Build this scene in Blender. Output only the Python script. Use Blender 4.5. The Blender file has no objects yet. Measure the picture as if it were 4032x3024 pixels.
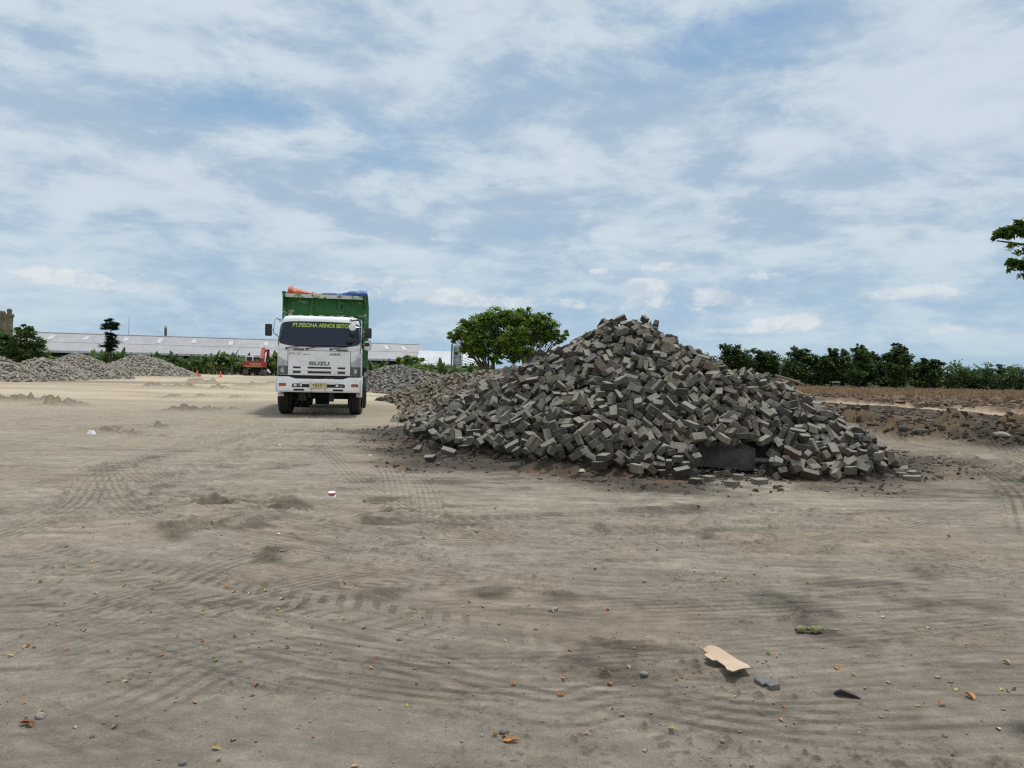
import bpy, bmesh, math, random
import numpy as np
from mathutils import Vector, Matrix, Quaternion, Euler

C = bpy.context.scene.collection
R = math.radians
rng = random.Random(11)
nrs = np.random.RandomState(7)

# ---------------------------------------------------------------- camera
F, CX, CY, CAMH = 3030.0, 2016.0, 1512.0, 1.4
cam_rot = Matrix.Rotation(R(90 - 1.02), 4, 'X') @ Matrix.Rotation(R(1.3), 4, 'Z')
cd = bpy.data.cameras.new('camera'); cam = bpy.data.objects.new('camera', cd); C.objects.link(cam)
cam.matrix_world = Matrix.Translation((0, 0, CAMH)) @ cam_rot
cd.sensor_width = 36; cd.lens = F / 4032 * 36; cd.clip_start = .05; cd.clip_end = 20000
bpy.context.scene.camera = cam
def ray(px, py):
    return (cam_rot @ Vector(((px - CX) / F, -(py - CY) / F, -1, 0))).xyz
def at(px, py, Y):
    d = ray(px, py); t = Y / d.y
    return Vector((d.x * t, Y, CAMH + d.z * t))
def gp(px, py, z=0.0):
    d = ray(px, py); t = (z - CAMH) / d.z
    return Vector((d.x * t, d.y * t, z))

# ---------------------------------------------------------------- tagging
def tag(o, label=None, cat=None, group=None, kind=None):
    if label: o['label'] = label
    if cat: o['category'] = cat
    if group: o['group'] = group
    if kind: o['kind'] = kind
    return o
def empty(name, loc, rz=0, label=None, cat=None, group=None):
    o = bpy.data.objects.new(name, None); C.objects.link(o)
    o.location = loc; o.rotation_euler = (0, 0, rz); o.empty_display_size = .2
    return tag(o, label, cat, group)
def link(name, me, parent=None, loc=None, rot=None):
    o = bpy.data.objects.new(name, me); C.objects.link(o)
    if parent: o.parent = parent
    if loc is not None: o.location = loc
    if rot is not None: o.rotation_euler = rot
    return o
def kids(o): return [c for c in bpy.data.objects if c.parent == o]
def copy_tree(o, parent=None, table=None):
    if table is None:
        table = {}
        for c in bpy.data.objects:
            if c.parent: table.setdefault(c.parent.name, []).append(c)
    c = o.copy(); C.objects.link(c)
    if parent: c.parent = parent
    for ch in table.get(o.name, []): copy_tree(ch, c, table)
    return c

# ---------------------------------------------------------------- materials
def mat(name, col, rough=.7, var=.15, scale=6, bump=.0, bscale=40, metal=0, col2=None, thr=None, coords='Object', spec=.5, rand=0.0, emis=None):
    m = bpy.data.materials.new(name); m.use_nodes = True
    nt = m.node_tree; b = nt.nodes['Principled BSDF']; N = nt.nodes.new; Lk = nt.links.new
    b.inputs['Roughness'].default_value = rough; b.inputs['Metallic'].default_value = metal
    b.inputs['Specular IOR Level'].default_value = spec
    tc = N('ShaderNodeTexCoord'); n = N('ShaderNodeTexNoise'); n.inputs['Scale'].default_value = scale
    n.inputs['Detail'].default_value = 6; n.inputs['Roughness'].default_value = .65
    Lk(tc.outputs[coords], n.inputs['Vector'])
    r = N('ShaderNodeValToRGB'); Lk(n.outputs['Fac'], r.inputs['Fac'])
    c1 = [min(1, c * (1 - var)) for c in col]; c2 = [min(1, c * (1 + var)) for c in col] if col2 is None else list(col2)
    if col2 is not None: c1 = list(col)
    r.color_ramp.elements[0].color = (*c1, 1); r.color_ramp.elements[1].color = (*c2, 1)
    a, z = (.3, .7) if thr is None else thr
    r.color_ramp.elements[0].position = a; r.color_ramp.elements[1].position = z
    out = r.outputs['Color']
    if rand:
        oi = N('ShaderNodeObjectInfo'); mr = N('ShaderNodeMapRange'); Lk(oi.outputs['Random'], mr.inputs['Value'])
        mr.inputs['To Min'].default_value = 1 - rand; mr.inputs['To Max'].default_value = 1 + rand
        vm = N('ShaderNodeVectorMath'); vm.operation = 'SCALE'; Lk(out, vm.inputs[0]); Lk(mr.outputs['Result'], vm.inputs['Scale']); out = vm.outputs['Vector']
    Lk(out, b.inputs['Base Color'])
    if bump:
        n2 = N('ShaderNodeTexNoise'); n2.inputs['Scale'].default_value = bscale; n2.inputs['Detail'].default_value = 8
        Lk(tc.outputs[coords], n2.inputs['Vector'])
        bp = N('ShaderNodeBump'); bp.inputs['Strength'].default_value = bump; bp.inputs['Distance'].default_value = .02
        Lk(n2.outputs['Fac'], bp.inputs['Height']); Lk(bp.outputs['Normal'], b.inputs['Normal'])
    return m
def attr_mat(name, rough=.9, bump=.3, bscale=30, trans=0, var=.2, vscale=20, spec=.3, dust=None):
    """base colour from the mesh's colour attribute 'col', broken up by noise"""
    m = bpy.data.materials.new(name); m.use_nodes = True
    nt = m.node_tree; b = nt.nodes['Principled BSDF']; N = nt.nodes.new; Lk = nt.links.new
    b.inputs['Roughness'].default_value = rough; b.inputs['Specular IOR Level'].default_value = spec
    a = N('ShaderNodeAttribute'); a.attribute_name = 'col'
    tc = N('ShaderNodeTexCoord'); n = N('ShaderNodeTexNoise'); n.inputs['Scale'].default_value = vscale; n.inputs['Detail'].default_value = 8; n.inputs['Roughness'].default_value = .7
    Lk(tc.outputs['Object'], n.inputs['Vector'])
    mr = N('ShaderNodeMapRange'); Lk(n.outputs['Fac'], mr.inputs['Value']); mr.inputs['From Min'].default_value = .3; mr.inputs['From Max'].default_value = .7
    mr.inputs['To Min'].default_value = 1 - var; mr.inputs['To Max'].default_value = 1 + var
    vm = N('ShaderNodeVectorMath'); vm.operation = 'SCALE'; Lk(a.outputs['Color'], vm.inputs[0]); Lk(mr.outputs['Result'], vm.inputs['Scale'])
    out = vm.outputs['Vector']
    if dust:
        g = N('ShaderNodeNewGeometry'); sx = N('ShaderNodeSeparateXYZ'); Lk(g.outputs['True Normal'], sx.inputs[0])
        ad = N('ShaderNodeMath'); ad.operation = 'ADD'; Lk(sx.outputs['Z'], ad.inputs[0]); Lk(n.outputs['Fac'], ad.inputs[1])
        m2 = N('ShaderNodeMapRange'); Lk(ad.outputs[0], m2.inputs['Value']); m2.inputs['From Min'].default_value = .85; m2.inputs['From Max'].default_value = 1.4; m2.inputs['To Max'].default_value = .8
        mx = N('ShaderNodeMix'); mx.data_type = 'RGBA'; Lk(m2.outputs['Result'], mx.inputs['Factor']); Lk(out, mx.inputs[6]); mx.inputs[7].default_value = (*dust, 1)
        out = mx.outputs[2]
    Lk(out, b.inputs['Base Color'])
    if bump:
        n2 = N('ShaderNodeTexNoise'); n2.inputs['Scale'].default_value = bscale; n2.inputs['Detail'].default_value = 8
        Lk(tc.outputs['Object'], n2.inputs['Vector'])
        bp = N('ShaderNodeBump'); bp.inputs['Strength'].default_value = bump; bp.inputs['Distance'].default_value = .01
        Lk(n2.outputs['Fac'], bp.inputs['Height']); Lk(bp.outputs['Normal'], b.inputs['Normal'])
    if trans:
        t = N('ShaderNodeBsdfTranslucent'); Lk(out, t.inputs['Color']); ms = N('ShaderNodeMixShader'); ms.inputs[0].default_value = trans
        o = nt.nodes['Material Output']; Lk(b.outputs[0], ms.inputs[1]); Lk(t.outputs[0], ms.inputs[2]); Lk(ms.outputs[0], o.inputs['Surface'])
    return m
M = {}
M['white'] = mat('white_paint', (.84, .86, .86), .3, .04, 2.2, col2=(.68, .67, .62), thr=(.45, .85))
M['dirty_white'] = mat('dirty_white_paint', (.72, .73, .73), .4, .1, 5, col2=(.55, .53, .48), thr=(.45, .8))
M['glass'] = mat('dark_glass', (.014, .024, .048), .12, .1, 2, spec=.35)
M['black'] = mat('black_plastic', (.02, .02, .022), .5, .2, 10)
M['tyre'] = mat('tyre_rubber', (.028, .027, .026), .85, .3, 12, bump=.4, bscale=30)
M['under'] = mat('chassis_grime', (.02, .019, .018), .85, .4, 6)
M['rim'] = mat('wheel_steel', (.18, .17, .16), .6, .3, 9)
M['chrome'] = mat('chrome', (.45, .46, .47), .2, .1, 9, metal=1)
M['letter_grey'] = mat('badge_grey', (.13, .14, .16), .35, .1, 9)
M['lime'] = mat('lime_vinyl', (.42, .60, .08), .5, .05, 9)
M['lens'] = mat('lamp_lens', (.42, .43, .44), .1, .25, 20, spec=.9)
M['lensd'] = mat('lamp_housing', (.10, .105, .11), .25, .3, 16)
M['orange_lens'] = mat('orange_lens', (.45, .07, .03), .2, .2, 20)
M['green'] = mat('chipped_green_paint', (.010, .12, .018), .5, .1, 5, col2=(.018, .18, .026), bump=.1)
M['plate'] = mat('number_plate_paint', (.62, .60, .50), .5, .1, 6, col2=(.58, .45, .12), thr=(.42, .58))
M['olive'] = mat('plate_ink', (.05, .045, .01), .6, .1, 6)
M['rust'] = mat('rusty_steel', (.09, .04, .03), .85, .3, 12, bump=.3)
M['ox_orange'] = mat('orange_tarp', (.55, .13, .06), .6, .15, 6, bump=.5, bscale=8)
M['ox_blue'] = mat('blue_tarp', (.05, .14, .38), .55, .2, 6, bump=.5, bscale=8)
M['cord'] = mat('cord', (.06, .05, .04), .8)
M['red'] = mat('red_machine_paint', (.30, .025, .03), .6, .25, 4, bump=.1)
M['yellow'] = mat('faded_yellow', (.40, .20, .05), .7, .3, 5)
M['cone'] = mat('cone_orange', (.85, .12, .04), .6, .05, 5)
M['cloth_white'] = mat('white_shirt', (.7, .7, .72), .8, .06, 9)
M['cloth_dark'] = mat('dark_cloth', (.03, .035, .05), .9, .2, 9)
M['skin'] = mat('skin', (.28, .16, .10), .6, .06, 9)
M['hair'] = mat('hair', (.012, .01, .01), .7, .2, 9)
M['roof'] = None
M['steel_teal'] = mat('teal_grey_steel', (.16, .22, .22), .6, .15, 2)
M['dark_wall'] = mat('dark_interior', (.03, .03, .035), .9, .2, 1)
M['plaster'] = mat('pale_plaster', (.55, .57, .58), .8, .1, .5)
M['blue_grey'] = mat('blue_grey_boards', (.14, .17, .19), .8, .2, 1)
M['brown_roof'] = mat('brown_roof', (.06, .05, .045), .85, .2, 1)
M['bark'] = mat('bark', (.10, .08, .06), .95, .3, 6, bump=.6, bscale=12)
M['bark_dark'] = mat('dark_bark', (.035, .03, .025), .95, .3, 4, bump=.5, bscale=8)
M['leaf'] = attr_mat('foliage', .5, 0, trans=.38, var=.1, vscale=3, spec=.4)
M['block'] = attr_mat('concrete_block', .93, .45, 45, var=.38, vscale=11, dust=(.27, .25, .21))
M['rubble'] = attr_mat('rubble', .95, .4, 20, var=.2, vscale=8, dust=(.26, .24, .205))
M['soil'] = attr_mat('soil', .97, .6, 25, var=.3, vscale=10)
M['board'] = mat('corrugated_cardboard', (.50, .38, .27), .85, .06, 8)
M['board_edge'] = mat('cardboard_edge', (.28, .2, .13), .9, .3, 60)
M['slab'] = mat('dark_concrete', (.055, .053, .048), .95, .5, 5, col2=(.15, .145, .13), thr=(.35, .75), bump=.9, bscale=14)
M['pipe'] = mat('pvc', (.48, .46, .43), .5, .2, 9)
M['wood'] = mat('weathered_wood', (.20, .15, .10), .9, .3, 10)
M['paleston'] = mat('pale_stone', (.25, .235, .205), .9, .2, 20, bump=.5)
M['stone'] = mat('grey_stone', (.16, .155, .145), .9, .3, 20, bump=.5)
M['litter'] = mat('white_litter', (.85, .86, .88), .6, .04, 9)
M['cup_red'] = mat('cup_red', (.45, .04, .08), .5, .3, 60, col2=(.75, .35, .4), thr=(.45, .7))
M['olive_leaf'] = mat('dried_olive_leaf', (.11, .115, .035), .6, .3, 20, col2=(.20, .20, .07))
M['dark_leaf'] = mat('dried_brown_leaf', (.04, .025, .015), .7, .3, 20)

# ---------------------------------------------------------------- mesh builder
class MB:
    def __init__(s): s.v = []; s.f = []; s.m = []
    def add(s, vs, fs, m=0):
        n = len(s.v); s.v += [tuple(v) for v in vs]; s.f += [tuple(n + i for i in f) for f in fs]; s.m += [m] * len(fs); return s
    def box(s, c, d, m=0, bev=0, rot=None):
        if bev:
            bm = bmesh.new(); bmesh.ops.create_cube(bm, size=1)
            for v in bm.verts: v.co = Vector((v.co.x * d[0], v.co.y * d[1], v.co.z * d[2]))
            bmesh.ops.bevel(bm, geom=bm.edges[:], offset=bev, segments=2, affect='EDGES', profile=.6)
            vs = [v.co.copy() for v in bm.verts]; fs = [[v.index for v in f.verts] for f in bm.faces]; bm.free()
        else:
            vs = [Vector((x * d[0] / 2, y * d[1] / 2, z * d[2] / 2)) for x in (-1, 1) for y in (-1, 1) for z in (-1, 1)]
            fs = [(0, 1, 3, 2), (4, 6, 7, 5), (0, 4, 5, 1), (2, 3, 7, 6), (0, 2, 6, 4), (1, 5, 7, 3)]
        if rot is not None:
            rm = rot if isinstance(rot, Matrix) else Euler(rot).to_matrix(); vs = [rm @ v for v in vs]
        return s.add([v + Vector(c) for v in vs], fs, m)
    def tube(s, pts, rad, n=8, m=0, cap=True):
        pts = [Vector(p) for p in pts]; rad = rad if isinstance(rad, (list, tuple)) else [rad] * len(pts)
        vs = []; u = None
        for i, p in enumerate(pts):
            t = (pts[min(i + 1, len(pts) - 1)] - pts[max(i - 1, 0)]).normalized()
            if u is None: u = t.orthogonal().normalized()
            u = (u - t * u.dot(t)); u = u.normalized() if u.length > 1e-6 else t.orthogonal().normalized()
            w = t.cross(u)
            for k in range(n):
                a = 2 * math.pi * k / n; vs.append(p + (u * math.cos(a) + w * math.sin(a)) * rad[i])
        fs = [(i * n + k, i * n + (k + 1) % n, (i + 1) * n + (k + 1) % n, (i + 1) * n + k) for i in range(len(pts) - 1) for k in range(n)]
        if cap: fs += [tuple(reversed(range(n))), tuple((len(pts) - 1) * n + k for k in range(n))]
        return s.add(vs, fs, m)
    def lathe(s, prof, n=24, m=0, M4=None, cap=True):
        """prof: list of (radius, z); axis z, then M4"""
        vs = [Vector((r * math.cos(2 * math.pi * k / n), r * math.sin(2 * math.pi * k / n), z)) for r, z in prof for k in range(n)]
        fs = [(i * n + k, i * n + (k + 1) % n, (i + 1) * n + (k + 1) % n, (i + 1) * n + k) for i in range(len(prof) - 1) for k in range(n)]
        if cap: fs += [tuple(reversed(range(n))), tuple((len(prof) - 1) * n + k for k in range(n))]
        if M4 is not None: vs = [M4 @ v for v in vs]
        return s.add(vs, fs, m)
    def prism(s, poly, ext, m=0):
        """poly: 3d points, extruded by vector ext"""
        n = len(poly); e = Vector(ext); vs = [Vector(p) for p in poly] + [Vector(p) + e for p in poly]
        fs = [tuple(reversed(range(n))), tuple(range(n, 2 * n))] + [(i, (i + 1) % n, n + (i + 1) % n, n + i) for i in range(n)]
        return s.add(vs, fs, m)
    def build(s, name, mats, parent=None, smooth=None, loc=None, rz=None, colors=None):
        me = bpy.data.meshes.new(name); me.from_pydata(s.v, [], s.f)
        for k in (mats if isinstance(mats, (list, tuple)) else [mats]): me.materials.append(M[k] if isinstance(k, str) else k)
        me.polygons.foreach_set('material_index', s.m)
        if colors is not None:
            ca = me.color_attributes.new('col', 'FLOAT_COLOR', 'POINT'); a = np.ones((len(s.v), 4), 'f'); a[:, :3] = colors; ca.data.foreach_set('color', a.ravel())
        bm = bmesh.new(); bm.from_mesh(me); bmesh.ops.recalc_face_normals(bm, faces=bm.faces); bm.to_mesh(me); bm.free()
        if smooth:
            me.polygons.foreach_set('use_smooth', [True] * len(me.polygons)); me.set_sharp_from_angle(angle=R(smooth))
        return link(name, me, parent, loc, (0, 0, rz) if rz is not None else None)
def np_mesh(name, V, Fq, mt, col=None, smooth=False):
    me = bpy.data.meshes.new(name); V = np.asarray(V, 'f'); Fq = np.asarray(Fq, 'i'); k = Fq.shape[1]
    me.vertices.add(len(V)); me.vertices.foreach_set('co', V.ravel())
    me.loops.add(Fq.size); me.loops.foreach_set('vertex_index', Fq.ravel())
    me.polygons.add(len(Fq)); me.polygons.foreach_set('loop_start', np.arange(0, Fq.size, k, dtype='i'))
    me.polygons.foreach_set('use_smooth', np.full(len(Fq), smooth))
    me.update(calc_edges=True)
    if col is not None:
        ca = me.color_attributes.new('col', 'FLOAT_COLOR', 'POINT'); a = np.ones((len(V), 4), 'f'); a[:, :3] = col; ca.data.foreach_set('color', a.ravel())
    me.materials.append(mt); me.validate(); return me
FONTM = {}
def text(name, s, size, mt, parent, loc, rot=(math.pi / 2, 0, 0), width=None, ext=.003, off=0, shear=0, bend=None):
    cu = bpy.data.curves.new(name, 'FONT'); cu.body = s; cu.size = size; cu.align_x = 'CENTER'; cu.align_y = 'CENTER'; cu.extrude = ext; cu.offset = off; cu.shear = shear
    tmp = bpy.data.objects.new('tmp', cu); C.objects.link(tmp); bpy.context.view_layer.update()
    me = bpy.data.meshes.new_from_object(tmp.evaluated_get(bpy.context.evaluated_depsgraph_get()))
    bpy.data.objects.remove(tmp); bpy.data.curves.remove(cu); me.name = name
    xs = [v.co.x for v in me.vertices]; w = max(xs) - min(xs); cx = (max(xs) + min(xs)) / 2
    k = width / w if width else 1
    for v in me.vertices: v.co.x = (v.co.x - cx) * k
    if bend:
        for v in me.vertices: v.co.z -= bend(v.co.x, v.co.y)
    me.materials.clear(); me.materials.append(M[mt])
    return link(name, me, parent, loc, rot)

# ---------------------------------------------------------------- noise
def hsh(ix, iy, seed):
    h = (ix.astype(np.int64) * 374761393 + iy.astype(np.int64) * 668265263 + seed * 1442695041) & 0xffffffff
    h = ((h ^ (h >> 13)) * 1274126177) & 0xffffffff
    return ((h ^ (h >> 16)) & 0xffff) / 65535.0
def vn(x, y, seed=0):
    ix = np.floor(x); iy = np.floor(y); fx = x - ix; fy = y - iy
    fx = fx * fx * (3 - 2 * fx); fy = fy * fy * (3 - 2 * fy)
    a = hsh(ix, iy, seed); b = hsh(ix + 1, iy, seed); c = hsh(ix, iy + 1, seed); d = hsh(ix + 1, iy + 1, seed)
    return (a + (b - a) * fx) * (1 - fy) + (c + (d - c) * fx) * fy
def fbm(x, y, seed=0, octv=4, g=.5):
    r = 0; a = 1; s = 0
    for o in range(octv):
        r = r + a * vn(x * 2 ** o + 17.3 * o, y * 2 ** o + 9.1 * o, seed + o); s += a; a *= g
    return r / s
def sstep(a, b, x):
    t = np.clip((x - a) / (b - a), 0, 1); return t * t * (3 - 2 * t)

# ---------------------------------------------------------------- the big heap's body
RIDGE = [(-1.75,16.5,.30),(-1.2,16.1,.55),(-.6,15.5,.8),(0.0,14.9,1.10),(.75,14.4,1.46),(1.3,14.1,1.9),(1.75,13.85,2.12),(2.2,13.7,2.28),(2.6,13.6,2.0),(3.1,13.5,1.70),(3.7,13.4,1.46),(4.4,13.3,1.30),(4.8,13.2,1.0),(5.4,13.1,.6),(6.0,13.1,.15)]
def ridge_h(x, y, pts, slope):
    h = np.full(np.shape(x), -9.)
    for (x0, y0, h0), (x1, y1, h1) in zip(pts[:-1], pts[1:]):
        dx, dy = x1 - x0, y1 - y0; L = dx * dx + dy * dy
        t = np.clip(((x - x0) * dx + (y - y0) * dy) / L, 0, 1)
        d = np.hypot(x - x0 - t * dx, y - y0 - t * dy); d = np.sqrt(d * d + .02) - .14
        h = np.maximum(h, h0 + t * (h1 - h0) - slope * d)
    return h
def heap(x, y):
    s = .70 * (1 + .06 * np.sin(x * 2.1 + 1) + .05 * np.sin(y * 3.3))
    h = ridge_h(x, y, RIDGE, s)
    return h + .06 * np.sin(x * 3.1 + y * 1.3) * np.sin(y * 2.7 - x) + .03 * np.sin(x * 7.3 + 2) * np.sin(y * 6.1 + x * 2)
# ================================================================= GROUND
rows = [1.0]
while rows[-1] < 60: rows.append(rows[-1] + max(.006, rows[-1] ** 2 / 1078 * .5))
while rows[-1] < 6000: rows.append(rows[-1] * 1.08)
GY = np.array(rows); NU = 1250
GU = np.linspace(-1, 1, NU)
def half(y): return 2 + .85 * y
Yg, Ug = np.meshgrid(GY, GU, indexing='ij'); Xg = Ug * half(Yg)

def base_height(x, y):
    far = sstep(70, 50, y)
    h = .09 * (fbm(x / 6, y / 6, 3, 3) - .5) * sstep(2, 10, y)
    h += .035 * (fbm(x / 1.3, y / 1.3, 21, 3) - .5)
    return h * far
H = base_height(Xg, Yg)
# streaks dragged round the heap (polar about the heap) and straight ones on the left
ang = np.arctan2(Yg - 15.5, Xg - 3.0); rad = np.hypot(Xg - 3.0, Yg - 15.5)
wr = rad + .5 * (fbm(Xg / 3, Yg / 3, 55, 2) - .5)
nearf = sstep(30, 12, Yg)
st = fbm(ang * 5, wr * 5.5, 31, 4, .6) - .5
st2 = fbm((Xg + .35 * Yg) * .5, (Yg - .18 * Xg) * 5, 32, 3, .6) - .5
mixl = sstep(.35, .65, fbm(Xg / 4, Yg / 4, 77, 2))
streak = (st * (1 - mixl) + st2 * mixl)
H += .030 * streak * nearf * (.3 + .9 * fbm(Xg / 2.2, Yg / 1.4, 41, 2))
fine = (fbm(Xg * 6, Yg * 6, 61, 5, .68) - .5)
H += .022 * fine * sstep(14, 5, Yg) * (.4 + 1.1 * fbm(Xg * .9, Yg * .9, 63, 2))
crumb = np.clip(fbm(Xg * 34, Yg * 34, 64, 3, .6) - .60, 0, 1) * sstep(.45, .66, fbm(Xg * 1.4, Yg * 1.4, 65, 3)); H += .06 * crumb * sstep(12, 5, Yg)
st3 = fbm(ang * 14, wr * 15, 33, 4, .62) - .5; st4 = fbm((Xg + .3 * Yg) * 1.2, (Yg - .15 * Xg) * 13, 34, 4, .62) - .5
H += .016 * (st3 * (1 - mixl) + st4 * mixl) * nearf
lump = np.maximum(0, fbm(Xg * 2.3, Yg * 2.3, 66, 3) - .60) * np.maximum(0, fbm(Xg * .6, Yg * .6, 67, 2) - .35)
H += lump * .28 * sstep(16, 8, Yg) * (.3 + 1.4 * fbm(Xg * 9, Yg * 9, 68, 3))
dirt = np.clip(lump * 16, 0, 1) * sstep(16, 8, Yg)

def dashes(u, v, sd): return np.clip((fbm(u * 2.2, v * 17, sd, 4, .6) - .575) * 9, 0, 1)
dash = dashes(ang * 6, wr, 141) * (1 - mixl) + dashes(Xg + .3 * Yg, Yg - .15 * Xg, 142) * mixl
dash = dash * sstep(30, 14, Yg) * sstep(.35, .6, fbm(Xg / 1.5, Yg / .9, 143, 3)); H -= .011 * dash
def track(px_pts, width, depth, kind, two=0.0, u0=1.0):
    """wheel track through photo-derived ground points; kind 'rib' or 'lug'"""
    global H, dirt
    P = [gp(x, y) for x, y in px_pts]; P = [(p.x, p.y) for p in P]
    Q = []
    for i in range(len(P) - 1):
        p0 = P[max(i - 1, 0)]; p1 = P[i]; p2 = P[i + 1]; p3 = P[min(i + 2, len(P) - 1)]
        for k in range(6):
            t = k / 6
            Q.append(tuple(.5 * ((2 * p1[j]) + (-p0[j] + p2[j]) * t + (2 * p0[j] - 5 * p1[j] + 4 * p2[j] - p3[j]) * t * t + (-p0[j] + 3 * p1[j] - 3 * p2[j] + p3[j]) * t ** 3) for j in (0, 1)))
    Q.append(P[-1]); W = width * (1 if not two else 1) / 2 + .1 + two
    D = np.full(H.shape, 9.0); S = np.zeros(H.shape); s0 = 0
    for (x0, y0), (x1, y1) in zip(Q[:-1], Q[1:]):
        a = np.searchsorted(GY, min(y0, y1) - W); b = np.searchsorted(GY, max(y0, y1) + W)
        dx, dy = x1 - x0, y1 - y0; L = math.hypot(dx, dy) + 1e-6
        if b > a:
            X = Xg[a:b] - x0; Y = Yg[a:b] - y0
            t = np.clip((X * dx + Y * dy) / L / L, 0, 1)
            px_, py_ = X - t * dx, Y - t * dy; d = np.hypot(px_, py_) * np.sign(dx * Y - dy * X)
            near = np.abs(d) < np.abs(D[a:b])
            D[a:b] = np.where(near, d, D[a:b]); S[a:b] = np.where(near, s0 + t * L, S[a:b])
        s0 += L
    for off in ((-two, two) if two else (0,)):
        d = D - off; m = np.abs(d) < width / 2 + .09
        e = d[m] / (width / 2); s = S[m]; ins = sstep(1.08, .86, np.abs(e))
        depth_ = depth * 1.8 * (.55 + .45 * sstep(4.5, 9, Yg[m])); fade = sstep(0, .8, s) * sstep(s0, s0 - .8, s) * (.45 + .75 * vn(s * .9, s * 0 + off, 5))
        if kind == 'rib': pat = sstep(.15, .6, .5 + .5 * np.cos(d[m] * 2 * math.pi / (width / 4.5) + 1.5 * (vn(s * 1.1, s * 0, 9) - .5)))
        else:
            ph = s / .115 + .5 * (e > 0) + np.abs(e) * .8
            pat = ((ph % 1) < .45) * sstep(.12, .3, np.abs(e)) * .9 + .1
            pat = pat * (vn(s * 9, e * 4, 8) > .2)
        rim = np.exp(-((np.abs(e) - 1.12) / .14) ** 2)
        H[m] += fade * (-depth_ * ins * (.45 + .7 * (1 - pat)) + rim * depth_ * .5)
        dirt[m] = np.clip(dirt[m] + fade * (.42 if kind == 'rib' else .6) * (.3 + 1.3 * fbm(Xg[m] * 3, Yg[m] * 5, 19, 2)) * ins * ((1 - pat) if kind == 'rib' else pat * .9) * (depth / .025), 0, 1)  # shade of the tread grooves and prints painted into the ground colour
def cl(pts): return [(x / 1.0972, y / 1.0972 + 1700) for x, y in pts]
def cr(pts): return [(x / 1.0972 + 2016, y / 1.0972 + 1700) for x, y in pts]
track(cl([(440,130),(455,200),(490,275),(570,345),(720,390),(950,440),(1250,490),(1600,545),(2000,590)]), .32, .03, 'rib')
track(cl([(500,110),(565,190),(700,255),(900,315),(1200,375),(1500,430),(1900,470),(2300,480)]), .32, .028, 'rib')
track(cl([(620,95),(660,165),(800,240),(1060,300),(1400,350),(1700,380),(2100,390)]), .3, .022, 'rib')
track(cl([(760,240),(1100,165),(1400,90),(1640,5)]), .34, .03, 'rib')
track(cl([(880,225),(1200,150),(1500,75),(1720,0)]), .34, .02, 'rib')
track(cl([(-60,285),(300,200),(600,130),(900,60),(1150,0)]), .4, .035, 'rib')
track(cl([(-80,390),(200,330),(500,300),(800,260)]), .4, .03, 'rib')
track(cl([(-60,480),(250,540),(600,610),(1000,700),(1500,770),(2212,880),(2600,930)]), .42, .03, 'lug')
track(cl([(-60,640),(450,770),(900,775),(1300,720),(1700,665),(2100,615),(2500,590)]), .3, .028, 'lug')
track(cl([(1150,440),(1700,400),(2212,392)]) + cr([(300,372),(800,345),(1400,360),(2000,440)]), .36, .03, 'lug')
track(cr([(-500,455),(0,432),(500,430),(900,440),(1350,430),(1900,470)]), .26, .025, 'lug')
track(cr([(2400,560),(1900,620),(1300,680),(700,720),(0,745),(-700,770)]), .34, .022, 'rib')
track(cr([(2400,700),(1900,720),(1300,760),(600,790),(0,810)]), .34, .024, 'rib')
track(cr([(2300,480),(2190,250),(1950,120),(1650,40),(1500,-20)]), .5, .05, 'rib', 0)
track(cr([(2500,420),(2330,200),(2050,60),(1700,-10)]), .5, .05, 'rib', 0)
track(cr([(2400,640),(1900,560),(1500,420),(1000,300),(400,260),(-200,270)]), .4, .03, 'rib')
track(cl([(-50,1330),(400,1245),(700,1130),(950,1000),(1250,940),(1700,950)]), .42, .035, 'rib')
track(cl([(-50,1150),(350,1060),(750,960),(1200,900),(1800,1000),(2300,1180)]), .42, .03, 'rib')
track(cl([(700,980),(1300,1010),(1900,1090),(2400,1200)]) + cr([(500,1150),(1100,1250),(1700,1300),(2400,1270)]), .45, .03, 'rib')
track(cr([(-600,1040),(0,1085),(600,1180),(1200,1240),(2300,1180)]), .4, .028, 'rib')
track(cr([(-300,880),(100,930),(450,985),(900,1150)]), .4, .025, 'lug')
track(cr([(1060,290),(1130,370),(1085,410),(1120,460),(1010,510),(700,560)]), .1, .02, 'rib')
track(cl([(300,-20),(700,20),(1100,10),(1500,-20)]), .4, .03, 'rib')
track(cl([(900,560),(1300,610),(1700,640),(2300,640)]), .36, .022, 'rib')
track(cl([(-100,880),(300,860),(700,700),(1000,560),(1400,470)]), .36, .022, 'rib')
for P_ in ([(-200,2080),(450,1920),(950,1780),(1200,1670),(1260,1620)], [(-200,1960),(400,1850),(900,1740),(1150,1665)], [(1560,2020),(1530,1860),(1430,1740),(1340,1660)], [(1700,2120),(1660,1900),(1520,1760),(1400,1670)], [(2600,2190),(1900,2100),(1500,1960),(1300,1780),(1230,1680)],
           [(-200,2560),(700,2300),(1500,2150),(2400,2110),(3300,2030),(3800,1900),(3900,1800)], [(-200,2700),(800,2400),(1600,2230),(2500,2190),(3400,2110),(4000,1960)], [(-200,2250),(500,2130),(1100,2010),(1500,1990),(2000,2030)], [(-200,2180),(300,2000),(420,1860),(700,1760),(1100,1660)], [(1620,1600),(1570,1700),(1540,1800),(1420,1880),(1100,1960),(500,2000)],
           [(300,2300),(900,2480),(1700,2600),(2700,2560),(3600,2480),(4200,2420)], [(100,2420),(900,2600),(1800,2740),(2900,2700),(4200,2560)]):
    track(P_, rng.uniform(.26, .36), rng.uniform(.022, .032), 'rib')
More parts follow.
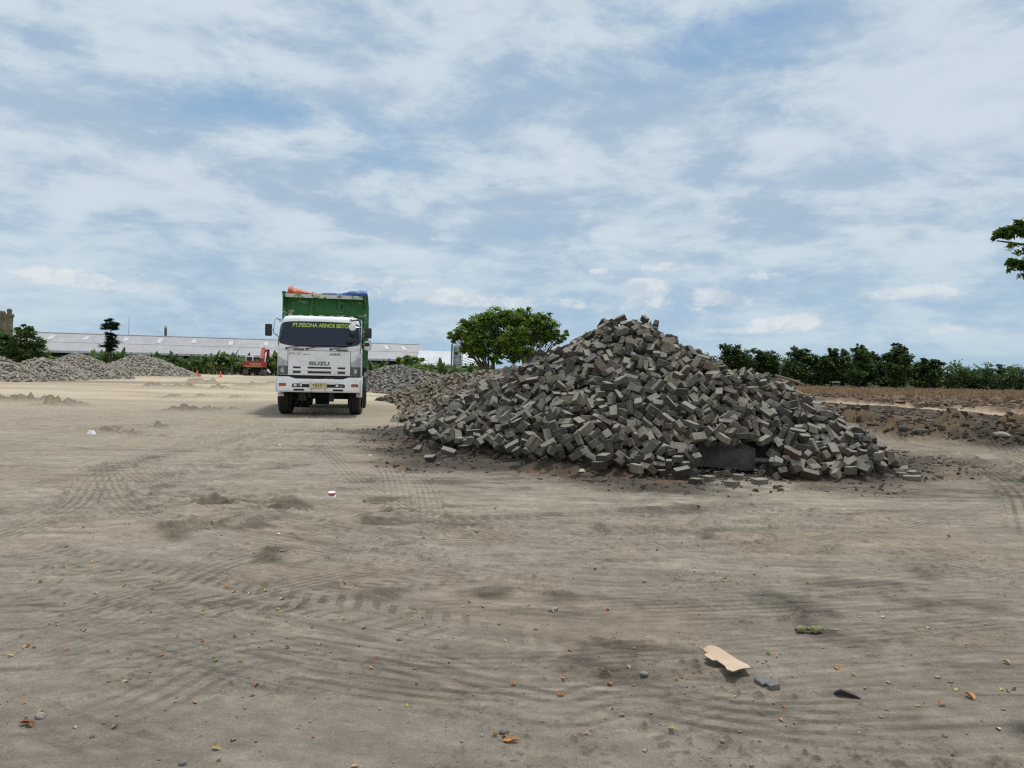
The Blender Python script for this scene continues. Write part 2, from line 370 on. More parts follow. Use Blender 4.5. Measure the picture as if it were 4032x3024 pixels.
for k in range(30):
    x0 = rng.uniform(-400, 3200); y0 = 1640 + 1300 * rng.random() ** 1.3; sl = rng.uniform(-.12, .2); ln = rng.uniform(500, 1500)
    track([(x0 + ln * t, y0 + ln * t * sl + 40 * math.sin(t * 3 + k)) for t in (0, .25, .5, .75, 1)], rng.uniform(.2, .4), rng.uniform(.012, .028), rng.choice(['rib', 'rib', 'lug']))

# low sand mounds pushed up by wheels
for mx, my, w, hh in [(60,868,130,.2),(132,876,110,.22),(15,866,80,.15),(370,860,60,.14),(400,888,90,.14),(468,886,90,.16),(515,860,50,.14),(440,858,50,.12),(280,935,50,.1),(345,925,55,.12),(285,1000,28,.10),(335,995,30,.08),(240,930,60,.1),
                      (1090,1020,70,.07),(1000,1005,80,.06),(960,985,60,.06),(400,838,70,.22),(480,842,60,.25),(540,836,70,.25),(330,836,60,.2),(440,826,80,.25),(580,832,60,.2),
                      (1690,1475,60,.05),(1800,1418,45,.05),(2120,1490,70,.07),(1890,1510,40,.05),(1090,1590,45,.05),(500,1485,70,.05),(330,1595,90,.05),(1150,1565,60,.05),(810,1478,80,.04)]:
    p = gp(mx * 1.8228, my * 1.8228); rx = w * 1.8228 * p.y / F / 2
    ry = max(rx * .45, p.y ** 2 / 1078 * .8)
    a = np.searchsorted(GY, p.y - 3 * ry); b = np.searchsorted(GY, p.y + 3 * ry)
    e = ((Xg[a:b] - p.x) / rx) ** 2 + ((Yg[a:b] - p.y) / ry) ** 2
    nz = fbm(Xg[a:b] * 2.2 / max(rx, .2), Yg[a:b] * 2.2 / max(ry, .1), int(mx), 3, .65)
    g = np.exp(-e * (.7 + .9 * nz)) * np.clip(nz * 2.6 - .8, 0, 1.2)
    H[a:b] += hh * g * (.3 if my > 945 else 1.7); dirt[a:b] = np.clip(dirt[a:b] + g * (2.2 if my < 945 else .25 * sstep(.4, .6, fbm(Xg[a:b] * 8, Yg[a:b] * 8, 17, 3, .6))) , 0, 1)

# the heap's own body and the loose earth round its foot
hp = heap(Xg, Yg); hp = hp - .75 * np.exp(-(((Xg - 3.13) / .62) ** 2) ** 2) * sstep(11.45, 11.2, Yg)
apron = sstep(-1.3, -.25, hp + .5 * (fbm(Xg * 1.1, Yg * 1.1, 91, 4, .6) - .5)) * (Yg < 30)
rough = fbm(Xg * 3.1, Yg * 3.1, 92, 4, .65)
H += apron * (rough - .35) * .14
heapm = (hp - .05 > H) & (Yg < 30)
H = np.where(Yg < 30, np.maximum(np.maximum(H, hp - .005 + .24 * (rough - .5)), .15 * sstep(-.42, .05, hp) * (.35 + 1.1 * rough) * (np.abs(Xg - 3.13) > .5)), H)
# loose earth on the right: dug berm left of the farm path, broken clods beyond it
xr = Xg; lineF = np.interp(xr, [4.5, 7.5, 9.0, 10.5, 20, 60], [24, 21, 17.6, 15.2, 12.0, 8])
pathc = np.interp(Yg, [20, 27, 31, 36, 41, 60], [19.5, 20.3, 20.5, 19.9, 18.2, 12]); pd = np.abs(Xg - pathc)
path = sstep(1.7, 1.1, pd + .6 * (fbm(Xg / 2, Yg / 2, 14, 2) - .5)) * sstep(22, 27, Yg) * sstep(47, 42, Yg)
zoneA = sstep(-1.2, .8, Yg - lineF + 1.6 * (fbm(Xg / 1.6, Yg / 1.6, 15, 3) - .5)) * sstep(4.2, 6.2, Xg + .1 * (Yg - 15)) * sstep(60, 48, Yg)
berm = zoneA * sstep(.5, 1.5, pd) * (Xg < pathc + 1.5)
edge = np.exp(-((Yg - lineF - 2.2) / 1.6) ** 2)
n3 = fbm(Xg / 1.1, Yg / 1.1, 16, 4, .6)
H += berm * (.16 * n3 + edge * .75 * np.clip(n3 * 1.6 - .35, 0, 1)) * (1 - path)
clod = zoneA * (Xg > pathc + 1.5)
H += clod * .35 * n3 * (1 - path)
H -= .0 * path

# ---- colours (linear albedo)
def c3(r, g, b): return np.array([r, g, b])
def mixc(a, b, t): return a * (1 - t[..., None]) + b * t[..., None]
patch = fbm(Xg / 2.6, Yg / 2.6, 101, 4, .6)
near = c3(.250, .213, .171); tan = c3(.290, .252, .198); yel = c3(.47, .395, .29); brn = c3(.225, .186, .142)
dk = c3(.060, .051, .041); field = c3(.20, .135, .085)
col = mixc(near[None, None], tan[None, None], sstep(3.2, 9.5, Yg + 1.5 * (patch - .5) - .35 * Xg * (Xg < 0)))
yl = sstep(17, 34, Yg + 7 * (fbm(Xg / 9, Yg / 9, 102, 3) - .5)) * sstep(4, -4, Xg)
col = mixc(col, yel[None, None], yl * (.35 + .65 * sstep(.35, .6, fbm(Xg / 7, Yg / 2.5, 103, 3))))
rb = sstep(2.5, 6.5, Xg + 1.5 * (patch - .5)) * sstep(2.5, 6, Yg)
col = mixc(col, brn[None, None], rb * .8)
col = mixc(col, c3(.30, .27, .22)[None, None], rb * sstep(.5, .62, fbm(ang * 4, wr * 3, 104, 3)) * .6)
col = mixc(col, c3(.155, .135, .11)[None, None], np.clip(sstep(.5, .75, patch) * .12 * sstep(9, 3, Yg), 0, 1))
reddish = sstep(.50, .68, fbm(Xg / 1.7, Yg / 1.3, 106, 4, .6)); col = mixc(col, col * c3(1.0, .93, .86), reddish * .55)
greyish = sstep(.55, .75, fbm(Xg / 1.3, Yg / 1.1, 107, 3)); col = mixc(col, col * c3(.95, .99, .97), greyish * .4)
col *= (1 + .34 * (streak * nearf)[..., None] + .45 * ((st3 * (1 - mixl) + st4 * mixl) * nearf)[..., None])  # streak hollows darkened, ridges lightened: relief shading put into the colour
col = mixc(col, col * .72, np.clip(crumb * 9, 0, 1) * sstep(12, 5, Yg))
col *= (1 + .5 * (fine * sstep(14, 5, Yg))[..., None])  # same for the fine relief: pits painted darker, as shade
col = mixc(col, col * .52, np.clip(dirt, 0, 1))  # dark soil of the mounds plus painted shade in the tracks
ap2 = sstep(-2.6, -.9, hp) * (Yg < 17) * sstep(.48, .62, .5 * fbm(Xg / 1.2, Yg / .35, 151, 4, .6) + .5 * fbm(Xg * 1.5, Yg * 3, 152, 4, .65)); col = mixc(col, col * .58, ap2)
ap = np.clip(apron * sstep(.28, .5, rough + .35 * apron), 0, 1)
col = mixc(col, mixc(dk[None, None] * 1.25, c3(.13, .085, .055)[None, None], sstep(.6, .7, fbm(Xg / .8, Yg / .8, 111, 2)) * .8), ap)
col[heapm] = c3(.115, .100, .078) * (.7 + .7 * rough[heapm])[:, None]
col = mixc(col, mixc(dk[None, None] * .95, c3(.13, .09, .055)[None, None], sstep(.45, .65, n3)), zoneA)
col = mixc(col, c3(.15, .105, .07)[None, None] * (.6 + .8 * n3)[..., None], clod * .8)
col = mixc(col, c3(.36, .28, .20)[None, None], path)
fieldm = sstep(-3, 3, Yg - np.interp(Xg, [8, 14, 26, 60], [85, 80, 58, 50]) + 8 * (fbm(Xg / 6, Yg / 6, 120, 2) - .5)) * sstep(6, 12, Xg)
col = mixc(col, field[None, None] * (.75 + .5 * fbm(Xg / 3, Yg / 3, 121, 3))[..., None], fieldm * sstep(125, 118, Yg))
gr = sstep(104, 110, Yg + 0 * Xg) * (Xg < 8) + sstep(118, 125, Yg) * (Xg >= 8)
col = mixc(col, c3(.05, .07, .03)[None, None], np.clip(gr, 0, 1))
col = mixc(col, col * .70, dash)  # crack shade painted into the colour along the cut dashes
# dark trodden soil in front of the far heaps
ft = np.exp(-((Yg - np.interp(Xg, [-40, -22, -10], [47, 52, 70])) / 3.2) ** 2) * (Xg < -8); col = mixc(col, c3(.19, .155, .115)[None, None], ft * .8)
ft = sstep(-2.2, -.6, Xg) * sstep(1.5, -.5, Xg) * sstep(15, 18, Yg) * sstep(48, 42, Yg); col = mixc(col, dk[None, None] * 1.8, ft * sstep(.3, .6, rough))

H[:, 0] -= .0
nr, ncg = H.shape
V = np.stack([Xg, Yg, H], -1).reshape(-1, 3)
idx = np.arange(nr * ncg).reshape(nr, ncg)
Fq = np.stack([idx[:-1, :-1], idx[:-1, 1:], idx[1:, 1:], idx[1:, :-1]], -1).reshape(-1, 4)

def ground_material():
    m = bpy.data.materials.new('sandy_ground'); m.use_nodes = True
    nt = m.node_tree; b = nt.nodes['Principled BSDF']; N = nt.nodes.new; Lk = nt.links.new
    b.inputs['Roughness'].default_value = .97; b.inputs['Specular IOR Level'].default_value = .15
    a = N('ShaderNodeAttribute'); a.attribute_name = 'col'; g = N('ShaderNodeNewGeometry')
    def noise(sc, det=6, ro=.65, vec=None):
        n = N('ShaderNodeTexNoise'); n.inputs['Scale'].default_value = sc; n.inputs['Detail'].default_value = det; n.inputs['Roughness'].default_value = ro
        Lk(vec or g.outputs['Position'], n.inputs['Vector']); return n.outputs['Fac']
    def rng_(v, a0, a1, b0, b1):
        r = N('ShaderNodeMapRange'); Lk(v, r.inputs['Value'])
        for k, q in zip(('From Min', 'From Max', 'To Min', 'To Max'), (a0, a1, b0, b1)): r.inputs[k].default_value = q
        return r.outputs['Result']
    def mul(p, q):
        k = N('ShaderNodeMath'); k.operation = 'MULTIPLY'; Lk(p, k.inputs[0]); Lk(q, k.inputs[1]); return k.outputs[0]
    mp = N('ShaderNodeMapping'); mp.inputs['Scale'].default_value = (.35, 1.6, 1); mp.inputs['Rotation'].default_value = (0, 0, .12); Lk(g.outputs['Position'], mp.inputs['Vector'])
    f = mul(rng_(noise(9, 9, .78), .3, .7, .76, 1.24), rng_(noise(85, 6, .8), .3, .7, .74, 1.26))
    f = mul(f, rng_(noise(4.5, 8, .7, mp.outputs[0]), .32, .68, .84, 1.16))
    vo = N('ShaderNodeTexVoronoi'); vo.inputs['Scale'].default_value = 38; Lk(g.outputs['Position'], vo.inputs['Vector'])
    f = mul(f, rng_(vo.outputs['Distance'], .04, .11, 1.3, 1.0))
    vm = N('ShaderNodeVectorMath'); vm.operation = 'SCALE'; Lk(a.outputs['Color'], vm.inputs[0]); Lk(f, vm.inputs['Scale']); Lk(vm.outputs[0], b.inputs['Base Color'])
    b1 = N('ShaderNodeBump'); b1.inputs['Strength'].default_value = .55; b1.inputs['Distance'].default_value = .03; Lk(noise(11, 9, .72), b1.inputs['Height'])
    b2 = N('ShaderNodeBump'); b2.inputs['Strength'].default_value = .9; b2.inputs['Distance'].default_value = .009; Lk(noise(90, 5, .7), b2.inputs['Height']); Lk(b1.outputs[0], b2.inputs['Normal'])
    Lk(b2.outputs[0], b.inputs['Normal']); return m
GM = ground_material()
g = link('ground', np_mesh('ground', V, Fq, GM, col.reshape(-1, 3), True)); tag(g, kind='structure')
# the flat land all round, just under the detailed sheet
t = MB(); t.add([(-9000, -9000, -.45), (9000, -9000, -.45), (9000, 9000, -.45), (-9000, 9000, -.45)], [(0, 1, 2, 3)])
tag(t.build('terrain', GM, colors=(.2, .18, .145)), kind='structure')

def gz(x, y):
    """height of the ground sheet"""
    i = int(np.clip(np.searchsorted(GY, y) - 1, 0, nr - 2)); ty = (y - GY[i]) / (GY[i + 1] - GY[i])
    def row(k):
        c = (x / half(GY[k]) + 1) / 2 * (NU - 1); c = min(max(c, 0), NU - 2); j = int(c); f = c - j
        return H[k, j] * (1 - f) + H[k, j + 1] * f
    return float(row(i) * (1 - ty) + row(i + 1) * ty)
def gpt(px, py, dz=0.0):
    """where the ground (or the heap's body) is met under a photo point"""
    d = ray(px, py); t = 1.5; dt = .05
    f = lambda t: CAMH + d.z * t - gz(d.x * t, d.y * t)
    while t < 300 and f(t) > 0: t += dt; dt = max(.05, t * .01)
    a, b = t - dt, t
    for _ in range(22):
        c = (a + b) / 2
        if f(c) > 0: a = c
        else: b = c
    x, y = d.x * b, d.y * b
    return Vector((x, y, gz(x, y) + dz))

# ================================================================= SKY AND SUN
def world():
    w = bpy.data.worlds.new('World'); bpy.context.scene.world = w; w.use_nodes = True
    nt = w.node_tree; nt.nodes.clear(); N = nt.nodes.new; Lk = nt.links.new
    out = N('ShaderNodeOutputWorld'); bg = N('ShaderNodeBackground'); Lk(bg.outputs[0], out.inputs[0]); bg.inputs['Strength'].default_value = .1
    sky = N('ShaderNodeTexSky'); sky.sky_type = 'NISHITA'; sky.sun_disc = False; sky.sun_elevation = R(SUN_EL); sky.sun_rotation = R(SUN_AZ)
    sky.air_density = 1.2; sky.dust_density = .6; sky.ozone_density = 1.5
    tc = N('ShaderNodeTexCoord'); D = tc.outputs['Generated']
    nm = N('ShaderNodeVectorMath'); nm.operation = 'NORMALIZE'; Lk(D, nm.inputs[0])
    sp = N('ShaderNodeSeparateXYZ'); Lk(nm.outputs[0], sp.inputs[0]); X, Y, Z = sp.outputs
    def m(op, a, b=None, c=None):
        k = N('ShaderNodeMath'); k.operation = op
        for i, q in enumerate((a, b, c)):
            if q is None: continue
            if isinstance(q, (int, float)): k.inputs[i].default_value = q
            else: Lk(q, k.inputs[i])
        return k.outputs[0]
    def rg(v, a0, a1, b0=0.0, b1=1.0, sm=True):
        r = N('ShaderNodeMapRange'); r.interpolation_type = 'SMOOTHSTEP' if sm else 'LINEAR'
        Lk(v, r.inputs['Value'])
        for k, q in zip(('From Min', 'From Max', 'To Min', 'To Max'), (a0, a1, b0, b1)): r.inputs[k].default_value = q
        return r.outputs['Result']
    def comb(x, y, z=0.0):
        c = N('ShaderNodeCombineXYZ')
        for i, q in enumerate((x, y, z)):
            if isinstance(q, (int, float)): c.inputs[i].default_value = q
            else: Lk(q, c.inputs[i])
        return c.outputs[0]
    def noise(v, sc, det=7, ro=.55, dis=0.0):
        n = N('ShaderNodeTexNoise'); n.inputs['Scale'].default_value = sc; n.inputs['Detail'].default_value = det; n.inputs['Roughness'].default_value = ro; n.inputs['Distortion'].default_value = dis
        Lk(v, n.inputs['Vector']); return n.outputs['Fac']
    def mix(f, a, b):
        x = N('ShaderNodeMix'); x.data_type = 'RGBA'
        for q, s in ((f, x.inputs['Factor']), (a, x.inputs[6]), (b, x.inputs[7])):
            if isinstance(q, (int, float)): s.default_value = q
            elif isinstance(q, tuple): s.default_value = (*q, 1)
            else: Lk(q, s)
        return x.outputs[2]
    az = m('ARCTAN2', X, Y); el = m('ARCSINE', Z)          # az 0 = straight ahead, el in radians
    # cloud sheet seen from below: flatten with height above the horizon
    zz = m('ADD', m('MAXIMUM', Z, 0.0), .13)
    P = comb(m('DIVIDE', X, zz), m('DIVIDE', Y, zz), 3.7)
    n1 = noise(P, .6, 9, .55, .25); n2 = noise(P, 2.3, 10, .62, .35)
    Q = comb(m('MULTIPLY', az, 3.6), m('MULTIPLY', el, 8.0), 1.3)
    n3 = noise(Q, 1.9, 10, .62, .25)
    cov = m('ADD', m('MULTIPLY', n1, .40), m('ADD', m('MULTIPLY', n2, .22), m('MULTIPLY', n3, .38)))
    def blob(px, py, sx, sy, amp):
        d = ray(px, py).normalized(); a0 = math.atan2(d.x, d.y); e0 = math.asin(d.z)
        u = m('DIVIDE', m('SUBTRACT', az, a0), sx / F); v = m('DIVIDE', m('SUBTRACT', el, e0), sy / F)
        q = m('ADD', m('MULTIPLY', u, u), m('MULTIPLY', v, v))
        return m('MULTIPLY', m('EXPONENT', m('MULTIPLY', q, -1.0)), amp)
    # thin and thick places of the sheet
    for b in [(2980,120,300,110,-.06),(2750,200,260,90,-.04),(3500,150,300,200,.06),(1000,430,330,110,-.13),(1560,620,200,70,-.08),(350,300,500,100,-.03),(3850,330,420,180,.16),(3100,700,700,140,.07),(3600,560,500,120,.08),(500,780,600,120,.08),(2000,820,500,100,.05),
              (250,950,600,70,.03),(1400,360,260,60,.12),(1280,270,140,60,.08),(300,60,500,100,-.02),(1900,100,500,120,.04),(150,500,380,160,.05),(900,700,400,90,.04),(2500,500,500,120,.03),(2700,980,420,50,.05)]:
        cov = m('ADD', cov, blob(*b))
    sheet = rg(cov, .27, .52)
    # colours x10 because the background strength is .1
    blue = mix(rg(el, .0, .5), (3.5, 5.35, 7.0), (2.2, 3.8, 6.2))
    blue = mix(.10, blue, sky.outputs[0])
    shade = rg(m('ADD', m('MULTIPLY', n2, .55), m('MULTIPLY', n3, .55)), .46, .66)
    cl_ = mix(shade, (4.0, 5.15, 6.5), (6.3, 7.25, 7.9))
    cl_ = mix(m('MULTIPLY', rg(cov, .50, .74), .8), cl_, (6.4, 7.2, 8.1))
    n4 = noise(P, 4.6, 10, .66, .2)
    cl_ = mix(m('MULTIPLY', rg(m('ADD', m('MULTIPLY', n4, .6), m('MULTIPLY', n1, .4)), .53, .68), .65), cl_, (7.3, 7.95, 8.5))
    c = mix(m('MULTIPLY', sheet, .93), blue, cl_)
    # pale band low down, then a darker blue belt at the horizon
    low = m('MULTIPLY', rg(el, .22, .05), .7)
    c = mix(low, c, mix(rg(n3, .36, .62), (3.75, 5.3, 6.9), (5.5, 6.75, 7.6)))
    c = mix(m('MULTIPLY', rg(el, .055, .0), .6), c, (3.3, 5.0, 6.4))
    # small bright heaped clouds low in the sky
    T = comb(m('MULTIPLY', az, 13.0), m('MULTIPLY', el, 24.0), 0.0)
    n5 = noise(T, 1.5, 9, .68, .3)
    s = None
    for b in [(330,1100,230,32,.30),(560,1135,170,14,.20),(190,1092,100,18,.2),(1500,1100,190,18,.27),(1650,1160,330,36,.24),(1950,1190,260,26,.24),(2360,1068,50,14,.30),(2520,1130,90,34,.40),(2650,1050,110,18,.36),(2850,1170,130,50,.28),(3080,1278,120,30,.36),(3150,1262,50,26,.30),(2880,1302,110,12,.32),(3620,1150,150,26,.30),(3700,1290,180,22,.24),(3000,1085,90,15,.25),(2500,1200,220,60,.18),(1300,1090,120,14,.2)]:
        x = blob(*b); s = x if s is None else m('ADD', s, x)
    cum = rg(m('ADD', m('MINIMUM', m('MULTIPLY', s, 1.25), .44), m('MULTIPLY', n5, .80)), .52, .72)
    c = mix(m('MULTIPLY', cum, .72), c, mix(rg(n5, .4, .65), (5.5, 6.4, 7.2), (7.9, 8.2, 8.3)))
    c = mix(rg(Z, .0, -.05), c, (1.6, 1.6, 1.5))
    # unseen sky behind the camera brightened, added to light faces turned towards it
    c = mix(m('MULTIPLY', rg(Y, .1, -.5), .75), c, (8.2, 8.5, 8.8))
    c = mix(m('MULTIPLY', rg(Z, .5, .9), .6), c, (7.6, 8.3, 9.3))
    Lk(c, bg.inputs['Color'])
SUN_EL, SUN_AZ = 69.0, 22.0      # azimuth clockwise from +Y (ahead)
world()
sd = bpy.data.lights.new('sun', 'SUN'); sd.energy = 2.75; sd.angle = R(6); sd.color = (1, .96, .89)
so = bpy.data.objects.new('sun', sd); C.objects.link(so)
sdir = Vector((math.sin(R(SUN_AZ)) * math.cos(R(SUN_EL)), math.cos(R(SUN_AZ)) * math.cos(R(SUN_EL)), math.sin(R(SUN_EL))))
so.rotation_euler = sdir.to_track_quat('Z', 'Y').to_euler(); so.location = (0, 0, 60)
sc = bpy.context.scene; sc.view_settings.view_transform = 'Standard'; sc.view_settings.look = 'None'; sc.view_settings.exposure = 0; sc.view_settings.gamma = 1
sc.cycles.use_denoising = False; sc.cycles.pixel_filter_type = 'BLACKMAN_HARRIS'; sc.cycles.filter_width = 1.25
sc.cycles.max_bounces = 5; sc.cycles.diffuse_bounces = 3; sc.cycles.glossy_bounces = 2; sc.cycles.transmission_bounces = 2; sc.cycles.sample_clamp_indirect = 4
# ================================================================= PAVING BLOCKS
def block_mesh(seed, broken=False):
    r = random.Random(seed); L, W_, T = .22, .11, .08
    bm = bmesh.new(); bmesh.ops.create_cube(bm, size=1)
    for v in bm.verts: v.co = Vector((v.co.x * L, v.co.y * W_, v.co.z * T))
    bmesh.ops.bevel(bm, geom=bm.edges[:], offset=.0045, segments=1, affect='EDGES')
    if broken:
        x = r.uniform(-.02, .06); n = Vector((1, r.uniform(-.5, .5), r.uniform(-.3, .3)))
        res = bmesh.ops.bisect_plane(bm, geom=bm.verts[:] + bm.edges[:] + bm.faces[:], plane_co=(x, 0, 0), plane_no=n, clear_outer=True)
        ed = [e for e in bm.edges if e.is_boundary]; bmesh.ops.contextual_create(bm, geom=ed)
    # knock off a corner or two
    for k in range(r.choice([0, 1, 1, 2])):
        c = Vector((r.choice([-1, 1]) * L / 2, r.choice([-1, 1]) * W_ / 2, r.choice([-1, 1]) * T / 2))
        n = Vector((c.x / L, c.y / W_ * r.uniform(.6, 1.4), c.z / T * r.uniform(.6, 1.4))).normalized()
        bmesh.ops.bisect_plane(bm, geom=bm.verts[:] + bm.edges[:] + bm.faces[:], plane_co=c - n * r.uniform(.015, .045), plane_no=n, clear_outer=True)
        ed = [e for e in bm.edges if e.is_boundary]
        if ed: bmesh.ops.contextual_create(bm, geom=ed)
    for v in bm.verts: v.co += Vector((r.uniform(-1, 1), r.uniform(-1, 1), r.uniform(-1, 1))) * .0012
    me = bpy.data.meshes.new('paving_block'); bm.to_mesh(me); bm.free(); return me
NV = 14
BROK = (2, 4, 9, 11, 12)
protos = [block_mesh(i, i in BROK) for i in range(NV)]
TONES = [(.098, .088, .073), (.074, .067, .057), (.120, .108, .090), (.050, .045, .039), (.158, .140, .112), (.088, .072, .054), (.205, .178, .132), (.10, .072, .052)]
TW = [6, 5, 4, 4, 3, 4, 2, 1]
hero = {}
def hero_mesh(v, t):
    if (v, t) not in hero:
        me = protos[v].copy(); ca = me.color_attributes.new('col', 'FLOAT_COLOR', 'POINT')
        ca.data.foreach_set('color', np.tile(np.array([*TONES[t], 1], 'f'), len(me.vertices))); me.materials.append(M['block']); hero[(v, t)] = me
    return hero[(v, t)]
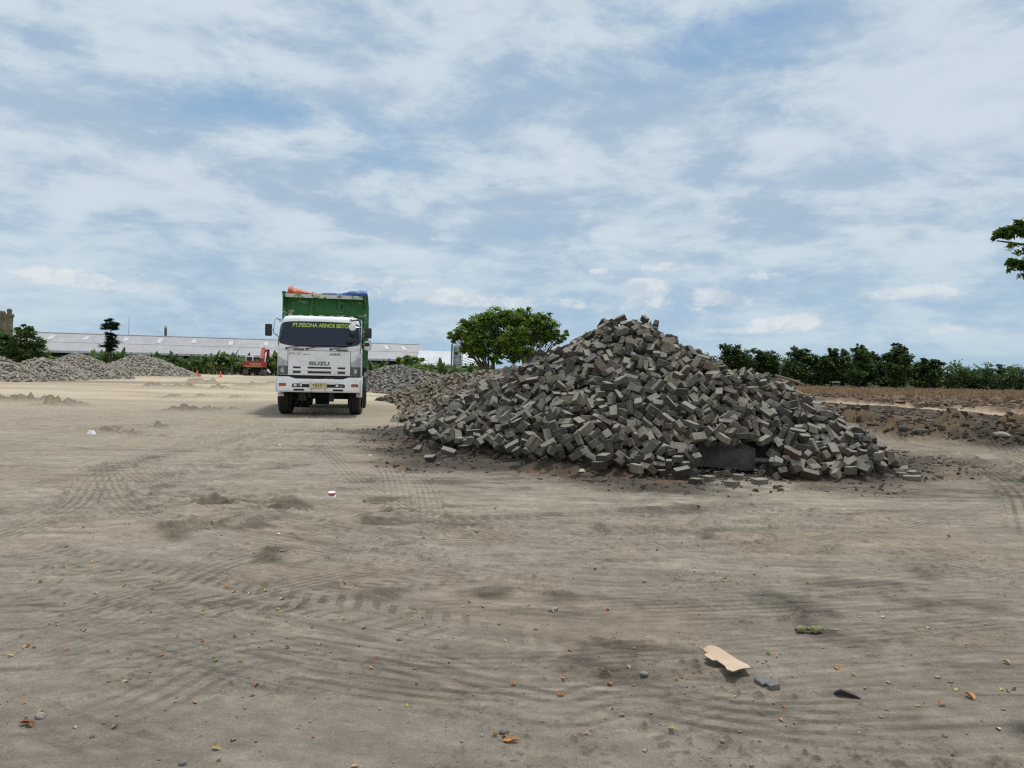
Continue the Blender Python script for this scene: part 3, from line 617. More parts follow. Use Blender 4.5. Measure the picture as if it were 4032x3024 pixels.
# resting places of the tumbled blocks: x, y, z in half centimetres, rotation x, y, z in 1/500 of a quaternion
DATA = [440,1974,29,415,59,85,811,2078,18,445,-22,-72,732,2062,25,-253,-24,-419,966,2105,35,193,-45,-239,515,2112,108,-33,226,-433,780,2124,69,434,-43,-147,885,2073,24,284,18,216,211,2157,120,357,-81,154,
481,2002,56,361,-281,185,763,2295,171,169,36,-244,467,1935,9,487,-114,0,246,2045,55,203,450,64,235,2024,34,323,107,108,1108,2239,46,180,179,-323,717,2177,98,-476,-124,-78,327,1983,34,295,-195,-196,
764,2070,30,38,277,-405,374,2060,78,177,232,-398,26,2166,59,25,-168,100,182,2043,59,446,-184,130,-189,2343,28,46,-103,481,515,2238,184,-446,190,77,825,2326,174,-49,-359,278,269,2104,74,-102,321,13,
363,2112,114,351,279,211,106,2155,73,7,465,122,1009,2277,105,-457,107,103,236,2128,83,253,-49,146,296,2226,166,-295,364,58,848,2201,107,79,9,32,928,2210,74,-332,346,75,139,2186,104,-390,-100,-22,
368,2300,233,162,404,245,119,2255,152,115,-312,157,505,2154,139,58,-17,444,456,2124,104,-38,-404,197,857,2179,80,-8,-299,233,-296,2417,20,450,-143,46,196,2307,199,310,57,293,929,2095,28,333,121,120,
584,2115,107,405,-273,-105,502,2282,226,345,82,79,328,2203,162,290,-110,-213,258,2243,171,56,43,-468,840,2127,44,215,-69,75,278,2440,297,129,-215,401,5,2230,61,-43,475,96,335,2045,65,380,6,265,
295,2105,98,191,-238,-171,834,2181,76,-134,-267,349,81,2137,54,219,-425,-4,986,2399,162,172,389,251,267,2276,195,-475,-116,1,300,2045,53,455,-80,-166,-96,2365,15,75,41,-431,457,2222,196,-71,-454,-56,
164,2207,116,-230,71,-160,398,2039,54,339,-294,114,564,2211,152,-5,278,-387,934,2117,47,-78,442,-180,675,2370,227,-141,119,-102,405,2115,112,209,97,402,352,1980,36,390,-258,-98,294,2262,198,329,-222,-304,
865,2105,31,137,-237,-134,293,2040,39,52,183,267,730,2090,54,122,-83,278,429,2237,192,-38,163,-469,388,2036,35,-16,-448,219,329,2167,136,24,-452,-210,450,2066,82,-59,-452,-204,363,2019,51,168,-30,-405,
410,2218,173,-293,58,134,291,2335,235,317,70,59,1038,2162,64,336,129,156,443,2341,242,192,55,-453,801,2205,99,-415,-94,-236,263,2136,107,243,-383,-200,443,2019,58,0,-15,246,344,2223,178,284,-64,352,
521,2389,272,-466,142,89,755,2161,89,236,100,350,-50,2274,9,0,0,132,642,2185,130,87,-272,372,191,2133,88,-24,254,-143,638,2480,302,-81,-406,-279,659,2406,264,463,97,-143,443,2178,149,380,-70,-207,
49,2278,115,6,155,-118,956,2271,103,185,29,333,465,2049,64,432,178,-139,-302,2536,74,48,-133,-478,248,2400,246,-9,172,399,555,2136,95,397,190,126,138,2318,179,111,445,161,650,2135,112,201,457,-24,
74,2188,68,-112,384,231,255,2171,127,459,79,-169,1030,2183,76,-365,299,-165,163,2153,85,-76,-114,-74,115,2120,60,195,-156,-253,583,2160,123,-194,359,282,713,2341,198,211,12,-63,254,2516,321,175,-108,115,
264,2181,140,459,-13,-124,304,2110,71,-118,62,126,161,2257,154,210,-436,-94,836,2328,192,-480,-7,139,364,2598,399,18,283,-398,828,2305,140,146,-270,367,1,2263,89,-107,-100,158,789,2225,111,-250,190,379,
1045,2177,30,26,1,-226,375,2447,297,-49,375,-240,189,2534,300,203,299,-295,771,2263,137,305,-189,-72,942,2435,180,-206,-440,-16,429,2128,131,320,377,-48,-211,2397,57,-75,238,-204,-127,2464,121,-106,-94,-30,
89,2370,169,-232,362,207,416,2266,205,-440,-168,-29,556,2383,257,85,274,-381,991,2336,122,-314,228,104,126,2210,116,357,164,-216,544,2424,288,350,-59,191,604,2139,93,-127,-304,359,166,2118,11,-50,-60,379,
491,2059,72,283,221,19,485,2345,255,-386,44,145,197,2219,135,-403,279,10,690,2230,127,358,12,-301,348,2114,96,409,-112,-264,96,2230,111,-179,-213,414,67,2541,248,-60,-94,476,-26,2323,123,128,452,-151,
157,2232,132,180,-88,-156,238,2280,182,112,145,-243,586,2360,239,176,27,422,772,2573,286,312,36,287,336,2246,202,254,419,-89,543,2136,115,256,269,-332,107,2201,93,197,111,-296,828,2441,219,-118,1,-179,
797,2563,276,214,-88,225,-62,2446,145,116,-447,174,121,2469,236,216,-89,-436,594,2491,317,-155,402,185,-198,2500,112,132,-205,-423,377,2514,351,-262,319,218,664,2343,199,-129,-78,-473,-94,2304,63,-366,-277,100,
-152,2458,94,178,-35,-77,368,2231,194,94,6,-379,391,2195,136,80,129,-112,-178,2403,64,-105,-119,-24,-143,2581,170,187,252,-148,-33,2267,53,-126,59,-459,213,2438,255,269,402,-27,-15,2551,205,148,439,-180,
681,2304,180,-49,17,-300,140,2660,322,-141,-116,-7,21,2310,125,1,-107,124,188,2293,168,466,174,34,463,2138,138,246,-373,-204,-242,2278,9,-307,395,0,333,2131,121,190,165,191,433,2115,101,422,-106,-244,
910,2296,116,223,44,-43,304,2431,281,128,-116,-436,56,2530,223,-419,-132,93,417,2159,134,80,458,-162,484,2232,179,-332,282,-79,-232,2365,43,-51,95,-77,439,2384,269,-3,-151,-453,483,2315,235,91,134,-171,
60,2197,78,-102,-217,-70,360,2347,256,79,-485,86,838,2092,22,-77,-172,-243,407,2447,311,-99,-300,60,896,2351,151,367,213,-93,835,2239,119,61,17,-136,81,2518,220,-168,-228,-36,454,2540,355,90,-93,271,
368,2478,318,-380,-289,-106,974,2212,66,-83,104,-436,624,2174,119,138,-117,-285,696,2251,154,-207,436,-129,879,2454,209,-140,418,63,620,2228,141,452,25,0,350,2526,340,156,-467,43,29,2486,184,-117,-231,-427,
326,2482,302,-191,-368,-278,38,2569,250,174,-407,-231,-214,2474,93,74,99,480,885,2170,58,-236,121,-329,-122,2294,66,219,-283,-279,452,2017,43,14,-7,-279,860,2317,157,42,-282,-284,-117,2385,85,-81,493,0,
-76,2591,192,291,-21,206,739,2212,114,409,-218,-173,128,2533,270,-101,-134,10,31,2348,151,-16,-200,295,822,2144,57,165,-172,-426,491,2510,339,120,-130,306,235,2465,273,302,-226,-328,-4,2435,155,107,-335,-257,
961,2389,148,84,106,446,-13,2316,110,283,-375,157,341,2025,48,256,217,130,586,2312,205,-90,159,-283,142,2128,50,-166,210,-330,215,2319,192,-143,418,-34,513,2469,325,-139,40,-295,225,2089,44,141,136,439,
160,2460,231,147,-77,469,56,2245,91,209,-441,-91,-26,2271,72,363,136,-54,224,2152,104,-107,-135,395,-101,2619,214,-396,-242,56,316,2287,209,-99,-319,235,134,2400,206,153,-470,-69,736,2113,45,126,-48,-128,
775,2432,218,185,43,344,920,2349,153,307,-325,-163,277,2561,352,-165,429,-170,341,2613,394,-121,-410,-198,406,2066,73,-59,-211,54,465,2700,440,-231,239,-84,697,2186,113,-99,-28,209,418,2025,44,-264,-239,212,
597,2575,351,167,-94,407,651,2324,177,-40,-257,91,482,2461,315,-255,-424,19,331,2103,88,-361,-222,187,425,2056,65,-22,-103,-309,618,2305,182,-140,76,-455,439,2409,285,396,125,125,-84,2427,124,275,362,-208,
426,2361,246,184,-188,113,-315,2700,93,-34,204,452,718,2458,261,-83,140,-124,-129,2558,154,-10,-201,184,580,2246,161,372,192,-133,386,2102,103,342,-265,-226,167,2517,262,-9,266,-207,302,2178,123,33,86,-451,
155,2182,91,-89,-63,190,610,2333,204,98,410,-206,134,2511,252,-100,-274,406,661,2282,161,462,-126,-72,1089,2349,90,-43,83,239,462,2209,163,-62,-9,-422,334,2373,256,-7,-102,180,-201,2449,77,166,-145,-172,
46,2305,146,281,-355,-172,741,2161,57,250,-90,-275,726,2098,12,-279,-217,217,522,2592,378,-7,-244,436,-52,2621,217,239,116,-276,771,2190,89,-428,201,-40,379,2738,445,409,-102,62,401,2311,228,-78,42,-76,
379,2237,167,299,-163,363,714,2282,163,-373,153,287,637,2364,225,105,47,-392,867,2303,133,-48,-464,106,-126,2406,89,106,387,-228,424,2460,299,-120,361,-148,418,2525,348,320,292,64,626,2257,157,118,-70,-455,
172,2328,193,-383,58,-88,440,2589,388,-20,474,-140,757,2431,237,-36,-30,426,165,2135,67,-358,-276,181,511,2462,306,-112,-206,392,955,2489,198,219,-439,65,38,2728,289,-169,398,-184,504,2135,106,-297,229,68,
-385,2929,9,0,0,499,778,2123,39,339,174,292,249,2482,294,41,168,461,168,2569,292,405,-104,101,572,2293,189,164,-343,315,508,2318,236,-272,-259,328,1023,2220,64,-39,51,-487,642,2412,250,-157,89,-158,
892,2106,30,451,90,197,208,2538,283,-172,-217,393,552,2319,206,-353,313,2,657,2222,85,16,192,-252,-30,2354,32,364,-60,-90,311,2124,97,-312,289,235,1059,2358,120,229,-444,19,16,2574,234,-65,329,-325,
890,2218,85,-269,417,-22,183,2421,227,55,-122,-384,641,2458,281,121,-44,-182,352,2193,141,-61,-281,342,-50,2383,116,439,137,37,1105,2314,76,-53,-137,451,-152,2382,61,28,-6,205,516,2184,142,282,9,-336,
1020,2405,145,-77,-477,-83,484,2135,93,-271,-371,-197,-136,2365,57,144,51,-433,-174,2572,148,-91,-214,394,114,2546,276,-144,88,469,514,2545,351,43,418,256,569,2530,334,-336,109,-223,552,2236,163,-170,179,-388,
20,2270,76,-89,218,-386,992,2273,80,281,-225,-98,412,2635,412,420,181,157,403,2378,258,119,-232,-238,614,2388,232,-340,-320,177,366,2206,155,-141,73,-383,-236,2739,150,122,195,-305,454,2560,381,286,-406,15,
-109,2339,66,-160,176,360,357,2540,355,272,-34,-82,-16,2355,137,-329,-267,61,838,2581,274,397,-244,-135,819,2500,239,-416,263,-85,871,2512,241,-256,-252,317,828,2536,259,-7,-55,276,-253,2507,69,266,407,118,
401,2218,156,-389,-279,93,181,2471,238,126,128,450,849,2492,236,-124,250,-83,1074,2425,126,153,29,13,976,2447,176,-257,-347,57,-8,2854,276,271,-136,-198,53,2301,122,305,-209,19,-17,2466,171,440,-234,26,
-161,2504,112,-214,-146,-6,297,2673,401,27,50,427,321,2156,117,201,118,65,482,2417,276,432,-52,-190,-35,2419,135,243,94,-404,93,2248,120,399,-244,133,-4,2666,243,-130,-283,341,315,2432,264,-142,-156,-64,
320,2543,333,274,188,339,712,2236,128,321,-35,375,556,2496,320,25,176,-432,229,2546,316,-33,151,-405,320,2605,377,341,362,-3,300,2101,55,-144,-223,409,707,2423,250,-91,8,-382,215,2234,146,3,20,402,
931,2255,85,-5,223,-351,737,2248,124,-284,-117,-298,339,2514,313,105,91,-412,544,2563,356,44,123,-290,1139,2279,30,-99,-194,401,94,2488,192,-149,163,442,222,2146,81,13,-454,88,-58,2335,86,368,-268,-140,
861,2375,193,-71,366,333,279,2450,278,-400,-66,7,1017,2367,123,-238,165,-52,473,2671,416,126,107,-78,-54,2290,67,-230,-421,50,391,2462,323,319,-370,-17,467,2501,339,-327,376,31,397,2582,372,-438,74,32,
256,2126,74,136,-108,-463,572,2465,300,-76,77,-226,541,2466,304,-237,-139,-416,1182,2327,9,1,0,220,374,2296,205,91,128,475,45,2191,51,126,89,355,162,2682,338,-165,-44,-462,196,2522,264,-136,-219,422,
-59,2540,174,-338,315,191,956,2505,209,-15,-490,93,875,2547,256,84,-66,458,342,2307,217,-228,-173,334,137,2274,151,-132,416,91,474,2130,124,367,298,89,-208,2633,138,47,-473,154,55,2413,167,87,-91,168,
306,2521,320,-188,-328,175,1028,2186,47,26,0,-195,-7,2249,57,-44,-289,-367,830,2105,30,441,142,53,481,2590,369,409,235,161,-155,2528,125,-228,-85,-153,439,2602,399,-138,-81,6,249,2622,361,-278,378,171,
455,2319,216,-394,204,-199,268,2300,215,377,327,21,29,2276,107,-139,131,-332,448,2503,319,156,-16,342,993,2179,46,-117,-205,439,433,2028,26,8,21,-499,882,2269,108,81,-201,-25,386,2426,278,-234,426,-104,
482,2282,207,421,268,11,108,2497,224,-450,-127,25,1143,2456,89,-457,23,-68,361,2340,241,491,25,-25,-122,2600,175,72,348,177,513,2567,364,442,-210,91,727,2435,227,-207,-187,384,450,2224,174,-253,380,-194,
247,2554,335,97,-81,356,800,2111,33,-107,367,-198,1012,2159,32,-364,-123,218,291,2639,374,41,-188,108,97,2579,277,-113,337,-74,-163,2543,131,-234,68,121,-73,2411,101,-146,63,-462,4,2308,94,-6,451,204,
74,2356,146,125,-461,80,224,2369,215,40,-435,234,204,2594,335,-15,-38,-428,369,2396,263,450,-47,-78,-247,2559,81,-49,129,136,254,2207,145,420,-47,-91,686,2550,301,-58,-38,458,106,2668,308,-127,-54,-375,
354,2427,269,104,-239,363,192,2479,251,208,-41,-200,-42,2353,102,-129,-356,157,541,2273,188,336,334,20,1062,2338,75,241,-123,-239,930,2333,127,-15,-143,476,904,2456,201,288,48,-345,730,2398,209,-253,-381,16,
412,2662,428,415,212,112,604,2148,110,365,-340,23,183,2138,51,67,257,-394,-344,2680,57,-21,-84,444,745,2341,176,-316,-254,265,818,2398,191,-149,-441,107,834,2415,201,468,-100,-128,78,2674,286,184,-127,-349,
-54,2492,167,80,113,356,1128,2262,40,-119,430,-51,55,2524,198,308,-368,-40,146,2472,221,-230,-35,174,297,2602,359,34,-159,439,211,2120,62,-414,-188,145,263,2423,256,-86,-338,336,372,2004,29,-134,146,-280,
909,2316,125,434,40,-76,325,2255,181,-15,76,437,477,2028,34,86,74,-340,765,2247,119,-82,-27,265,496,2452,290,344,346,-39,103,2519,244,250,-354,-176,509,2757,430,-271,-107,314,971,2265,77,-216,-419,143,
1080,2263,71,-362,216,-88,577,2413,269,51,-219,-104,962,2248,67,-166,-13,-462,973,2286,93,260,391,108,803,2360,179,68,-294,-277,256,2062,41,-319,-146,24,558,2363,230,383,233,185,232,2293,167,458,123,89,
762,2301,155,85,-150,310,610,2428,262,151,-159,-280,583,2271,170,173,-349,294,371,2099,88,-15,-170,320,263,2377,230,-7,-499,-9,664,2186,103,279,-364,-81,770,2483,249,339,350,34,1134,2308,9,0,0,344,
-22,2593,216,-281,384,-25,81,2300,137,249,-329,-96,-16,2508,175,433,72,-79,136,2593,290,60,-159,-445,490,2627,399,161,-182,-321,219,2351,208,120,-37,-52,-103,2790,224,42,-149,406,-96,2610,194,-343,293,-202,
943,2193,41,84,-411,-134,130,2365,182,112,431,120,244,2256,158,-13,171,-458,768,2339,181,314,-124,-349,1021,2290,70,-197,-106,26,1,2481,172,-415,126,-228,850,2272,128,11,-30,270,182,2323,175,-57,12,165,
445,2463,296,40,166,-353,361,2574,369,265,-112,-403,795,2123,9,498,-47,0,-62,2361,52,188,132,230,-298,2563,76,-192,-142,-81,643,2260,148,-3,-137,-86,-21,2546,184,172,-199,-93,106,2363,153,2,-230,-255,
855,2594,270,242,39,-408,470,2208,144,-58,-65,-202,893,2215,66,-61,345,356,517,2276,193,296,28,392,529,2324,224,-90,-175,162,229,2424,224,-96,-150,-431,434,2212,156,45,-244,-368,331,2582,356,109,31,-386,
235,2601,337,73,-301,-236,398,2104,88,-50,-162,361,732,2298,145,188,165,414,-262,2590,96,260,6,285,-99,2548,146,211,104,108,232,2683,363,-18,222,402,-192,2437,53,449,103,-120,-197,2688,152,-77,-208,426,
137,2163,66,-91,-84,300,35,2506,192,72,-297,382,-69,2650,225,-71,-171,21,-380,2849,59,329,-112,-305,333,2681,421,131,-423,-77,281,2556,333,-72,443,-173,278,2730,396,140,-174,-255,279,2242,156,-75,-35,282,
-72,2385,78,105,-308,305,701,2330,179,-222,30,-400,192,2382,205,420,95,67,431,2548,366,147,91,333,768,2167,74,-57,-133,430,-75,2508,152,-307,-66,225,-74,2337,74,-110,-136,363,-225,2452,58,205,-421,-75,
-231,2478,63,461,32,170,1058,2342,104,-441,-235,15,167,2398,202,396,155,119,181,2301,148,-53,-24,-148,422,2635,399,175,-103,-442,807,2217,84,238,-124,-185,-248,2763,141,-10,128,-115,1003,2504,176,-274,-381,166,
968,2129,25,-110,163,-208,194,2625,331,33,-340,-359,119,2406,188,324,325,180,561,2609,361,-69,-36,142,290,2370,243,37,-20,426,1006,2562,199,-444,160,-162,698,2626,311,-143,-158,451,51,2645,259,16,424,-106,
969,2331,116,386,-250,-191,671,2619,330,12,15,163,741,2604,283,-157,-80,-71,100,2476,183,-151,160,441,57,2691,276,273,237,326,98,2270,131,468,161,-71,-167,2436,68,110,132,-296,-45,2899,253,155,-36,79,
318,2418,254,-149,149,451,388,2692,425,-356,323,24,-313,2730,98,167,-199,101,519,2162,116,431,32,-32,-89,2362,57,244,66,354,795,2436,209,370,-298,-126,594,2396,238,-50,443,-27,587,2407,257,-344,285,-174,
621,2402,245,109,-225,-241,946,2608,244,17,-430,90,323,2747,421,393,-18,148,923,2596,251,322,-285,-145,758,2133,45,-249,-30,375,809,2550,264,351,252,158,47,2372,154,-85,445,126,-81,2492,131,-453,60,24,
190,2656,342,-289,-375,-160,292,2333,216,386,-315,27,628,2548,329,-270,89,-3,634,2608,347,-357,-201,103,-196,2492,87,195,-101,134,179,2601,308,-123,-138,-74,999,2535,191,194,450,98,-111,2431,91,253,2,-407,
324,2802,432,20,307,273,383,2313,212,12,127,436,226,2188,127,5,185,-445,446,2655,418,83,-58,473,190,2190,74,146,-127,189,-218,2515,102,126,88,-169,975,2155,42,-82,-195,382,473,2467,301,322,-375,-60,
416,2558,354,-112,156,-428,629,2288,151,343,109,-232,-310,2763,108,-275,-142,82,240,2181,107,281,360,83,266,2812,395,-111,-22,405,207,2752,357,-250,-357,-182,229,2655,349,24,222,-333,-36,2575,188,441,174,-15,
-191,2566,125,69,31,446,813,2289,125,-86,24,361,107,2616,294,254,379,110,344,2070,61,18,-284,337,529,2203,141,438,-236,-43,4,2341,124,50,468,77,-15,2854,257,-80,67,-203,290,2214,135,-367,333,52,
482,2071,20,-322,-345,-113,603,2515,316,30,71,-95,403,2414,265,47,221,340,666,2210,120,-117,250,-396,-66,2675,231,150,82,470,159,2626,307,79,20,-491,689,2520,285,-331,371,-37,-84,2542,159,384,208,238,
417,2197,142,-360,-313,98,998,2293,100,118,124,-182,944,2320,102,333,-304,-53,218,2573,320,-137,297,-345,102,2214,78,-15,-453,-182,703,2427,229,222,301,231,648,2429,262,225,-270,355,266,2340,212,119,151,-319,
669,2374,203,-327,-9,264,20,2569,208,447,-154,-11,539,2183,90,143,-464,118,248,2092,49,59,-241,401,918,2566,237,-223,204,-78,256,2312,191,171,226,-1,99,2196,45,349,300,-54,51,2222,71,44,50,20,
-180,2801,178,-28,66,-464,-37,2692,229,-101,-98,-384,348,2464,284,96,136,-441,736,2558,274,-455,166,93,460,2294,201,-206,255,-364,576,2375,218,-138,86,-289,567,2216,131,56,-116,-367,743,2131,23,64,-187,-207,
319,2202,145,374,-322,-65,82,2747,295,-80,-383,310,477,2402,264,-269,-345,229,710,2224,99,-40,-23,127,787,2317,167,8,-111,319,452,2344,229,-132,-150,421,497,2242,166,95,142,-320,289,2147,94,262,-35,152,
783,2278,116,258,-268,-21,1039,2494,157,-288,113,-3,88,2294,120,57,-149,-428,554,2429,267,-204,393,-86,533,2243,154,-43,31,264,-161,2764,177,-109,467,131,185,2160,44,129,-157,125,43,2437,168,201,-44,-435,
689,2384,218,-333,244,56,27,2776,264,-12,230,-402,-130,2710,195,-71,-233,437,286,2502,306,122,-231,377,1072,2235,48,8,-480,-124,-109,2573,153,233,-28,-419,-24,2649,226,-39,9,-44,-290,2644,51,40,0,159,
361,2657,409,-439,-158,71,-154,2457,46,-238,-255,36,618,2328,184,238,-349,265,788,2293,141,130,266,216,-152,2612,162,102,15,-262,-242,2659,111,-120,-297,23,357,2698,422,309,-338,-113,121,2288,155,-40,348,-302,
34,2743,276,-246,-408,-74,-293,2629,84,183,292,338,935,2136,39,-383,-260,-84,853,2212,90,394,85,94,600,2268,143,-31,-186,217,-120,2502,125,-228,35,-337,789,2481,223,51,126,416,154,2179,52,150,-105,-233,
80,2217,47,203,-424,-167,341,2665,405,-101,145,-462,297,2475,295,-115,160,-37,466,2088,80,32,-197,411,398,2523,332,-429,220,36,676,2300,162,310,-90,-133,505,2632,388,389,229,166,428,2060,25,96,-162,-460,
283,2664,373,-23,-258,60,1096,2405,109,-132,114,-413,-334,2717,71,104,-2,-267,87,2631,265,-54,51,426,-258,2910,148,336,8,-285,613,2210,128,81,-21,3,511,2424,269,116,127,-234,330,2404,251,-191,411,-204,
717,2321,165,182,-204,88,906,2554,234,-269,194,-85,-249,2699,115,239,-72,135,326,2372,230,248,85,259,911,2204,45,-105,102,-339,234,2444,242,453,171,49,-27,2460,151,159,388,233,492,2216,142,203,-180,-95,
166,2652,314,103,92,-477,354,2339,225,456,-184,15,941,2299,91,-160,159,-134,624,2541,300,-401,259,135,515,2305,200,-15,-418,207,-290,2601,64,-144,44,-327,531,2258,170,88,-110,-476,742,2376,184,206,-85,68,
372,2629,405,181,-81,251,20,2465,146,92,186,-95,-212,2581,109,-77,-227,-439,354,2784,435,-119,2,293,816,2353,149,-77,129,378,-39,2773,244,-426,200,-118,237,2728,371,-140,30,394,419,2332,225,462,-49,-172,
495,2299,186,160,276,292,-176,2833,182,50,-239,-397,763,2089,19,-162,-87,22,761,2429,199,-120,-253,253,-146,2494,104,134,-39,120,633,2529,318,-95,-327,-365,3,2553,186,33,306,-255,1061,2212,29,-225,-80,124,
-93,2457,107,-82,-166,-455,538,2186,122,471,-155,12,880,2144,13,-391,-278,80,382,2278,178,185,412,158,-234,2560,100,-350,153,-109,615,2155,92,169,470,-20,-101,2609,171,320,371,-91,599,2317,173,-132,143,-305,
726,2522,270,-272,204,-279,576,2473,277,-125,101,-232,-208,2947,172,-345,-58,-143,535,2640,391,-4,28,302,-265,2782,108,-107,-276,-333,291,2877,408,-165,40,-377,42,2538,210,113,-137,-427,533,2783,401,49,-277,-278,
309,2065,45,-177,-322,-338,896,2437,174,-432,92,-99,561,2174,97,-112,163,-457,766,2521,241,148,-123,293,272,2529,317,176,-104,108,642,2347,171,57,-192,140,774,2364,180,-430,-150,-70,-349,2900,78,-20,-277,-382,
912,2130,12,169,-469,14,863,2509,214,101,447,157,-285,2679,93,-96,-158,-12,-154,2860,194,-392,168,-247,922,2484,199,-161,289,-363,353,2375,245,127,-82,-444,-108,2628,203,-390,-252,52,-267,2595,54,321,363,-115,
-27,2360,102,-236,226,-231,887,2529,221,54,-160,162,693,2506,266,297,-246,-199,479,2330,217,19,102,-323,522,2534,331,-46,196,-455,244,2784,384,166,97,365,204,2703,352,-168,413,-162,-199,2746,155,228,-122,85,
939,2365,136,371,-304,-100,568,2766,393,-6,-436,-235,972,2216,49,-427,-224,78,334,2634,390,-19,-38,-489,81,2796,293,334,101,341,-213,2988,174,423,-63,256,189,2184,103,-124,-191,165,782,2599,278,176,380,248,
388,2360,231,-280,338,113,624,2364,202,35,197,-287,-51,2438,113,302,-183,354,11,2289,44,31,-129,233,659,2364,191,463,46,-158,695,2281,141,-223,432,-93,-98,2524,130,-189,64,19,323,2247,167,-77,-1,-149,
1040,2265,60,-47,120,-198,-248,2763,119,64,-258,-364,862,2359,172,176,259,292,538,2615,376,-51,-2,-22,330,2088,46,-47,-235,340,970,2623,224,376,-4,-172,843,2169,49,293,-74,-197,80,2335,135,-125,343,341,
52,2616,252,-92,-307,377,947,2540,214,329,-12,-221,989,2205,9,0,0,-215,-145,2645,185,-142,-175,335,-340,2820,37,-67,89,346,916,2452,172,283,350,210,143,2206,88,-208,446,29,961,2448,169,251,4,393,
640,2503,303,282,-1,401,-144,2786,193,414,-146,-37,385,2609,379,-5,275,-399,380,2145,107,409,53,190,278,2848,401,78,-2,456,822,2507,220,315,374,5,1067,2509,144,206,454,8,190,2848,356,324,18,137,
-107,2877,228,-443,-172,-151,-182,2722,155,335,206,64,757,2347,151,47,46,223,991,2358,122,2,231,-78,760,2239,100,-111,263,-374,-271,2603,89,17,255,-300,-234,2882,150,157,-375,146,871,2185,43,111,231,269,
-205,2611,118,432,-82,-197,211,2568,295,150,-113,-196,1052,2400,118,33,-55,-95,866,2385,145,-89,276,-385,1035,2682,201,-268,-125,36,-47,2387,85,394,238,-22,225,2777,370,-387,304,31,-236,2615,108,-308,-7,-212,
769,2208,63,471,-101,-121,455,2551,343,84,98,-423,-22,2384,132,-405,-275,-44,1045,2469,138,46,485,-74,-125,2906,219,-290,371,-127,-34,2603,196,-28,-140,-411,-304,3066,117,171,185,-431,675,2607,308,99,158,415,
172,2308,162,-57,11,162,-67,2639,203,282,-77,114,27,2402,136,-17,185,-426,-181,2925,190,-391,-300,63,724,2262,93,37,-103,-470,-52,2746,235,167,452,-7,576,2354,204,-155,-68,-470,935,2167,34,-80,-48,-485,
392,2783,443,-483,89,-63,166,2428,199,-290,-294,-6,1230,2697,90,-216,86,-119,923,2711,258,-433,78,-27,417,2127,98,231,86,389,757,2476,221,163,422,125,597,2508,287,-28,-33,-233,1004,2230,49,-68,-351,315,
684,2435,231,-285,161,-279,-349,2796,63,-19,18,47,678,2815,347,-12,275,66,-53,2856,233,-274,4,123,947,2241,53,-285,-243,261,385,2060,24,84,-160,-464,59,2774,291,131,223,-414,1174,2402,46,424,218,144,
1112,2734,159,314,373,1,1122,2424,93,227,18,346,1058,2262,14,-326,276,-168,1043,2342,83,216,-122,-228,-403,3053,44,-41,-464,146,139,2451,203,14,-120,45,517,2352,245,-86,-214,335,265,2683,362,337,-63,209,
224,2317,154,-116,-75,50,-264,2633,43,-37,-125,100,497,2203,121,400,118,10,882,2413,190,206,-424,-33,912,2512,216,-122,447,-175,261,2395,214,22,13,334,631,2584,327,-120,79,420,896,2294,97,32,165,463,
901,2161,29,72,-112,418,659,2522,290,-286,-275,296,65,2497,172,22,-128,269,-283,2754,103,31,92,-480,31,2495,159,-196,-146,197,462,2065,25,-84,-344,137,370,2058,46,448,17,162,194,2231,122,83,54,-431,
-376,2869,44,-498,-9,47,1040,3075,20,-73,137,236,150,2759,320,-90,-268,-358,921,2396,153,-360,243,-179,-300,2894,105,-198,244,-369,418,2413,246,-216,408,180,652,2276,131,-131,10,463,-45,2492,142,17,-480,25,
-22,2338,74,48,147,230,840,2462,214,159,440,-91,337,2141,89,-462,42,-51,-347,2832,71,0,300,-399,888,2281,87,-30,154,415,17,2823,264,-47,377,221,741,2460,227,99,309,-261,-149,3068,210,-3,-11,304,
1199,2418,39,-256,-409,128,37,2459,158,-340,-278,-1,110,2515,213,444,102,60,429,2399,254,-346,-306,-107,554,3375,39,-207,25,-267,274,2465,273,-109,391,291,840,2743,289,-471,60,-155,-77,2415,84,-474,5,156,
-267,2918,126,443,105,-111,-213,2515,82,153,1,112,-188,2467,67,-152,-276,104,676,2449,247,110,474,-32,285,2440,247,37,-167,293,432,3016,310,78,-119,-371,-42,2560,158,285,57,-305,597,2249,114,207,185,68,
284,2282,174,-240,171,-95,131,2485,221,-199,-147,-26,855,2476,197,364,-161,146,892,2134,35,20,53,-493,214,2408,213,-25,-104,485,674,2661,330,-33,194,-381,1146,2523,103,-99,85,-135,839,2136,9,0,0,-57,
30,2520,176,42,195,-407,-16,2297,69,34,-449,-170,15,2419,132,180,53,56,544,2946,311,-150,12,-366,824,2546,243,-27,-49,404,209,2586,317,294,152,136,884,2407,165,-232,-175,356,-284,2970,108,-236,139,31,
815,2684,286,258,37,60,53,2295,46,-61,429,-222,206,2671,336,80,-125,132,446,2079,69,-159,-414,-222,1038,2211,41,432,-129,178,607,2780,350,-178,50,-391,738,2440,202,-291,-389,116,785,2303,100,-276,-239,342,
90,2267,88,471,-124,-97,482,2529,329,-399,263,67,21,2237,50,134,100,-468,81,2545,198,-101,307,-202,-371,3028,80,-154,38,474,710,2503,268,-245,203,-242,821,2803,281,-132,91,412,338,2719,410,192,-4,-292,
361,2269,167,476,31,-87,63,2448,164,-25,-168,217,225,2320,179,-202,-118,416,752,2642,285,62,-58,425,-234,2907,154,-419,31,261,263,2418,234,-288,230,-192,45,2573,224,-236,83,-328,791,2513,242,309,297,207,
-225,2857,156,-46,20,107,578,2193,118,131,155,286,-255,2563,65,-55,127,-6,283,3009,278,44,320,229,545,2849,369,55,-223,-408,63,2917,296,44,-321,374,249,2163,92,-237,389,206,-389,3056,56,-128,129,31,
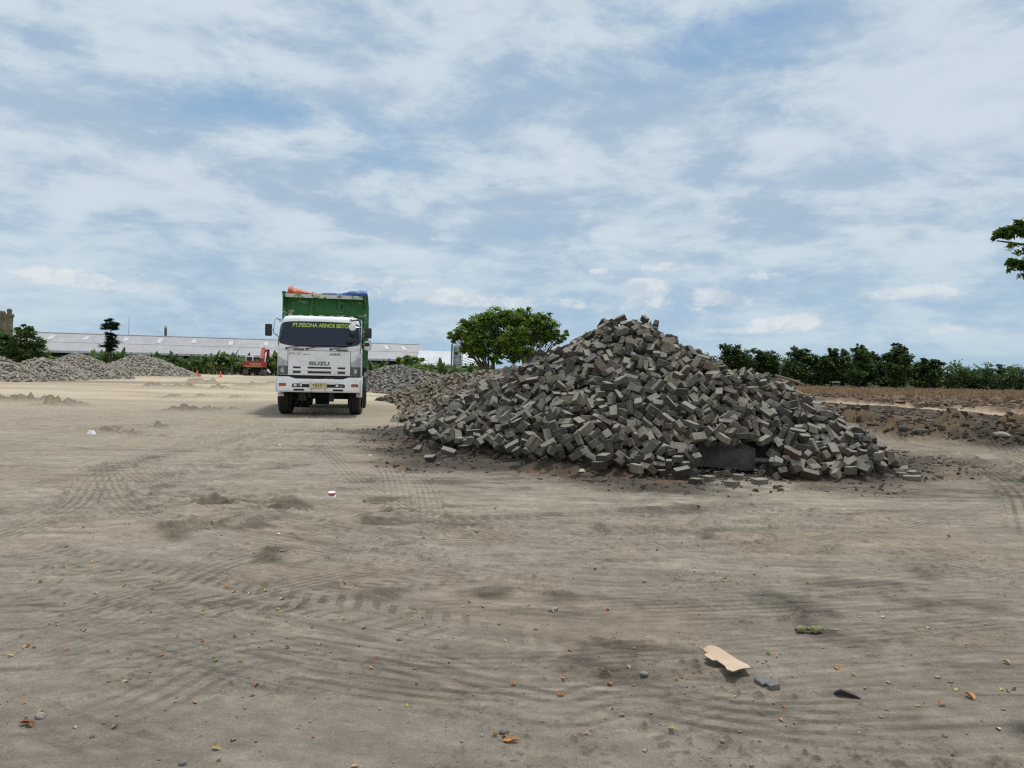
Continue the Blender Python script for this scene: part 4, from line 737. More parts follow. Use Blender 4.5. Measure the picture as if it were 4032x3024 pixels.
450,2594,366,-365,-316,-98,48,2302,92,-174,-95,305,716,2646,302,127,-84,447,1177,2687,114,-154,-20,-468,-209,2810,154,3,446,-190,596,2196,103,130,156,286,459,2625,391,-72,-482,34,109,2997,300,48,-444,-144,
222,2831,375,-163,-46,425,985,2476,171,18,-150,403,523,2337,209,118,145,-265,944,2436,156,220,123,257,1076,2355,67,-66,63,432,403,2325,199,-130,-68,-232,34,2677,252,57,49,392,1007,2253,56,-114,-332,311,
28,2753,247,-233,53,397,-342,2741,49,252,387,161,-9,2717,238,344,-134,67,-273,2805,105,38,-478,-77,1043,2377,109,164,-145,431,171,2562,267,-148,-59,441,809,2179,49,325,-298,159,593,2385,208,228,-45,-430,
-204,2793,148,44,-220,-409,520,2462,277,329,224,288,416,2796,436,61,490,46,472,2180,120,337,-109,-234,426,2072,37,94,-162,-460,889,2371,148,398,118,-50,110,2764,299,444,45,-50,928,2238,53,-75,-123,-337,
600,2476,268,-90,-206,392,221,2463,232,-259,376,41,556,2397,247,63,-276,406,60,2736,273,-259,-216,351,-139,2477,90,142,-77,108,-173,2643,150,-47,68,-307,806,2782,282,-180,-240,-400,-15,2384,88,-291,404,8,
28,2332,39,-212,158,-228,184,2868,353,-172,372,285,808,2231,104,-124,-237,380,51,2261,80,-410,-264,45,32,2866,279,150,49,-223,-299,2721,45,-427,-26,223,710,2354,189,205,50,-145,201,2161,75,188,4,452,
-2,2767,242,288,-392,95,-24,2644,210,259,-426,30,855,2236,98,-119,379,-269,1006,2414,133,-384,-275,46,385,2648,397,-153,448,146,-87,2430,74,134,85,350,628,2208,101,-194,-212,393,515,3026,291,321,355,133,
114,2568,249,-132,2,58,113,2324,122,165,248,-52,93,2384,162,125,223,-385,155,2883,337,496,-10,57,313,2853,404,-106,117,236,666,2416,221,171,-311,207,5,2283,70,248,-63,-368,244,3095,224,-126,83,-270,
-248,2526,59,137,-6,-318,-269,2840,114,102,-253,-274,952,2479,167,109,132,-203,614,2335,156,-175,91,-307,581,3327,60,-68,-450,184,-375,3164,77,251,-115,85,1128,2305,52,-432,122,-16,666,2297,128,8,-126,-153,
242,2637,353,25,171,-365,1043,3115,12,-47,-350,351,793,2262,87,388,0,-233,827,2165,31,220,-410,-129,64,2716,260,72,-437,-223,274,2160,88,243,-74,198,492,2796,427,-304,28,-35,1126,2333,50,65,390,-302,
145,2283,136,-134,-275,361,527,2384,243,-220,-388,169,643,2800,352,151,65,193,-211,2512,52,60,-248,393,439,2250,175,442,91,71,-144,2491,69,155,-104,-27,645,2396,208,-147,62,-288,371,2108,67,-438,-90,-112,
193,2292,133,-24,-50,-433,681,2314,144,-21,376,247,449,3391,75,103,-50,471,1304,2634,20,-146,-42,-463,1079,2343,51,262,-207,-116,-405,3081,33,310,-151,-29,1008,2606,202,-264,-392,41,-370,2942,40,-179,200,418,
-169,2588,131,-142,-282,386,509,2944,330,150,-310,-241,546,2497,297,-120,428,-165,-172,2955,182,268,-169,69,834,2257,103,435,-43,0,-215,3021,167,-236,-146,84,890,2696,262,-136,-26,-79,240,2118,46,-126,-56,-63,
8,2797,251,-429,22,-111,222,2188,92,430,-173,-119,780,2416,187,82,56,380,755,2720,296,-279,357,-172,-250,2862,137,-384,-281,152,1275,2697,49,-205,122,-199,398,2920,375,186,15,376,-272,2966,141,368,228,137,
276,3038,302,255,-39,-271,17,2599,225,-6,-264,182,182,2736,340,-99,144,-365,-445,3350,9,487,113,0,-44,2521,144,80,229,-332,755,2185,50,-190,233,-109,987,3132,20,-76,-433,-235,761,2127,17,397,243,128,
1288,2721,42,122,73,-474,969,2406,141,-76,-236,399,261,3070,262,-138,64,-250,484,3360,78,-203,-43,-153,499,2174,103,-363,300,167,804,2158,25,231,60,354,347,2296,195,-129,81,-2,786,2569,252,159,2,385,
550,2823,369,19,171,186,447,2140,97,140,-134,402,812,2640,278,34,109,-338,-410,3123,20,447,57,-59,-61,2409,55,218,-69,-419,830,2713,283,-65,470,-31,832,2330,136,-111,-102,-471,848,2555,244,-112,-180,374,
105,2659,268,-111,83,69,976,2711,245,467,-44,-142,1234,2511,38,300,271,292,116,2195,57,141,257,167,425,2612,375,139,-70,222,1141,2556,117,-99,50,-361,488,3006,305,-43,-39,-472,969,3168,18,127,158,262,
261,2497,285,-309,335,97,1078,2400,100,-271,-393,70,416,2991,327,-160,178,-336,86,2248,75,3,129,200,10,2320,77,160,-83,-55,90,2570,231,-481,-103,19,584,2483,289,-122,105,-217,413,2482,314,-136,363,-163,
409,2383,227,-67,-471,114,1238,2640,67,-39,151,-192,573,2204,98,18,214,19,424,2265,166,167,25,84,396,2867,397,-188,108,-366,381,2560,349,210,8,139,318,2241,152,-59,-491,75,306,2713,394,105,-121,204,
14,2637,218,-25,163,199,271,2862,388,32,70,3,266,2616,342,-90,406,-182,89,2593,254,26,-124,108,-54,2410,107,19,158,-28,-125,2649,184,-237,-79,432,-423,3206,33,462,66,-23,101,2718,295,8,-63,131,
756,2777,307,171,193,391,-138,2577,137,-119,273,-342,-231,2725,119,224,42,8,-307,2963,96,124,-399,-21,-291,2926,97,-378,66,147,212,2357,163,136,16,389,392,2301,175,-91,-194,337,376,2457,280,-200,431,93,
-148,2919,198,-25,-166,-62,73,2310,98,187,-89,-304,296,2316,190,131,-64,401,496,2346,203,327,174,319,562,2520,310,172,219,410,483,3454,9,500,19,0,551,2328,186,142,-65,-245,-328,2977,95,-272,-110,254,
786,2472,194,-56,-236,322,109,2554,236,244,57,48,-88,2486,96,295,-348,-203,686,2710,331,78,182,269,574,2928,308,-9,120,246,-217,2468,30,315,-353,-133,576,3374,27,-172,-10,-286,593,2232,100,219,75,13,
1120,2715,146,-234,126,-318,565,2319,162,126,-29,42,616,2537,282,129,-81,446,636,2472,240,-26,63,-139,596,3339,43,-183,100,-71,858,2707,270,343,278,-16,840,2630,275,125,-21,285,787,2153,34,-53,-202,344,
742,2383,160,-202,-430,-133,52,2615,230,306,92,78,1000,3191,9,0,0,312,953,2209,15,165,-64,-216,500,2970,319,68,-368,-254,1062,2379,77,-210,-275,344,-27,2306,53,-139,347,-332,-39,2376,71,93,291,185,
1017,3167,13,-136,281,-352,456,2168,110,108,80,-246,435,2192,131,382,143,225,-59,2875,236,128,-51,57,532,2241,134,63,-79,-217,-135,2866,186,285,-144,222,620,2489,267,124,-30,-242,458,2368,240,435,-104,-134,
629,2397,195,-64,89,-142,10,2366,124,54,-63,-12,316,2654,377,156,51,-466,510,2813,395,415,179,-135,579,2356,173,-347,303,193,1189,2623,98,121,109,445,-130,2849,188,-295,-237,-152,1047,2527,159,-11,10,-371,
414,2296,182,158,56,424,220,2887,367,261,-384,185,374,2982,332,-50,-7,467,884,2738,240,-56,186,316,790,2962,195,-5,159,142,755,2584,262,-387,294,67,420,2096,60,135,-153,365,555,3168,133,-80,182,151,
705,2516,249,-31,-41,390,-300,2993,100,159,14,470,-215,2653,108,401,198,-177,485,2922,347,-433,236,-78,673,2504,236,214,-40,274,539,2573,344,127,-466,-123,352,2252,154,-343,96,-90,117,2310,145,265,-32,288,
476,2874,371,-146,65,-473,440,3442,11,-28,18,415,476,2822,419,-282,6,-408,-156,3096,191,-296,178,-187,227,2285,135,379,-223,-190,-51,2602,169,-126,204,-420,306,2295,194,-272,-393,-60,981,2379,117,240,117,56,
661,2507,275,381,-286,152,919,2356,118,-171,259,-166,-297,2715,85,-449,-93,-117,202,2230,106,79,59,-446,866,2357,132,-77,30,428,379,2972,353,-362,-111,58,863,2203,59,287,-265,-43,230,2487,259,-452,25,-125,
882,2761,277,-143,-132,236,845,2387,165,42,317,-369,438,2988,327,83,197,71,173,2596,279,191,-152,5,27,2954,275,-16,-251,431,424,3043,319,59,-151,-432,794,2343,143,-70,91,390,12,2862,261,355,123,-323,
153,2204,67,-168,83,-191,627,3383,12,82,-344,-344,-256,2854,124,258,-400,0,694,2468,246,180,-140,427,-237,2939,153,-471,154,-4,265,3115,203,-258,-51,237,234,2210,122,-430,-182,-13,1084,2290,60,11,-157,276,
288,2288,152,-114,481,63,-312,2800,38,301,-183,-206,143,2536,254,97,-104,-85,-96,2809,213,-278,357,208,-136,2744,192,22,-102,318,-409,3116,48,66,-156,285,285,3436,21,-345,121,-250,274,2200,111,-1,-160,371,
-337,3028,21,-140,460,-62,1288,2754,52,0,113,486,120,2642,283,186,30,-443,144,2677,312,99,243,-417,-215,2544,77,278,7,58,70,2579,212,33,281,-322,-16,2852,240,468,143,-104,534,2370,212,200,100,441,
88,2821,291,-152,-170,44,612,2366,187,202,-45,362,495,3063,260,43,198,55,503,3051,274,-393,-233,164,1245,2776,80,296,-181,42,576,2419,233,485,72,-53,77,3180,114,77,-201,-409,1251,2743,77,82,-15,492,
119,2459,162,398,-227,-192,115,2492,180,172,169,-436,522,2913,345,-109,211,-32,100,2523,192,353,-259,-240,602,2597,339,-222,299,-39,86,2674,258,135,-461,-114,64,2948,291,478,73,-108,-344,3049,17,166,-389,-259,
-299,2744,49,-59,-122,478,1166,2847,128,140,254,-97,584,2535,305,49,-3,457,473,2988,329,196,258,314,-128,2520,98,-29,158,-471,-37,2402,47,67,-103,297,523,3120,232,-23,-97,270,-71,2444,84,55,149,82,
569,2463,265,-112,-460,92,1075,2767,184,-118,130,444,-25,2368,50,-35,73,184,563,2778,379,-166,-148,-448,-4,2832,239,-12,96,122,570,2813,363,-186,13,-425,17,2929,270,-19,-495,-40,62,2491,144,-190,-3,-113,
541,2308,172,166,-21,-230,567,3003,272,-155,-12,-379,573,2259,127,240,-91,408,978,2171,25,-185,-40,-171,549,2880,344,-228,-16,250,74,2503,156,-84,-182,451,50,2730,250,-133,-27,122,1158,2717,128,-217,-389,-216,
-209,2534,58,284,-85,-5,107,2976,287,64,-451,-162,261,2367,193,-71,160,-449,490,2264,164,112,-129,415,391,2075,41,75,222,-436,276,2937,335,51,368,292,771,3279,55,141,-28,-411,257,3052,251,397,-261,-44,
346,3397,51,-79,75,309,382,3114,232,105,450,46,353,3028,283,316,352,-89,349,2989,308,164,189,199,348,2965,332,42,103,-229,338,2913,365,188,-46,-228,327,2341,209,485,100,-69,276,3196,157,-334,194,-295,
854,2790,279,419,147,122,285,2132,71,143,-79,-472,355,2083,32,161,113,-376,354,3119,210,-197,-10,175,251,2296,157,456,130,86,417,2913,379,167,84,246,257,2644,339,30,-159,110,322,3001,295,-138,-96,-32,
313,2973,323,14,-123,301,295,2893,377,-271,212,-175,247,2709,359,138,-138,-26,273,2983,308,133,227,350,320,2682,387,124,152,-458,276,3069,245,192,-5,-440,301,2383,227,56,-91,319,258,2869,376,-51,57,-450,
372,2373,212,-71,-136,125,378,2494,309,115,-116,274,395,2827,413,-164,0,132,501,2107,47,404,158,238,133,2603,256,-115,304,375,448,2954,334,-153,11,-48,900,2402,154,309,258,264,132,2815,313,-136,-234,418,
461,2250,149,-66,95,-469,436,3049,282,-139,-14,318,421,3044,296,44,-133,-419,406,3001,311,188,-376,-160,176,2265,123,-43,34,334,406,2945,347,108,258,179,447,2921,373,-18,100,-408,135,2404,172,328,45,275,
473,2396,241,194,53,-171,702,2796,339,-11,-4,-430,108,2697,286,51,-135,127,133,2747,304,86,-191,451,137,2782,314,5,476,-134,194,3140,177,-187,-46,132,445,2097,61,-92,-409,121,197,2448,210,214,-38,-202,
377,3425,27,149,-433,168,422,3076,258,-106,99,249,407,3063,283,82,6,-405,383,3028,286,-84,143,391,167,2803,331,182,-80,-304,371,2922,358,-75,456,184,256,2106,37,-130,-43,-25,114,2675,279,37,-389,-255,
1192,2742,104,-454,-45,42,316,3437,38,-303,-352,33,622,2915,313,-320,-267,163,-129,2813,188,398,-248,42,273,3360,67,484,38,39,262,2237,138,411,-185,-212,199,2815,358,160,444,43,201,2934,343,132,-402,-56,
1312,2805,46,271,142,-351,330,2885,380,-258,11,-188,339,3438,23,169,-108,-76,-202,2906,162,-422,45,-246,354,3451,15,-179,43,-158,438,3147,215,-297,381,129,467,2281,184,-206,-44,126,452,2818,426,87,179,310,
442,2897,384,91,45,152,-205,2722,135,155,-418,-210,498,2820,427,137,311,28,506,2838,398,137,-311,-366,600,2862,362,-138,-138,459,-105,3066,216,-7,-50,262,254,3205,168,-214,271,-195,160,2931,334,351,177,246,
195,2780,349,124,373,-276,-34,2771,224,155,38,-444,62,2453,140,184,-104,-117,-5,2373,103,-366,333,68,7,2679,239,296,-124,-201,23,2840,263,282,162,-357,-61,2711,227,-444,-191,33,-108,2682,199,365,-210,232,
-82,2669,204,-130,-147,-9,46,2330,103,-146,-172,18,66,2877,295,202,-118,105,117,2253,73,-224,-254,12,60,2349,131,134,-328,349,101,2437,163,-105,211,425,125,2248,106,-20,-29,-456,125,2263,120,471,164,-18,
104,2417,161,-204,30,119,127,2576,268,-142,-239,410,151,2531,234,-289,-271,70,128,2341,156,88,328,-316,680,2760,338,-300,139,-38,606,3403,22,57,-178,182,-243,2803,126,-471,-91,108,686,2241,107,-425,-26,120,
938,2166,17,-5,94,296,-331,2770,55,98,-451,39,1067,2711,182,-270,53,155,-298,2650,69,-464,-182,-1,1041,2248,20,-278,-382,163,1086,2258,43,97,-333,353,-347,3114,68,266,393,157,-391,2997,50,107,124,-353,
-380,2970,51,151,-84,413,-364,3151,67,-145,107,465,-406,3176,43,-149,-115,-55,-416,3219,43,361,-297,114,-440,3331,19,202,-418,-186,-432,3268,29,411,-43,231,1336,2765,28,243,257,257,1298,2778,50,46,-1,-34,
1262,2685,44,53,254,319,1192,2406,23,251,-382,200,1099,2305,32,362,-246,-203,946,2661,248,95,-5,-332,-6,2673,219,-481,70,44,-324,3127,90,27,-141,71,926,2267,74,223,1,283,-211,2689,125,324,309,-207,
695,2419,207,285,-108,-144,701,2556,274,177,-34,375,703,2822,320,444,-229,4,730,2511,253,391,-307,50,745,2767,299,-196,181,-160,711,3155,112,111,271,401,713,2276,127,-324,-215,181,737,2496,235,132,-120,-183,
776,2233,79,298,296,146,760,2324,131,-343,-224,283,752,3300,45,-455,-198,-41,809,2452,195,347,-300,-179,818,2232,86,-8,-267,261,814,2332,123,-96,-118,-476,-287,3100,121,-199,-343,-7,836,2362,162,199,242,-168,
874,2341,98,-186,-151,382,895,2743,261,-120,122,380,959,2746,236,-135,211,295,634,2764,341,312,255,43,-63,2805,220,289,95,257,-98,2895,217,-257,-349,136,795,2710,274,-198,63,-329,839,2527,227,42,-76,-310,
929,2210,32,156,47,315,1158,2344,36,39,-1,65,890,2372,104,401,-218,-53,951,2403,129,47,129,411,1023,2564,180,272,-362,-209,991,2661,216,26,163,94,807,2311,95,-71,-126,-212,1020,2742,203,-34,-415,-133,
1065,2449,119,-55,119,-85,1031,2633,192,61,142,68,1051,2663,176,-9,-478,38,1120,2474,103,-161,360,-303,171,2755,333,98,144,110,1085,2556,141,242,149,117,1084,2620,155,-79,-475,-47,1123,2319,25,-118,-6,483,
1084,2694,167,-153,-53,-464,805,2274,88,374,-5,-219,793,2209,68,191,-443,-26,768,3314,32,56,-34,242,574,2968,287,-105,137,67,590,3007,260,-12,168,293,635,2222,92,-386,136,-182,645,2560,307,148,-78,385,
622,2627,340,-458,27,142,663,2748,338,-7,-316,358,641,2796,324,-397,97,103,656,2277,115,-130,8,459,654,2371,165,379,-220,-132,628,2431,201,171,-81,417,660,2455,216,-372,-293,145,655,3265,75,-230,429,112,
678,2255,90,-74,-136,194,683,2286,117,-88,-26,461,676,2490,253,-188,229,28,704,2613,287,226,-400,-190,738,2717,304,-237,405,-115,730,2334,119,16,-221,-281,800,3022,163,-188,115,-253,1117,2497,108,-152,126,-442,
1095,2994,29,13,-453,126,1169,2669,103,79,123,358,1129,3004,12,446,-197,-45,-332,2870,75,125,-247,-224,-326,2982,73,53,-486,16,-363,3019,66,-133,-84,327,41,2822,290,-140,-192,266,-344,3073,68,144,209,-426,
-315,3095,97,100,19,193,14,2537,179,-307,-247,25,-262,2899,112,71,-64,-113,-265,2937,104,-63,-377,-285,-173,2463,64,276,-153,-374,-228,2643,100,350,279,-202,-232,2990,150,-479,51,131,-124,2462,83,161,-167,78,
-129,2548,120,235,-153,-387,-132,3049,192,-149,453,-148,-150,2653,159,305,98,-152,-151,2690,164,-146,-66,-301,-145,2735,169,-417,261,39,-44,2330,64,125,-38,-273,-324,2763,74,-185,19,-433,-5,2439,133,-90,68,67,
-299,2696,66,-193,-2,151,-368,3182,70,238,-79,-432,1122,3038,12,-355,19,-18,1167,2365,15,-38,445,-225,1181,2464,50,-268,398,-31,1212,2666,96,-123,-13,-483,1165,2977,11,-38,2,45,1212,2448,18,-367,-317,-92,
1196,2475,43,390,280,135,268,3224,186,3,346,38,1249,2687,62,-271,42,-271,1235,2675,63,-230,173,-104,1275,2678,29,-175,-95,380,1307,2725,28,-85,30,-199,1320,2672,9,5,1,500,1323,2697,12,351,40,39,
-381,3109,22,-401,233,155,-402,3261,46,-432,-199,-151,-386,3024,33,66,-466,-80,-327,3199,70,-462,82,124,-349,2851,52,190,309,-288,-295,2677,55,118,-63,26,1292,2810,70,384,230,191]
DA = np.array(DATA, float).reshape(-1, 6); NB = len(DA); BP = DA[:, :3] / 200
BQ = DA[:, 3:] / 500; BQ = np.concatenate([np.sqrt(np.clip(1 - (BQ ** 2).sum(1, keepdims=True), 0, 1)), BQ], 1)
def where(x, y, z):
    if z > 1.95: p = 'at the peak of the heap'
    elif x < -.9: p = 'in the low left tail'
    elif x < .6: p = 'on the left flank' if z > .35 else 'at the far left foot'
    elif x < 2.0: p = 'high up left of the peak' if z > 1.2 else ('midway up left of the peak' if z > .5 else 'at the foot left of the slab')
    elif x < 3.9: p = 'high up right of the peak' if z > 1.2 else ('above the dark concrete slab' if z > .42 else 'beside the dark concrete slab')
    elif x < 5.0: p = 'on the right shoulder' if z > .75 else ('below the right shoulder' if z > .3 else 'at the foot right of the pipe')
    else: p = 'on the right end slope' if z > .3 else 'at the low right end'
    return p
TNAME = ['mid grey', 'dull grey', 'light grey', 'dark grey', 'pale dusty', 'brownish grey', 'pale buff', 'reddish brown']
rest_v, rest_f, rest_c = [], [], []
fb = np.array([(0, 1, 3, 2), (4, 6, 7, 5), (0, 4, 5, 1), (2, 3, 7, 6), (0, 2, 6, 4), (1, 5, 7, 3)])
def rest_add(me, Mx, tone):
    n = sum(len(a) for a in rest_v)
    vv = np.array([Mx @ v.co for v in me.vertices]); rest_v.append(vv)
    for p in me.polygons: rest_f.append([n + i for i in p.vertices])
    rest_c.append(np.tile(np.array(tone) * rng.uniform(.85, 1.18), (len(vv), 1)))
BP = BP.copy(); BP[:, 2] += np.clip(BP[:, 2] - 1.6, 0, 1) * .2
slab_c = Vector((3.10, 11.10, .235))
nh = 0
EXTRA = []
# single blocks lying clear of the foot, read off the photo (photo x, y, turn, tone)
for px, py, rz, t in [(1795,1704,.2,1),(1733,1763,.1,2),(2020,1745,1.0,3),(1830,1770,-.5,3),(2140,1795,.05,2),(2200,1800,.9,3),(2560,1872,.0,3),(2620,1868,.3,3),(2665,1890,-.55,0),(2790,1893,.9,4),(2920,1888,-.25,4),(3175,1868,.03,1),(3290,1878,.02,0),(3115,1875,.2,3),(3560,1880,.05,4),(3592,1872,.7,4),(3590,1892,-.4,4),(3050,1862,1.2,1),(2400,1830,.6,1),(2500,1850,.2,1),(2990,1905,.5,4),(2880,1915,.7,4),(1700,1722,.4,1),(1660,1650,.3,1),(2740,1905,.9,3)]:
    p = gpt(px, py); EXTRA.append((p, Euler((rng.uniform(-.12, .12), rng.uniform(-.1, .1), rz)).to_quaternion(), t, rng.choice([0, 1, 2, 3, 4, 9])))
for i, (p, q, t, v) in enumerate(EXTRA):
    o = link('paving_block', hero_mesh(v, t), None); o.rotation_mode = 'QUATERNION'; o.rotation_quaternion = q; o.location = (p.x, p.y, p.z + .028)
    tag(o, '%s paving block lying loose %s of the big heap, %s' % (TNAME[t], 'left' if p.x < 1.2 else 'in front' if p.x < 4.3 else 'right', 'turned askew' if abs(q.z) > .2 else 'square to the camera'), 'paving block', 'loose paving blocks in front of the big heap'); nh += 1
for i in range(NB):
    p = Vector(BP[i]); q = Quaternion(BQ[i]).normalized()
    if abs(p.x - slab_c.x) < .47 and p.y < slab_c.y + .0 and p.z < .46: continue
    if p.z < .14 and p.y < 15.5 and rng.random() < .8:     # foot blocks sit askew in the loose soil
        q = Euler((rng.uniform(-.75, .75), rng.uniform(-.6, .6), rng.uniform(0, 6.28))).to_quaternion(); p = p + Vector((0, 0, rng.uniform(-.03, .035)))
    t = rng.choices(range(8), TW)[0]; v = rng.randrange(NV)
    if p.x < -.3 and rng.random() < .35: t = 2
    if nh < 300:
        o = link('paving_block', hero_mesh(v, t)); o.rotation_mode = 'QUATERNION'; o.rotation_quaternion = q; o.location = p
        ax = q @ Vector((1, 0, 0)); up = abs((q @ Vector((0, 0, 1))).z)
        pose = 'standing on end' if abs(ax.z) > .75 else ('leaning' if abs(ax.z) > .35 else ('lying flat' if up > .75 else ('lying on its edge' if up < .4 else 'tipped')))
        brk = 'broken ' if v in BROK else ''
        if t == 3: o['label'] = ''
        tag(o, '%s%s paving block %s %s' % (brk, TNAME[t], pose, where(*p)), 'paving block', 'paving blocks of the big heap'); nh += 1
    else:
        rest_add(protos[v], Matrix.Translation(p) @ q.to_matrix().to_4x4(), TONES[t])
def poly_mesh(name, vs, fs, col, mt):
    me = bpy.data.meshes.new(name); Vv = np.concatenate(vs); me.from_pydata(Vv.tolist(), [], fs)
    ca = me.color_attributes.new('col', 'FLOAT_COLOR', 'POINT'); a = np.ones((len(Vv), 4), 'f'); a[:, :3] = np.concatenate(col); ca.data.foreach_set('color', a.ravel()); me.materials.append(mt); return me
o = link('paving_blocks_heap', poly_mesh('paving_blocks_heap', rest_v, rest_f, rest_c, M['block']))
tag(o, 'rest of the big heap of grey concrete paving blocks beyond the nearest ones', 'block heap', 'paving blocks of the big heap', 'stuff')

# ----------------------------------------------------------------- heaps further off
def block_heap(name, label, pts_px, slope, n, tones, seed, size=(.24, .12, .09), front_only=True, dens_top=1.0):
    """pts_px: ridge as (photo x, photo y of the top, depth); body sheet + tumbled blocks in ONE object"""
    r = np.random.RandomState(seed); pts = []
    for px, py, d in pts_px:
        w = at(px, py, d); pts.append((w.x, w.y, w.z - size[2]))
    hm = max(p[2] for p in pts); ext = hm / slope + .5
    x0 = min(p[0] for p in pts) - ext; x1 = max(p[0] for p in pts) + ext; y0 = min(p[1] for p in pts) - ext; y1 = max(p[1] for p in pts) + ext
    st = max(.22, (x1 - x0) / 90); xs = np.arange(x0, x1, st); ys = np.arange(y0, y1, st); X, Y = np.meshgrid(xs, ys)
    def hf(X, Y): return ridge_h(X, Y, pts, slope) + .28 * (fbm(X / 1.0, Y / 1.0, seed, 3) - .5) * min(1, hm)
    Z = np.maximum(hf(X, Y) - .05, -.3)
    nx, ny = len(xs), len(ys); V = np.stack([X, Y, Z], -1).reshape(-1, 3)
    id_ = np.arange(nx * ny).reshape(ny, nx); Q = np.stack([id_[:-1, :-1], id_[:-1, 1:], id_[1:, 1:], id_[1:, :-1]], -1).reshape(-1, 4)
    keep = Z.reshape(-1)[Q].max(1) > -.1; Q = Q[keep]
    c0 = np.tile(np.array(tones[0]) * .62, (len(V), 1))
    P = []
    while len(P) < n:
        x = r.uniform(x0, x1, 4000); y = r.uniform(y0, y1, 4000); h = hf(x, y); ok = (h > -.02) & (r.rand(4000) < np.where(h < .2, .6, 1.0))
        P += list(zip(x[ok], y[ok], h[ok]))
    P = np.array(P[:n]); sc_ = np.array(size) * (.7 + .6 * r.rand(n, 1)) * np.array([1, 1, 1]); sc_[:, 0] *= .6 + .5 * r.rand(n)
    cor = np.array([(a, b, c) for a in (-.5, .5) for b in (-.5, .5) for c in (-.5, .5)])
    L = cor[None] * sc_[:, None]; L = L * (1 + .25 * (r.rand(n, 8, 3) - .5))
    e = r.uniform(-1, 1, (n, 3)) * np.array([.9, .9, 3.14])
    cx, sx, cy, sy, cz, sz = np.cos(e[:, 0]), np.sin(e[:, 0]), np.cos(e[:, 1]), np.sin(e[:, 1]), np.cos(e[:, 2]), np.sin(e[:, 2])
    RX = np.zeros((n, 3, 3)); RX[:, 0, 0] = 1; RX[:, 1, 1] = cx; RX[:, 1, 2] = -sx; RX[:, 2, 1] = sx; RX[:, 2, 2] = cx
    RY = np.zeros((n, 3, 3)); RY[:, 1, 1] = 1; RY[:, 0, 0] = cy; RY[:, 0, 2] = sy; RY[:, 2, 0] = -sy; RY[:, 2, 2] = cy
    RZ = np.zeros((n, 3, 3)); RZ[:, 2, 2] = 1; RZ[:, 0, 0] = cz; RZ[:, 0, 1] = -sz; RZ[:, 1, 0] = sz; RZ[:, 1, 1] = cz
    B = np.einsum('nij,nkj->nki', RZ @ RY @ RX, L) + P[:, None]; B[..., 2] += .02
    Vb = B.reshape(-1, 3); Fb = (fb[None] + 8 * np.arange(n)[:, None, None]).reshape(-1, 4) + len(V)
    tt = np.array(tones)[r.randint(0, len(tones), n)] * (.7 + .6 * r.rand(n, 1)); cb = np.repeat(tt, 8, 0)
    me = np_mesh(name, np.concatenate([V, Vb]), np.concatenate([Q, Fb]), M['rubble'], np.concatenate([c0, cb]))
    return tag(link(name, me), label, 'rubble heap', 'block heaps across the yard', 'stuff')
GR = [(.15, .145, .13), (.19, .18, .16), (.12, .115, .105), (.24, .225, .195)]
BG = [(.32, .285, .24), (.38, .345, .29), (.24, .215, .18), (.44, .40, .33)]
BW = [(.12, .092, .060), (.16, .122, .078), (.09, .068, .046), (.23, .185, .12), (.085, .07, .056), (.13, .09, .06)]
block_heap('rubble_heap', 'grey soil and block heap cut off by the left edge of the photo', [(-60,1392,49), (0,1402,49), (25,1424,50), (60,1445,50)], .6, 700, BG, 1)
block_heap('rubble_heap', 'low grey heap of broken blocks below the dense green tree', [(70,1428,52), (120,1415,53), (174,1409,54), (215,1424,55), (250,1428,57)], .55, 1500, BG, 2)
block_heap('rubble_heap', 'tall pale heap of broken blocks left of the tall thin conifer', [(252,1410,60), (285,1394,61), (320,1391,61), (350,1402,61), (385,1425,62), (430,1444,64)], .52, 1700, BG, 3)
block_heap('rubble_heap', 'round topped pale block heap between the conifer and the traffic cones', [(455,1432,80), (500,1408,80), (546,1391,80), (585,1402,80), (625,1414,80), (680,1438,80), (735,1468,79)], .42, 2000, BG, 4, (.30, .16, .12))
block_heap('rubble_heap', 'grey block heap behind the truck below the banana plants', [(1440,1462,46), (1500,1452,46), (1540,1436,46), (1572,1432,46), (1610,1446,45), (1690,1466,43), (1750,1478,41)], .42, 2200, GR, 5)
block_heap('rubble_heap', 'brown heap of old blocks and earth below the bushy tree', [(1735,1486,33), (1770,1474,32.5), (1800,1466,32), (1870,1464,31), (1930,1460,29), (1997,1452,27), (2047,1450,25), (2110,1444,22), (2160,1436,20)], .40, 3400, BW, 6, (.23, .12, .09))
block_heap('rubble_heap', 'small grey fringe of blocks at the left end of the brown heap', [(1700,1530,33), (1640,1535,37), (1580,1530,41)], .35, 700, GR, 7)

